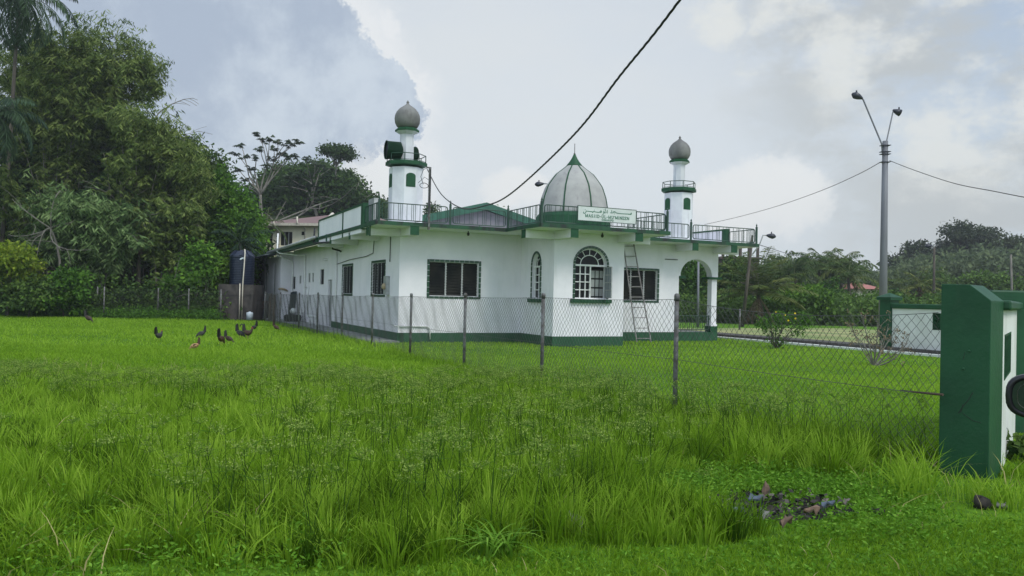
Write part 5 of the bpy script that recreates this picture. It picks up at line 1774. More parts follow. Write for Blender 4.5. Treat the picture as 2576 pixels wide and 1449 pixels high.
# ---- other poles and lamps
def street_lamp(px_base, Y, py_top, head_px, head_py, arm_from, label, r=.08, px_top=None, pole_mat='polec'):
    b = place(px_base, Y); t = thing('street_lamp', tuple(b), label, 'street lamp')
    tp = P(px_top or px_base, py_top, Y)
    m = MB(); m.sm = True; m.tube([b - Vector((0, 0, .2)), tp], [r * 1.2, r * .8], 10); m.build('pole', M[pole_mat], t)
    h = P(head_px, head_py, Y); f = P(px_top or px_base, arm_from, Y)
    d = (h - f)
    m = MB(); m.sm = True; m.tube([f, f.lerp(h, .5) + Vector((0, 0, .0)), h - Vector((.2 if d.x > 0 else -.2, 0, 0)), h], .04, 7); ar = m.build('lamp_arm', M['alu'], t)
    lamp_head(ar, h, (1 if d.x > 0 else -1, 0, -.12), .55)


street_lamp(1400, 48, 470, 1368, 462, 478, 'street lamp whose head peeps out left of the dome', r=.09)
street_lamp(1868, 46, 592, 1928, 592, 640, 'leaning dark pole with a curved lamp arm just right of the roof corner', r=.09, px_top=1893, pole_mat='bark')
street_lamp(2350, 62, 622, 2345, 618, 630, 'thin dark pole rising between the coconut palm and the green pier', r=.1, pole_mat='bark')
for (px, Y, ty, pxt, r, mt, lab) in ((1757, 44, 652, 1757, .07, 'polec', 'plain grey pole seen through the porch arch'), (2549, 70, 640, 2543, .1, 'palebark', 'pale wooden pole at the right edge above the far pier')):
    b = place(px, Y); m = MB(); m.sm = True
    m.tube([b - Vector((0, 0, .2)), P(pxt, ty, Y)], [r * 1.1, r * .8], 10); o = m.build('pole', M[mt], None, tuple(b)); setp(o, lab, 'pole')

# ---- cables
def cable(pts, r, label, name='overhead_cable', twist=0, mat='cable', sub=10):
    P_ = [Vector(p) for p in pts]; out_ = []
    for i in range(len(P_) - 1):
        p0 = P_[max(i - 1, 0)]; p1 = P_[i]; p2 = P_[i + 1]; p3 = P_[min(i + 2, len(P_) - 1)]
        for k in range(sub):
            t = k / sub
            out_.append(.5 * ((2 * p1) + (p2 - p0) * t + (2 * p0 - 5 * p1 + 4 * p2 - p3) * t * t + (-p0 + 3 * p1 - 3 * p2 + p3) * t ** 3))
    out_.append(P_[-1])
    m = MB(); m.sm = True
    if twist:
        fine = []
        for i in range(len(out_) - 1):
            for k in range(8): fine.append(out_[i].lerp(out_[i + 1], k / 8))
        fine.append(out_[-1])
        for ph in (0, 2.09, 4.19):
            q = []; s = 0
            for i, p in enumerate(fine):
                if i: s += (p - fine[i - 1]).length
                a = s / twist * 2 * math.pi + ph
                tdir = (fine[min(i + 1, len(fine) - 1)] - fine[max(i - 1, 0)]).normalized()
                x = tdir.cross(Vector((0, 0, 1))).normalized(); y = tdir.cross(x)
                q.append(p + (x * math.cos(a) + y * math.sin(a)) * r)
            m.tube(q, r, 5)
    else:
        m.tube(out_, r, 5)
    o = m.build(name, M[mat], None, tuple(P_[0])); setp(o, label, 'cable'); return o


dk = [(1075, 426, 24.0), (1109, 487, 21.6), (1160, 523, 18.8), (1217, 518, 16.6), (1285, 487, 14.4), (1440, 343, 11.2), (1560, 190, 9.5), (1710, 0, 8.0)]
cp = [P(*q) for q in dk]
nxt = cp[-1] + (cp[-1] - cp[-2]) * 2.2 + Vector((0, 0, .2))
cable(cp + [nxt], .0078, 'twisted black service cable swooping up from the roof post and out of the picture', twist=.45)
cable([P(1772, 565, 60), P(1860, 545, 55), P(1960, 517, 49), P(2070, 478, 43), P(2160, 438, 38), P(2213, 409, 35.1)], .016, 'thin overhead line from the steel pole down behind the right minaret')
cable([P(2238, 404, 35), P(2300, 428, 32), P(2400, 461, 28), P(2500, 481, 25), P(2600, 500, 22), P(2700, 512, 20)], .014, 'thin overhead line from the steel pole to the right edge')
cable([P(1896, 612, 46), P(1930, 622, 50), P(1990, 640, 60), P(2060, 652, 72)], .02, 'faint line sagging right from the leaning lamp pole')
# cable post on the roof edge
cpo = thing('cable_post', tuple(A(a_at(1075, -.9), -.9, SLAB1)), 'slim dark post with coiled cable on the roof edge, right of the left minaret', 'post')
ap_ = a_at(1075, -1.06)
m = MB(FR); m.box(ap_ - .03, ap_ + .03, -1.07, -1.005, 3.42, 5.28); m.box(ap_ - .16, ap_ + .03, -1.065, -1.01, 5.26, 5.285)
m.build('upright', M['galv'], cpo)
m = MB(FR); m.sm = True
coil = [(ap_ - .05 - .13 + .13 * math.cos(t), -1.05 + .01 * math.sin(2 * t), 4.72 + .075 * math.sin(t)) for t in np.linspace(0, 12.5, 60)]
m.tube(coil, .009, 5)
m.tube([(ap_ - .03, -1.04, 5.27), (ap_ - .2, -1.03, 5.2), (ap_ - .28, -1.03, 4.98), (ap_ - .2, -1.04, 4.75)], .009, 5)
m.tube([(ap_ - .04, -1.04, 4.9), (ap_ - .15, -1.0, 4.98), (ap_ - .33, -.95, 4.8)], .007, 5)
m.tube([(ap_ + .01, -1.08, 5.2), (ap_, -1.1, 4.6), (ap_ - .02, -1.09, 3.9), (ap_ - .15, -1.08, 3.65), (ap_ - .4, -1.08, 3.63)], .012, 5)
m.build('cable_coil', M['cable'], cpo)

# ---- ladder leaning on the slab edge
lb0 = A(a_at(1604, -.62), -.62); lb1 = A(a_at(1640, -.62), -.62)
lb0 = Vector((lb0.x, lb0.y, .02)); lb1 = Vector((lb1.x, lb1.y, .02))
Yt = A(8.2, -.06).y
def onb(px, py, b):
    a = a_at(px, b); q = A(a, b); return P(px, py, q.y)
lt0 = onb(1568, 612, -.09); lt1 = onb(1594, 612, -.09)
lad = thing('ladder', tuple((lb0 + lb1) / 2), 'grey metal ladder leaning against the wall beside the right louvred window', 'ladder')
m = MB(); m.tube([lb0, lt0], .024, 8); m.build('rail', M['ladder'], lad)
m = MB(); m.tube([lb1, lt1], .024, 8); m.build('rail', M['ladder'], lad)
for k in range(10):
    t = .035 + k * .104
    m = MB(); m.tube([lb0.lerp(lt0, t), lb1.lerp(lt1, t)], .016, 6); m.build('rung', M['ladder'], lad)

# ---- water tank on its stand
Yk = 40.5
c = place(603, Yk); kx = Yk / FPX
stand = thing('tank_stand', tuple(c), 'stained dark concrete block stand under the water tank', 'stand')
hw_ = 43 * kx; zs = P(603, 716, Yk).z
Fs = frame(c + Vector((-hw_, -.6, 0)), Vector((1, 0, 0)), Vector((0, 1, 0)))
m = MB(Fs); m.box(0.02, 2 * hw_ - .02, 0.02, 1.7, -.1, zs - .55); m.box(0, 2 * hw_, 0, 1.72, zs - .548, zs)
m.build('body', M['darkconc'], stand)
tk = thing('water_tank', (c.x, c.y + .25, zs), 'dark blue ribbed plastic water tank on the dark concrete stand', 'water tank')
zt_ = P(603, 628, Yk).z; rt = 30 * kx
m = MB(); m.sm = False
hh = zt_ - zs; body = [(rt * .98, zs)]
nr = 15
for k in range(nr):
    z0 = zs + hh * .03 + k * hh * .72 / nr
    body += [(rt * 1.0, z0), (rt * 1.0, z0 + hh * .033), (rt * .965, z0 + hh * .038), (rt * .965, z0 + hh * .045)]
body += [(rt, zs + hh * .78), (rt * .99, zs + hh * .82), (rt * .62, zs + hh * .955), (rt * .30, zs + hh * .965)]
m.lathe(body, (c.x, c.y + .25, 0), 36)
m.build('body', M['tank'], tk)
m = MB(); 
for k in range(8):
    a = k * math.pi / 4 + .2
    d = Vector((math.cos(a), math.sin(a), 0)); s = Vector((-d.y, d.x, 0)) * .07
    o_ = Vector((c.x, c.y + .25, 0))
    m.hexa([o_ + d * rt * 1.0 - s + Vector((0, 0, zs + hh * .80)), o_ + d * rt * 1.0 + s + Vector((0, 0, zs + hh * .80)), o_ + d * rt * .6 + s + Vector((0, 0, zs + hh * .93)), o_ + d * rt * .6 - s + Vector((0, 0, zs + hh * .93))],
           [o_ + d * rt * 1.02 - s + Vector((0, 0, zs + hh * .84)), o_ + d * rt * 1.02 + s + Vector((0, 0, zs + hh * .84)), o_ + d * rt * .62 + s + Vector((0, 0, zs + hh * .985)), o_ + d * rt * .62 - s + Vector((0, 0, zs + hh * .985))])
m.build('shoulder_ribs', M['tank'], tk)
m = MB(); m.sm = True; m.lathe([(rt * .34, zs + hh * .96), (rt * .34, zs + hh * .995), (rt * .28, zt_), (.02, zt_ + .01)], (c.x, c.y + .25, 0), 20); m.build('lid', M['black'], tk)
m = MB(frame(Vector((c.x + .07, c.y + .25 - rt - .004, zs + hh * .70)), Vector((1, 0, 0)), Vector((0, 1, 0))))
m.prism_y([(0, .03), (.08, 0), (.12, .06), (.2, .03), (.22, .14), (.12, .12), (.05, .09)], 0, .012); m.build('sticker', M['bucket'], tk)
pvc = thing('supply_pipe', (c.x + .15, c.y - .65, 0), 'cream plastic pipe climbing the front of the stand and tank to its top', 'pipe')
x1 = P(612, 700, Yk - .6).x
m = MB(); m.sm = True; m.tube([(x1, c.y - .66, .02), (x1, c.y - .66, zs), (x1, c.y - .52, zs + hh * .5), (x1, c.y - .44, zs + hh * .9), (x1 - .03, c.y - .38, zs + hh * .97), (x1 - .1, c.y - .2, zs + hh * 1.0)], .032, 8); m.build('pipe', M['pvc'], pvc)
x2 = P(604, 740, Yk - .6).x
m = MB(); m.sm = True; m.tube([(x2, c.y - .66, .02), (x2, c.y - .66, zs + .05)], .03, 8)
o = m.build('outlet_pipe', M['pvc'], None, (x2, c.y - .66, 0)); setp(o, 'shorter cream pipe standing against the front of the tank stand', 'pipe')
m = MB(); m.sm = True
q = P(628, 803, Yk - 1.0); zq = 0
m.lathe([(.155, .02), (.165, .36), (.15, .385), (.06, .40), (.05, .43)], (q.x, Yk - 1.0, 0), 18)
o = m.build('plastic_drum', M['bucket'], None, (q.x, Yk - 1.0, 0)); setp(o, 'pale white plastic drum on the grass in front of the tank stand', 'drum')
for i, (px, k, lab) in enumerate(((548, 0, 'bottom left hollow block left of the tank stand'), (561, 0, 'bottom right hollow block left of the tank stand'), (549, 1, 'middle left hollow block left of the tank stand'), (562, 1, 'middle right hollow block left of the tank stand'), (555, 2, 'topmost hollow block left of the tank stand'))):
    q = place(px, Yk - .8); z0 = k * .21
    m = MB(); 
    for (xa, xb) in ((-.13, -.09), (-.02, .02), (.09, .13)): m.box(q.x + xa, q.x + xb, q.y, q.y + .35, z0, z0 + .2)
    for (za, zb) in ((0, .035), (.165, .2)):
        for (xa, xb) in ((-.089, -.021), (.021, .089)): m.box(q.x + xa, q.x + xb, q.y, q.y + .35, z0 + za, z0 + zb)
    o = m.build('hollow_block', M['darkconc'], None, (q.x, q.y, z0)); setp(o, lab, 'block', 'hollow blocks stacked left of the tank stand')
# concrete wash sink right of the stand
q = place(656, Yk + 1.0)
si = thing('wash_sink', tuple(q), 'brown stained concrete sink on two legs, right of the tank stand', 'sink')
m = MB(); m.box(q.x - .36, q.x + .36, q.y, q.y + .6, .52, .95); m.build('basin', M['rust'], si)
for s in (-1, 1):
    m = MB(); m.box(q.x + s * .25 - .07, q.x + s * .25 + .07, q.y + .05, q.y + .55, 0, .518); m.build('leg', M['rust'], si)
m = MB(); m.sm = True
qq = place(566, Yk - 2.0)
o = None
# timber posts by the path
for (px, Y, ty, lab) in ((681, 38.0, 738, 'rusty post left of the two old posts by the path'), (690, 37.2, 742, 'stained post right of the two old posts by the path')):
    q = place(px, Y); m = MB(); m.box(q.x - .06, q.x + .06, q.y - .06, q.y + .06, -.1, ztop(px, ty, Y)); o = m.build('old_post', M['rust'], None, tuple(q)); setp(o, lab, 'post')
# leaning sheets, tub, cloth, dish
q0_ = A(-.55, 17.9)
def qd(px, py, a, b): 
    return P(px, py, A(a, b).y)
sh = thing('corrugated_sheets', tuple(A(-.5, 17)), 'grey corrugated sheets leaning upright in the corner of the side wall', 'sheet', None)
b1 = b_at(735, -.3)
Ysh = A(-.3, b1).y
for i in range(3):
    m = MB()
    pl0, pl1 = P(724 + i * 3, 795, Ysh - i * .05), P(735 + i * 3, 795, Ysh - i * .05)
    pt0, pt1 = P(731 + i * 3, 735 - i, Ysh + .35 - i * .05), P(741 + i * 3, 735 - i, Ysh + .35 - i * .05)
    nseg = 10; vs = []
    for k in range(nseg + 1):
        t = k / nseg; w_ = Vector((0, .015 * (-1) ** k, 0))
        vs += [pl0.lerp(pl1, t) + w_, pt0.lerp(pt1, t) + w_]
    m.add(vs, [(2 * k, 2 * k + 2, 2 * k + 3, 2 * k + 1) for k in range(nseg)])
    m.build('sheet', M['sheet'], sh)
q = qd(736, 806, -.62, b_at(736, -.62))
m = MB(); m.sm = True
qc = Vector((q.x, q.y, .055))
m.lathe([(.34, 0), (.40, .07), (.42, .2), (.38, .3), (.30, .33), (.29, .3), (.25, .12)], qc, 24)
o = m.build('black_tyre', M['tyre'], None, tuple(qc)); setp(o, 'big black rubber tub lying at the foot of the leaning sheets', 'tub')
cl = MB(); cl.sm = True
cc = P(738, 784, q.y + .25)
cl.lathe([(.02, 0), (.13, .03), (.17, .13), (.14, .24), (.03, .30)], cc - Vector((0, 0, .12)), 12)
o = cl.build('white_sack', M['white'], None, tuple(cc)); setp(o, 'crumpled white sack on top of the black rubber tub', 'sack')
q = P(712, 730, A(-.3, 19).y - .2)
m = MB(); m.sm = True
m.lathe([(.27, .0), (.20, .06), (.08, .1), (.01, .11)], q, 18, axis=(.15, .3, 1)); 
o = m.build('tan_basin', M['tan'], None, tuple(q)); setp(o, 'tan upturned basin on a bracket at the corner of the rear wing', 'basin')
# stub pipes along the wall
for i, px in enumerate((781, 787, 797)):
    bb2 = b_at(px, -.25); q = A(-.25, bb2)
    m = MB(); m.sm = True; m.tube([(q.x, q.y, .03), (q.x, q.y, .35)], .05, 8); m.lathe([(.09, .35), (.11, .42), (.1, .44)], (q.x, q.y, 0), 12)
    o = m.build('drain_stub', M['white'], None, tuple(q)); setp(o, ['left', 'middle', 'right'][i] + ' white drain stub of three at the foot of the side wall', 'drain', 'drain stubs along the side wall')

# ---- cream house
Yh = 64.0
h0 = place(659, Yh); hx1 = P(862, 590, Yh - 3).x
house = thing('cream_house', tuple(h0), 'cream two-storey house with brown hipped roof behind the mosque', 'house')
za = P(700, 566, Yh).z
dh = Vector((.985, -.17, 0)).normalized(); nh = Vector((.17, .985, 0))
Fh = frame(Vector((h0.x, h0.y, 0)), dh, nh)
kk = Yh / FPX
def hs(px): return (P(px, 600, Yh).x - h0.x) / dh.x * 1.0
m = MB(Fh)
wx0, wx1 = hs(708), hs(739)
wall_run(m, hs(687), 10.5, 0, za, .2, [(wx0, wx1, P(720, 618, Yh).z, P(720, 584, Yh).z), (hs(762), hs(774), P(768, 593, Yh).z, P(768, 584, Yh).z)])
m.box(0, .35, 0, .2, 0, za); m.box(.35, hs(687), 0, .2, P(670, 574, Yh).z, za)
m.box(0, .2, .201, 8, 0, za); m.box(0.2, 10.5, 8, 8.2, 0, za); m.box(10.3, 10.5, .201, 8, 0, za)
m.box(hs(687), hs(687) + .2, .2, 2.6, 0, za); m.box(.35, hs(687), 2.5, 2.7, 0, za - 1.4)
m.build('wall', M['cream'], house)
m = MB(Fh); m.box(.36, hs(687) - .01, 0.02, .2, 0, P(670, 612, Yh).z - .3); m.build('balcony_base', M['cream'], house)
m = MB(Fh); zr = P(670, 612, Yh).z
for k in range(9): m.tube([(.4 + k * (hs(687) - .45) / 8, .1, zr - .3), (.4 + k * (hs(687) - .45) / 8, .1, zr + .35)], .02, 4)
m.tube([(.36, .1, zr + .35), (hs(687), .1, zr + .35)], .03, 4); m.build('balcony_rail', M['black'], house)
m = MB(Fh); m.box(wx0, wx1, .08, .1, P(720, 618, Yh).z, P(720, 584, Yh).z); wd_ = m.build('window', M['glass'], house)
m = MB(Fh)
for k in (1, 2): m.box(wx0 + k * (wx1 - wx0) / 3 - .03, wx0 + k * (wx1 - wx0) / 3 + .03, .05, .079, P(720, 618, Yh).z, P(720, 584, Yh).z)
m.build('mullion', M['alu'], wd_)
m = MB(Fh); m.box(hs(762), hs(774), .08, .1, P(768, 593, Yh).z, P(768, 584, Yh).z); m.build('small_window', M['glass'], house)
m = MB(Fh)
ex0, ex1, ey0, ey1 = -.9, 11.6, -.6, 9.2; ridge = P(792, 541, Yh + 4).z; rxa = hs(790); rxb = 7.5
vs = [(ex0, ey0, za), (ex1, ey0, za), (ex1, ey1, za), (ex0, ey1, za), (rxa, 4.1, ridge), (rxb, 4.1, ridge)]
m.add(vs, [(0, 1, 5, 4), (1, 2, 5), (2, 3, 4, 5), (3, 0, 4), (0, 3, 2, 1)])
rf = m.build('roof', M['roofbrown'], house)
m = MB(Fh); m.box(ex0, ex1, ey0 - .06, ey0 - .002, za - .12, za + .1); m.build('fascia', M['pvc'], rf)
m = MB(Fh)
a_, b_ = Vector((ex0, ey0, za + .03)), Vector((rxa, 4.1, ridge + .03))
m.tube([Vector((ex1 * .0 + rxa, 4.1, ridge + .05)), Vector((rxa + 1.3, ey0, za + .1))], .16, 6)
m.build('hip_cap', M['pvc'], rf)
m = MB(Fh); m.sm = True
xd = hs(705); m.tube([(xd - .2, ey0 - .1, za + .25), (xd - .15, ey0 - .05, za - .15), (xd, -.1, za - .55), (xd, -.1, 1)], .07, 7)
xd = hs(774); m.tube([(xd - .45, ey0 - .1, za + .6), (xd - .45, ey0 - .1, za + .1), (xd - .1, -.3, za - .1), (xd, -.1, za - .4), (xd, -.1, 3)], .07, 7)
m.build('downpipe', M['pvc'], house)

# ---- far buildings on the right
b = place(2178, 90); z0 = P(2178, 727, 90).z; z1 = P(2178, 711, 90).z
rh = thing('red_roofed_house', tuple(b), 'distant house with a faded red roof among the palms', 'house')
hw_ = 42 * 90 / FPX
m = MB(frame(b, Vector((1, 0, 0)), Vector((0, 1, 0)))); m.box(-hw_ + .5, hw_ - .5, 0, 6, -b.z * 0, z0 - b.z); m.build('wall', M['cream'], rh)
m = MB(frame(b, Vector((1, 0, 0)), Vector((0, 1, 0)))); m.hexa([(-hw_, -.8, z0 - b.z), (hw_, -.8, z0 - b.z), (hw_, 6.8, z0 - b.z), (-hw_, 6.8, z0 - b.z)], [(-hw_ + 1.2, 2.8, z1 - b.z), (hw_ - 1.2, 2.8, z1 - b.z), (hw_ - 1.2, 3.2, z1 - b.z), (-hw_ + 1.2, 3.2, z1 - b.z)]); m.build('roof', M['redroof'], rh)
b = place(1862, 84)
uh = thing('unfinished_building', tuple(b), 'brown unfinished building with columns showing under the right roof corner', 'building')
Fu = frame(Vector((b.x, b.y, 0)), Vector((1, 0, 0)), Vector((0, 1, 0)))
zf = P(1850, 652, 84).z; zg = P(1850, 637, 84).z
w_ = 46 * 84 / FPX
m = MB(Fu); m.box(-w_, w_, 0, 7, 0, zf); m.box(-w_ - .3, w_ + .1, -.3, 7.3, zf + .001, zf + .25)
m.build('wall', M['brown'], uh)
m = MB(Fu)
for k in range(5): m.box(-w_ + .1 + k * .95 * w_ / 2 - .12, -w_ + .1 + k * .95 * w_ / 2 + .12, 0.1, .4, zf + .25, zg + .9)
m.build('column', M['brown'], uh)
m = MB(Fu); m.box(-w_ + .2, w_ * .3, .1, 6, zg + .901, zg + 1.1); m.build('upper_slab', M['brown'], uh)

# ---- car with the wing mirror at the right edge
ca = R(32); fwd = Vector((math.sin(ca), math.cos(ca), 0)); rgt = Vector((math.cos(ca), -math.sin(ca), 0))
mc = P(2624, 1000, 2.9)
car = thing('parked_car', (mc.x + rgt.x * 1.1, mc.y + rgt.y * 1.1 - .5, 0), 'dark parked car, only its rounded wing mirror showing at the right edge', 'car')
oc = Vector((mc.x, mc.y, 0)) + rgt * .27                       # point on the car's left flank beside the mirror
Fc = Matrix(((fwd.x, rgt.x, 0, oc.x), (fwd.y, rgt.y, 0, oc.y), (0, 0, 1, 0), (0, 0, 0, 1)))
m = MB(Fc); m.sm = True
low = [(-2.75, .35), (-2.8, .75), (-2.65, 1.0), (-.1, 1.02), (.9, .93), (1.35, .8), (1.45, .5), (1.4, .3)]
m.sm = False
def carshell(mm, prof_, ins0, ins1):
    n_ = len(prof_); vs_ = []
    for (y, ins) in ((ins0, .0), (0.0 + ins0 * 0, 0)): pass
    ys = [(0.06, .04), (0.0, 0), (1.72, 0), (1.66, .04)]
    return ys
for (y0, y1) in ((.0, 1.72),):
    m.prism_y(low, y0, y1)
m.build('body', M['carpaint'], car, bevel=.06)
m = MB(Fc)
cab0 = [(-2.55, 1.03), (.15, 1.03), (-.45, 1.55), (-2.2, 1.58)]
m.hexa([(-2.55, .06, 1.03), (.15, .06, 1.03), (.15, 1.66, 1.03), (-2.55, 1.66, 1.03)], [(-2.2, .22, 1.56), (-.5, .22, 1.56), (-.5, 1.5, 1.56), (-2.2, 1.5, 1.56)])
m.build('cabin_glass', M['glass'], car, bevel=.05)
m = MB(Fc); m.box(-2.22, -.48, .2, 1.52, 1.561, 1.6); m.build('roof', M['carpaint'], car, bevel=.03)
for (x, y) in ((-2.1, .02), (.85, .02), (-2.1, 1.5), (.85, 1.5)):
    m = MB(Fc); m.sm = True; m.lathe([(.2, 0), (.31, .01), (.32, .04), (.32, .17), (.3, .2), (.1, .2)], (x, y, .32), 24, axis=(0, 1, 0)); wh = m.build('wheel', M['tyre'], car)
    m = MB(Fc); m.lathe([(.19, -.012), (.19, .0)], (x, y, .32), 16, axis=(0, 1, 0)); m.build('hub', M['alu'], wh)
# mirror, glass facing back towards the viewer
def superell(cx, cz, rx, rz, n=28, p=2.9):
    o_ = []
    for k in range(n):
        a = 2 * math.pi * k / n; c_, s_ = math.cos(a), math.sin(a)
        o_.append((cx + rx * abs(c_) ** (2 / p) * (1 if c_ > 0 else -1), cz + rz * abs(s_) ** (2 / p) * (1 if s_ > 0 else -1)))
    return o_
Fm = Matrix(((rgt.x, fwd.x, 0, mc.x), (rgt.y, fwd.y, 0, mc.y), (0, 0, 1, mc.z), (0, 0, 0, 1)))
m = MB(Fm); m.sm = True
rings = [(.0, .098, .068), (-.006, .112, .080), (.01, .118, .085), (.04, .117, .084), (.08, .105, .072), (.11, .07, .05), (.125, .02, .02)]
vs = []; fs = []
for (y, rx_, rz_) in rings:
    vs += [(p[0], y, p[1]) for p in superell(0, 0, rx_, rz_)]
for i in range(len(rings) - 1):
    for k in range(28): fs.append((i * 28 + k, i * 28 + (k + 1) % 28, (i + 1) * 28 + (k + 1) % 28, (i + 1) * 28 + k))
fs.append(tuple(range(6 * 28, 7 * 28)))
m.add(vs, fs); mir = m.build('wing_mirror', M['chrome'], car)
m = MB(Fm); m.prism_y(superell(0, 0, .096, .066), .001, .006); m.build('mirror_glass', M['mirror'], mir)
m = MB(Fm); q_ = superell(0, 0, .080, .053); m.tube([(p[0], -.0003, p[1]) for p in q_ + q_[:1]], .0007, 4); m.build('glass_highlight', M['galv'], mir)  # thin pale ring laid on the glass as a drawn highlight
m = MB(Fm); m.box(.10, .30, .03, .09, -.09, -.04); m.build('mirror_stalk', M['black'], mir)

# ---- chickens
def chicken(px, py, h_px, ang, cols, label, pose='peck', rooster=False, scale=1.0):
    g = G(px, py); g.z = Hs(g.x, g.y)
    t = thing('chicken', tuple(g), label, 'chicken', 'chickens feeding on the lawn')
    a = R(ang); f = Vector((math.sin(a), math.cos(a), 0)); s = Vector((f.y, -f.x, 0))
    k = scale * h_px * g.y / FPX / .42
    def W(x, y, z): return g + f * x * k * .80 + s * y * k * .92 + Vector((0, 0, z * k))
    # spine: tail base -> body -> neck -> head
    if pose == 'peck': sp = [(-.17, .27, .02, .03), (-.13, .25, .065, .06), (-.05, .21, .095, .088), (.04, .19, .10, .095), (.12, .17, .082, .078), (.17, .14, .055, .05), (.21, .10, .038, .034), (.245, .065, .034, .03), (.27, .045, .022, .02), (.285, .035, .006, .006)]
    else: sp = [(-.17, .27, .02, .03), (-.13, .25, .065, .06), (-.05, .21, .095, .088), (.04, .20, .10, .095), (.11, .23, .075, .07), (.14, .27, .058, .052), (.16, .305, .046, .042), (.175, .335, .038, .036), (.20, .34, .027, .024), (.22, .336, .006, .006)]
    m = MB(); m.sm = True; n = 12; vs = []; fs = []
    for i, (x, z, ry, rz) in enumerate(sp):
        x0, z0 = sp[max(i - 1, 0)][:2]; x1, z1 = sp[min(i + 1, len(sp) - 1)][:2]
        dx, dz = x1 - x0, z1 - z0; l_ = math.hypot(dx, dz); nx_, nz_ = -dz / l_, dx / l_
        for q in range(n):
            b_ = 2 * math.pi * q / n
            vs.append(W(x + nx_ * rz * math.cos(b_), ry * math.sin(b_), z + nz_ * rz * math.cos(b_)))
    for i in range(len(sp) - 1):
        for q in range(n): fs.append((i * n + q, i * n + (q + 1) % n, (i + 1) * n + (q + 1) % n, (i + 1) * n + q))
    fs.append(tuple(range(n)))
    m.add(vs, fs); m.build('body', cols[0], t)
    # tail fan
    m = MB()
    for j, sy in enumerate(np.linspace(-.035, .035, 7)):
        hgt = .26 if not rooster else .24
        m.add([W(-.07, sy * .8, .25), W(-.21 - abs(sy) * .4, sy * 1.1, .26), W(-.215, sy * 1.3, .27 + hgt * .75), W(-.15, sy, .27 + hgt)], [(0, 1, 2, 3)])
    if rooster:
        for sy in (-.02, 0, .02):
            m.tube([W(-.14, sy, .28), W(-.18, sy, .44), W(-.25, sy * 1.5, .50), W(-.31, sy * 2, .46), W(-.33, sy * 2, .40)], [.014 * k, .014 * k, .012 * k, .009 * k, .003 * k], 5)
    m.build('tail', cols[1], t)
    # wings
    for sg in (-1, 1):
        m = MB(); m.sm = True
        m.add([W(.08, sg * .085, .24), W(.0, sg * .105, .27), W(-.12, sg * .07, .25), W(-.16, sg * .04, .22), (W(-.05, sg * .098, .17)), (W(.05, sg * .1, .18))], [(0, 1, 2, 3, 4, 5)])
        m.build('wing', cols[2], t)
    for sg in (-1, 1):
        m = MB(); m.tube([W(.0, sg * .04, .13), W(-.005, sg * .04, .02)], .01 * k, 5); m.tube([W(-.005, sg * .04, .015), W(.05, sg * .05, .0)], .007 * k, 4); m.build('leg', CH['leg'], t)
    hx, hz = sp[-2][0], sp[-2][1]
    dxx, dzz = (sp[-1][0] - sp[-3][0]), (sp[-1][1] - sp[-3][1])
    m = MB(); m.tube([W(hx, 0, hz), W(hx + dxx * 1.1, 0, hz + dzz * 1.1)], [.009 * k, .002 * k], 5); m.build('beak', CH['leg'], t)
    m = MB(); m.hexa([W(hx - .05, -.004, hz + .02), W(hx, -.004, hz + .015), W(hx, .004, hz + .015), W(hx - .05, .004, hz + .02)], [W(hx - .05, -.004, hz + .06), W(hx - .01, -.004, hz + .05), W(hx - .01, .004, hz + .05), W(hx - .05, .004, hz + .06)])
    m.build('comb', CH['red'], t)
    return t


CH = {'black': pmat('black_feathers', (.012, .012, .012), (.03, .028, .025), 40, .6), 'grey': pmat('barred_feathers', (.05, .05, .045), (.015, .015, .014), 60, .7),
      'brown': pmat('brown_feathers', (.055, .026, .014), (.025, .015, .010), 45, .6), 'tan': pmat('buff_feathers', (.42, .27, .12), (.26, .15, .06), 30, .7),
      'rust': pmat('rust_feathers', (.09, .036, .018), (.035, .018, .010), 45, .6), 'red': pmat('red_comb', (.45, .03, .02), None, 5, .5), 'leg': pmat('yellow_leg', (.30, .22, .08), None, 5, .6)}
Bk, Gy, Br, Tn, Ru = CH['black'], CH['grey'], CH['brown'], CH['tan'], CH['rust']
chicken(399, 859, 30, 20, (Gy, Bk, Gy), 'grey hen standing alone on the left lawn', 'up')
chicken(506, 852, 27, -110, (Gy, Bk, Gy), 'small grey hen facing left above the buff hen')
chicken(490, 884, 29, -105, (Tn, Ru, Ru), 'buff hen, the nearest and palest of the flock')
chicken(556, 868, 34, 10, (Ru, Bk, Br), 'rust-bodied hen with a black upright tail, left of a pair')
chicken(575, 864, 27, 95, (Br, Bk, Br), 'dark hen bending right behind the rust-bodied one')
chicken(604, 852, 30, 105, (Gy, Bk, Bk), 'dark hen left of the rooster')
chicken(623, 853, 32, 90, (Br, Bk, Ru), 'rooster with curved tail and red comb', 'up', rooster=True)
chicken(639, 834, 22, -70, (Bk, Bk, Bk), 'black hen behind the rooster')
chicken(694, 833, 22, 110, (Ru, Br, Ru), 'brown hen pecking beside the concrete path')
chicken(222, 812, 26, 100, (Br, Bk, Ru), 'dark brown hen far left near the bushes')

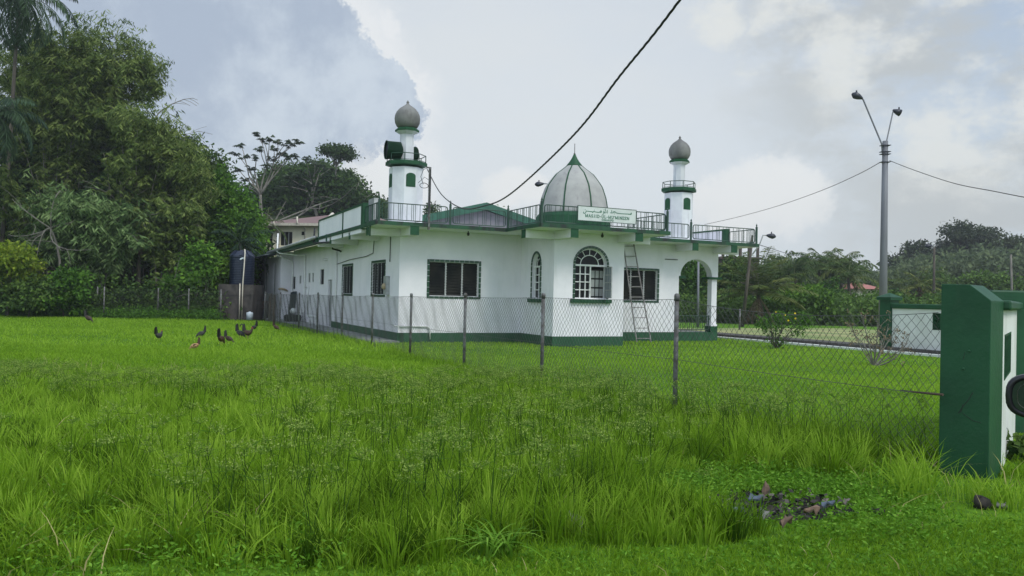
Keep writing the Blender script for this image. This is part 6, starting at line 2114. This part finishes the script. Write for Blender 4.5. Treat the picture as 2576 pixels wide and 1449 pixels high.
# ---- debris patch, rocks
dc_ = G(1965, 1285)
m = MB(); nb = NB()
pts = []
rr_ = np.random.default_rng(3)
n = 22; ring = []
for k in range(n):
    a = 2 * math.pi * k / n; r_ = 1 + .22 * rr_.normal()
    ring.append(Vector((dc_.x + .50 * math.cos(a) * r_, dc_.y + .30 * math.sin(a) * r_, Hs(dc_.x, dc_.y) - .02)))
inner = [Vector((dc_.x + (p.x - dc_.x) * .55 + rr_.normal() * .02, dc_.y + (p.y - dc_.y) * .55, p.z + .02 + rr_.random() * .035)) for p in ring]
m.add(ring + inner + [Vector((dc_.x, dc_.y, ring[0].z + .06))], [(k, (k + 1) % n, n + (k + 1) % n, n + k) for k in range(n)] + [(n + k, n + (k + 1) % n, 2 * n) for k in range(n)])
heap = m.build('burnt_patch', M['soil'], None, (dc_.x, dc_.y, 0)); setp(heap, 'charred bare patch of soil with scraps in the foreground grass', 'burnt patch', kind='structure')
scr = [(1925, 1238, 'cardboard', .07, 'brown upright scrap at the top of the charred patch'), (1858, 1290, 'plasticblue', .09, 'grey-blue plastic scrap at the left of the charred patch'), (1900, 1262, 'plasticblue', .13, 'crumpled grey plastic in the middle of the charred patch'),
       (2040, 1290, 'cardboard', .12, 'brown strip at the right of the charred patch'), (1975, 1318, 'cardboard', .1, 'small reddish scrap at the front of the charred patch'), (1925, 1300, 'stone', .09, 'small grey stone in the charred patch'), (2085, 1275, 'plasticblue', .1, 'dark plastic shred right of the charred patch')]
for (x, y, mt, s_, lab) in scr:
    q = G(x, y, .1); m = MB()
    u_ = Vector(unit(1)[0]); v_ = u_.cross(Vector((.2, .1, 1))).normalized(); w_ = u_.cross(v_).normalized()
    vs = []
    for k in range(9):
        a = 2 * math.pi * k / 9; r_ = s_ * .5 * rr_.uniform(.55, 1.1)
        p = q + Vector((math.cos(a), math.sin(a) * .7, 0)) * r_ + Vector((0, 0, rr_.uniform(-.03, .05) + (math.sin(a) * s_ * .5 if 'upright' in lab else 0)))
        vs += [p, p + Vector((0, 0, .012))]
    m.add(vs + [q + Vector((0, 0, .02)), q + Vector((0, 0, .04))], [(2 * k, 2 * ((k + 1) % 9), 2 * ((k + 1) % 9) + 1, 2 * k + 1) for k in range(9)] + [(2 * k + 1, 2 * ((k + 1) % 9) + 1, 19) for k in range(9)] + [(2 * k, 18, 2 * ((k + 1) % 9)) for k in range(9)])
    o = m.build('debris_scrap', M[mt], None, tuple(q)); setp(o, lab, 'debris')

nbf = NB(); nf = 260
aa_ = rr_.uniform(0, 6.283, nf); rq = np.sqrt(rr_.random(nf))
fx = dc_.x + np.cos(aa_) * rq * .52; fy = dc_.y + np.sin(aa_) * rq * .32
fz = H(fx, fy) + rr_.uniform(.03, .10, nf)
fd = unit(nf) * np.array([1, 1, .35])
leaf_quads(nbf, np.stack([fx, fy, fz], 1), fd, rr_.uniform(.03, .10, nf), rr_.uniform(.02, .06, nf), rr_.random(nf), mi=0)
M['litter'] = leaf_mat('charred_litter', (.015, .014, .014), (.05, .045, .045), (.20, .17, .15), .02)
o = nbf.build('litter', M['litter']); setp(o, 'small charred scraps and dead leaves strewn over the burnt patch', 'litter', kind='stuff')


def rock(px, py, s_, mat, label, flat=.6):
    q = G(px, py); q.z = Hs(q.x, q.y)
    m = MB(); m.sm = True; vs = []; fs = []; nu, nv = 10, 6
    for i in range(nv + 1):
        th = math.pi * i / nv
        for j in range(nu):
            ph = 2 * math.pi * j / nu; r_ = s_ * (1 + .18 * math.sin(3 * ph + i) + .12 * rr_.normal() * (0 < i < nv))
            vs.append(q + Vector((r_ * math.sin(th) * math.cos(ph), r_ * math.sin(th) * math.sin(ph), s_ * flat * .7 + r_ * flat * math.cos(th))))
    for i in range(nv):
        for j in range(nu): fs.append((i * nu + j, i * nu + (j + 1) % nu, (i + 1) * nu + (j + 1) % nu, (i + 1) * nu + j))
    m.add(vs, fs); o = m.build('stone', M[mat], None, tuple(q)); setp(o, label, 'stone')


rock(2468, 1284, .062, 'soil', 'dark rounded stone in the grass at the foot of the big green pier', .8)
rock(2520, 1284, .06, 'stone', 'pale flat stone behind the dark one at the pier foot', .4)
rock(2205, 1295, .05, 'soil', 'small dark stone right of the charred patch', .6)
rock(1378, 1290, .06, 'stone', 'grey slab half hidden in the tall grass, the farther of two at the bottom centre', .9)
rock(1436, 1330, .08, 'stone', 'grey slab half hidden in the tall grass, the nearer of two at the bottom centre', .8)

# ------------------------------------------------------------------ grass
def vnoise(x, y, s, seed=0):
    r = np.random.default_rng(seed); v = 0
    for k in range(5):
        a = r.uniform(0, 2 * math.pi); f = s * r.uniform(.6, 1.7); ph = r.uniform(0, 6.28)
        v = v + np.sin((x * math.cos(a) + y * math.sin(a)) * f + ph)
    return v / 5 + .0


def fence_side(x, y):
    """>0 on the mosque side of the near fence line"""
    vx, vy = -dirf.y, dirf.x
    return -((x - P0f.x) * vx + (y - P0f.y) * vy)


def sample(n, y0, y1, xpad=.12):
    """points spread evenly over the ground between depths y0 and y1 inside the view"""
    w0 = .66 + xpad
    y = np.sqrt(rng.random(n) * (y1 ** 2 - y0 ** 2) + y0 ** 2)
    x = (rng.random(n) * 2 - 1) * w0 * y
    return x, y


acx0 = [(p.x, p.y) for p in ap]
def in_poly(x, y, poly):
    c = np.zeros(len(x), bool); n = len(poly)
    for i in range(n):
        x0, y0 = poly[i]; x1, y1 = poly[(i + 1) % n]
        t = ((y0 > y) != (y1 > y)) & (x < (x1 - x0) * (y - y0) / (y1 - y0 + 1e-12) + x0)
        c ^= t
    return c


bld = [(-.02, -.02), (4.11, -.02), (4.11, -2.32), (6.65, -2.32), (6.65, -.02), (12.4, -.02), (12.4, 20), (-.02, 20)]
bldw = [tuple(A(a, b))[:2] for a, b in bld]
kerbw = [tuple(F @ Vector(q))[:2] for q in ((-8, -.05, 0), (Lk + 6, -.05, 0), (Lk + 6, 30, 0), (-8, 30, 0))]
standw = [(c_[0], c_[1]) for c_ in ((place(557, 39.8).x, 39.8), (place(647, 39.8).x, 39.8), (place(647, 43).x, 43), (place(557, 43).x, 43))]
dpatch = (G(1965, 1285).x, G(1965, 1285).y)


def blades(nb, x, y, h, w, lean, tint, seg=3, az=None, mi=0):
    n = len(x)
    z = H(x, y)
    az = rng.uniform(0, 2 * math.pi, n) if az is None else az
    dx, dy = np.cos(az) * lean * h, np.sin(az) * lean * h
    fa = rng.uniform(0, math.pi, n) 
    sx, sy = np.cos(fa) * w / 2, np.sin(fa) * w / 2
    ts = [0, .4, .75, 1.0] if seg == 3 else [0, .55, 1.0]
    ws = [1, .85, .5, 0] if seg == 3 else [1, .7, 0]
    nvb = 2 * (len(ts) - 1) + 1
    v = np.empty((n, nvb, 3))
    for k, (t, ww) in enumerate(zip(ts, ws)):
        cx = x + dx * t ** 2; cy = y + dy * t ** 2
        cz = z + h * (t - .28 * lean * t * t)
        if ww > 0:
            v[:, 2 * k] = np.stack([cx - sx * ww, cy - sy * ww, cz], 1)
            v[:, 2 * k + 1] = np.stack([cx + sx * ww, cy + sy * ww, cz], 1)
        else:
            v[:, 2 * k] = np.stack([cx, cy, cz], 1)
    b = (np.arange(n) * nvb)[:, None]
    q = [b + np.array([[2 * k, 2 * k + 1, 2 * k + 3, 2 * k + 2]]) for k in range(len(ts) - 2)]
    e = 2 * (len(ts) - 2)
    t_ = b + np.array([[e, e + 1, e + 2]])
    nb.add(v.reshape(-1, 3), np.concatenate(q), t_, tint=np.repeat(np.clip(tint, 0, 1), nvb), mi=mi)


def keep(x, y):
    k = ~in_poly(x, y, bldw) & ~in_poly(x, y, acx0) & ~in_poly(x, y, kerbw) & ~in_poly(x, y, standw)
    d2_ = ((x - dpatch[0]) / .50) ** 2 + ((y - dpatch[1]) / .32) ** 2 + .7 * vnoise(x, y, 9, 55)
    k &= ~((d2_ < 1) & (rng.random(len(x)) < .80))
    lx = (x - Nn.x) * e1.x + (y - Nn.y) * e1.y; ly = (x - Nn.x) * e2.x + (y - Nn.y) * e2.y
    k &= ~((lx > 0) & (lx < .385) & (ly > 0) & (ly < .4))
    return k


def verge_y(x): return 4.42 + .32 * x + .10 * np.sin(x * 3.1 + 1)


nb = NB(); nbw = NB(); nbl = NB()
# tall rank grass
for (y0, y1, n, wd) in ((3.6, 6.5, 34000, .0075), (6.5, 10, 52000, .009), (10, 15, 90000, .012)):
    x, y = sample(n, y0, y1)
    fs_ = fence_side(x, y)
    patch = vnoise(x, y, 1.6, 5) + .7 * vnoise(x, y, 4.2, 6)
    clump = np.clip(.5 + patch, 0.05, 1.5)
    k = keep(x, y) & (y > verge_y(x)) & (fs_ < np.where(y < 9, .9, .35)) & (rng.random(n) < .35 + .6 * clump)
    # the low leafy patch round the charred spot
    low = ((x - dpatch[0] - .1) / 1.15) ** 2 + ((y - dpatch[1] - .45) / 1.1) ** 2 + .8 * vnoise(x, y, 3, 77) < 1
    k &= ~(low & (rng.random(n) < .6)) & ~((np.hypot(x - 3.85, y - 6.1) < .75) & (rng.random(n) < .9))
    x, y, patch, low, fs_ = x[k], y[k], patch[k], low[k], fs_[k]
    hmax = np.interp(y, [4, 5.5, 8, 11, 15], [.32, .38, .38, .32, .14])
    hmax = hmax * (1 - .85 * np.clip(1 - np.hypot(x - 3.75, y - 6.1) / 1.5, 0, 1) ** .6)
    hmax = hmax * (1 - .35 * np.clip((-x - .2 * y) / 3, 0, 1))
    edge = np.clip((y - verge_y(x)) / .5, .25, 1)
    h = hmax * edge * np.clip(.62 + .45 * patch, .3, 1.35) * rng.uniform(.45, 1.1, len(x)) * np.where(low, .45, 1)
    yel = vnoise(x, y, 1.1, 9)
    blades(nb, x, y, h, wd * rng.uniform(.6, 1.35, len(x)), rng.uniform(.1, .95, len(x)), .42 + .2 * yel + .12 * patch + rng.normal(0, .2, len(x)))
# tufts: blades fanning out from common centres
for (y0, y1, nt_, nbl_) in ((4.2, 7.0, 1300, 46), (7.0, 10.5, 2300, 34), (10.5, 14, 1800, 26)):
    cx, cy = sample(nt_, y0, y1)
    k = keep(cx, cy) & (cy > verge_y(cx) + .12) & (fence_side(cx, cy) < .3) & (((cx - dpatch[0]) / .95) ** 2 + ((cy - dpatch[1] - .25) / .8) ** 2 > 1) & (np.hypot(cx - 3.75, cy - 6.0) > 1.05)
    cx, cy = cx[k], cy[k]; nt_ = len(cx)
    th_ = rng.uniform(.45, 1.2, nt_) * np.interp(cy, [4.2, 5.5, 8, 11, 14], [.24, .36, .38, .33, .16]) * (1 - .3 * np.clip((-cx - .2 * cy) / 3, 0, 1)) * (1 + .25 * vnoise(cx, cy, 1.6, 5)); tt_ = rng.normal(.6, .28, nt_); tw_ = rng.uniform(.8, 1.5, nt_)
    idx = np.repeat(np.arange(nt_), nbl_); n_ = len(idx)
    r_ = np.abs(rng.normal(0, .05, n_)); a_ = rng.uniform(0, 6.283, n_)
    x = cx[idx] + np.cos(a_) * r_; y = cy[idx] + np.sin(a_) * r_
    blades(nb, x, y, th_[idx] * rng.uniform(.55, 1.1, n_), .0085 * tw_[idx] * np.interp(y, [4, 14], [.9, 1.5]), rng.uniform(.05, .9, n_) * (.5 + r_ * 10), tt_[idx] + rng.normal(0, .10, n_), az=a_)
# bright broad tufts
for _ in range(210):
    y_ = math.sqrt(rng.random() * (13 ** 2 - 4.6 ** 2) + 4.6 ** 2); x_ = rng.uniform(-.68, .68) * y_
    if fence_side(x_, y_) > .2 or y_ < verge_y(x_) + .25 or math.hypot(x_ - dpatch[0], y_ - dpatch[1]) < .8: continue
    n = 60; r_ = rng.normal(0, .09, (n, 2))
    sc__ = rng.uniform(.7, 1.15) * np.interp(y_, [4, 8, 13], [1, 1, .6])
    blades(nb, x_ + r_[:, 0], y_ + r_[:, 1], rng.uniform(.22, .46, n) * sc__, rng.uniform(.009, .015, n), rng.uniform(.15, .9, n), .78 + rng.normal(0, .12, n))
# short grass: the far meadow, the mosque lawn, the verge
for (y0, y1, n, wd, hh_) in ((3.4, 6.4, 95000, .006, .055), (6.4, 12, 120000, .009, .07), (12, 20, 130000, .013, .10), (20, 40, 150000, .022, .11)):
    x, y = sample(n, y0, y1)
    fs_ = fence_side(x, y)
    inside = fs_ > .15
    tallz = (y > verge_y(x)) & (y < 15) & ~inside
    k = keep(x, y) & (~tallz | (rng.random(n) < .3)) & ~((y > 38.3) & (x < -5))
    x, y, inside = x[k], y[k], inside[k]
    p_ = vnoise(x, y, 1.9, 12) + .6 * vnoise(x, y, .5, 13)
    h = hh_ * np.where(inside, .55, 1.0) * np.clip(1 + .5 * p_, .4, 1.7) * rng.uniform(.5, 1.3, len(x))
    nearf = np.abs(fence_side(x, y)) < .3
    h = h * np.where(nearf & (y < 26), 1.9, 1) * np.where(np.hypot(x - 3.85, y - 6.1) < .8, .5, 1)
    verge = y < verge_y(x)
    blades(nb, x, y, h, wd * rng.uniform(.6, 1.3, len(x)), rng.uniform(.2, 1.3, len(x)), .56 + .16 * p_ + np.where(inside, .06, .0) - np.where(verge, .04, 0) + np.interp(y, [12, 22], [0, .12]) + rng.normal(0, .17, len(x)), seg=2)
x, y = sample(5200, 3.6, 15)
k = keep(x, y) & (fence_side(x, y) < .6) & (rng.random(len(x)) < .35 + vnoise(x, y, 1.4, 61) * .9)
x, y = x[k], y[k]
blades(nb, x, y, rng.uniform(.08, .34, len(x)) * np.where(y < verge_y(x) + .2, .35, 1), rng.uniform(.005, .010, len(x)), rng.uniform(.3, 1.6, len(x)), rng.uniform(.5, 1.0, len(x)), mi=1)
o = nb.build('grass', [LM['grass'], LM['straw']])
setp(o, 'bright green grass, rank in front and short towards the buildings', 'grass', kind='stuff')
# weeds with small leaves
for (n, cond) in ((14000, 0), (12000, 1), (10000, 2), (16000, 3)):
    x, y = sample(n, 3.5, (9, 7.5, 9, 12)[cond])
    if cond == 0: k = (y > verge_y(x) - .4) & (vnoise(x, y, 1.3, 21) > .12) & (y < 7.5)
    elif cond == 1: k = (((x - dpatch[0] - .1) / 1.15) ** 2 + ((y - dpatch[1] - .4) / 1.0) ** 2 + .9 * vnoise(x, y, 3, 77) < rng.random(n) * .9)
    elif cond == 2: k = (y < verge_y(x))
    else: k = (y > 6.3) & (vnoise(x, y, 1.5, 91) > .28)
    k &= keep(x, y) & (fence_side(x, y) < .6)
    x, y = x[k], y[k]; n_ = len(x)
    if cond == 1:
        x = np.concatenate([x] * 3) + rng.normal(0, .05, n_ * 3); y = np.concatenate([y] * 3) + rng.normal(0, .05, n_ * 3); n_ = len(x)
    hh = rng.uniform(.02, (.17, .17, .05, .24)[cond], n_)
    idx = np.repeat(np.arange(n_), 5)
    pos = np.stack([x[idx], y[idx], H(x[idx], y[idx]) + hh[idx] * rng.uniform(.3, 1, len(idx))], 1) + rng.normal(0, .012, (len(idx), 3))
    d = unit(len(idx)); d[:, 2] = np.abs(d[:, 2]) * .5; d /= np.linalg.norm(d, axis=1, keepdims=True)
    leaf_quads(nbw, pos, d, rng.uniform(.02, .045, len(idx)), rng.uniform(.009, .018, len(idx)), .5 + rng.normal(0, .2, len(idx)))
o = nbw.build('weeds', LM['weed']); setp(o, 'low small-leaved weeds round the charred patch and along the verge', 'weeds', kind='stuff')
# sedge: dark stems with pale branching seed heads
n = 3400
x, y = sample(n, 4.5, 13.5)
k = keep(x, y) & (fence_side(x, y) < .5) & (y > verge_y(x) + .15) & (vnoise(x, y, 1.0, 31) + .5 * vnoise(x, y, 3, 32) > -.12) & (((x - dpatch[0]) / .9) ** 2 + ((y - dpatch[1] - .2) / .9) ** 2 > 1)
x, y = x[k], y[k]; n = len(x)
h = np.interp(y, [4.5, 8, 11, 13.5], [.56, .58, .40, .28]) * rng.uniform(.6, 1.12, n) * (1 - .25 * np.clip((-x - .25 * y) / 3, 0, 1))
z = H(x, y)
lx, ly = rng.normal(0, .07, n), rng.normal(0, .07, n)
B0 = np.stack([x, y, z], 1); T0 = np.stack([x + lx, y + ly, z + h], 1); Mid = (B0 + T0) / 2 - np.stack([lx, ly, 0 * lx], 1) * .2
nbs = NB()
v, q = np_tubes(B0, Mid, .0030, .0026, 3); nbs.add(v, q, tint=.12)
v, q = np_tubes(Mid, T0, .0026, .0019, 3); nbs.add(v, q, tint=.2)
rays = 8
idx = np.repeat(np.arange(n), rays)
az = rng.uniform(0, 6.28, n)[idx] + np.tile(np.arange(rays) * 2 * math.pi / rays, n) + rng.normal(0, .25, len(idx))
rl = rng.uniform(.025, .085, len(idx))
D = np.stack([np.cos(az), np.sin(az), rng.uniform(.25, 1.3, len(idx))], 1); D /= np.linalg.norm(D, axis=1, keepdims=True)
E = T0[idx] + D * rl[:, None]
v, q = np_tubes(T0[idx], E, .0012, .0009, 3); nbs.add(v, q, tint=.55)
idx2 = np.repeat(np.arange(len(idx)), 5)
P2_ = E[idx2] + rng.normal(0, .010, (len(idx2), 3))
leaf_quads(nbs, P2_, unit(len(idx2)), .017, .009, .8 + rng.normal(0, .15, len(idx2)))
# long leafy bracts below each head
idx = np.repeat(np.arange(n), 3); az = rng.uniform(0, 6.28, len(idx))
D = np.stack([np.cos(az), np.sin(az), rng.uniform(-.1, .6, len(idx))], 1); D /= np.linalg.norm(D, axis=1, keepdims=True)
leaf_quads(nbs, T0[idx], D, rng.uniform(.08, .2, len(idx)), .005, .45 + rng.normal(0, .1, len(idx)))
o = nbs.build('sedge', LM['sedge']); setp(o, 'tall sedge with dark stems and pale branching seed heads in the front grass', 'sedge', kind='stuff')
# one large arching clump at the bottom centre and grass at the pier foot
def big_clump(px, py, n, h, w, label, tint=.5, mat='weed', spread=.05, lean=(.6, 1.5)):
    g = G(px, py); nbc = NB()
    r_ = rng.normal(0, spread, (n, 2))
    ln = rng.uniform(lean[0], lean[1], n)
    X = g.x + r_[:, 0]; Y = g.y + r_[:, 1]
    z0 = H(X, Y); az = rng.uniform(0, 6.28, n); hh = h * rng.uniform(.6, 1.1, n)
    ts = np.linspace(0, 1, 7); vv = np.empty((n, 14, 3))
    for k, t in enumerate(ts):
        cx = X + np.cos(az) * ln * hh * t ** 1.6; cy = Y + np.sin(az) * ln * hh * t ** 1.6
        cz = z0 + hh * (1.5 * t - .95 * t ** 2.2 * np.clip(ln, .4, 1.4))
        ww = w * (1 - t ** 2.5) * .5 + .0006
        sx, sy = -np.sin(az) * ww, np.cos(az) * ww
        vv[:, 2 * k] = np.stack([cx - sx, cy - sy, cz], 1); vv[:, 2 * k + 1] = np.stack([cx + sx, cy + sy, cz], 1)
    b_ = (np.arange(n) * 14)[:, None]
    nbc.add(vv.reshape(-1, 3), np.concatenate([b_ + np.array([[2 * k, 2 * k + 1, 2 * k + 3, 2 * k + 2]]) for k in range(6)]), tint=np.repeat(np.clip(tint + rng.normal(0, .2, n), 0, 1), 14))
    o = nbc.build('grass_clump', LM[mat], None, tuple(g)); setp(o, label, 'grass clump')


big_clump(1252, 1405, 40, .26, .016, 'arching clump of broad pale grass blades at the bottom centre of the verge', .6)
big_clump(2455, 1262, 36, .17, .007, 'sparse upright grass clump in front of the big green pier', .7, 'grass', .10, (.1, .5))
big_clump(1865, 1080, 70, .42, .010, 'tall bright grass clump against the fence left of the pier', .7, 'grass', .14, (.1, .5))
big_clump(2050, 1110, 60, .36, .010, 'bright grass clump against the fence midway between last post and pier', .7, 'grass', .15, (.1, .5))
big_clump(2290, 1185, 50, .30, .010, 'bright grass clump just left of the big green pier', .7, 'grass', .12, (.1, .6))
big_clump(2545, 1290, 36, .20, .008, 'small bright grass clump at the right edge below the mirror', .8, 'grass', .05, (.1, .6))
b = G(2556, 1165)
t = thing('leafy_weed', tuple(b), 'broad-leaved weed growing at the foot of the short white wall', 'weed')
nb = NB(); crown_leaves(nb, [((b.x + .12, b.y, .18), (.26, .2, .18))], (.11, .06), 2.2, .12, .1, 6)
nb.build('foliage', LM['broad'], t)

# ------------------------------------------------------------------ air
m = MB(); m.box(-330, 330, -40, 420, -2.0, 40)
mh = bpy.data.materials.new('pale_haze'); mh.use_nodes = True
t = mh.node_tree; t.nodes.clear()
vo = t.nodes.new('ShaderNodeVolumePrincipled'); vo.inputs['Color'].default_value = (.86, .90, .95, 1); vo.inputs['Density'].default_value = .00062; vo.inputs['Anisotropy'].default_value = .2
ou = t.nodes.new('ShaderNodeOutputMaterial'); t.links.new(vo.outputs[0], ou.inputs['Volume'])
hz = m.build('haze', mh); setp(hz, 'thin pale haze softening the far trees', 'haze', kind='stuff')
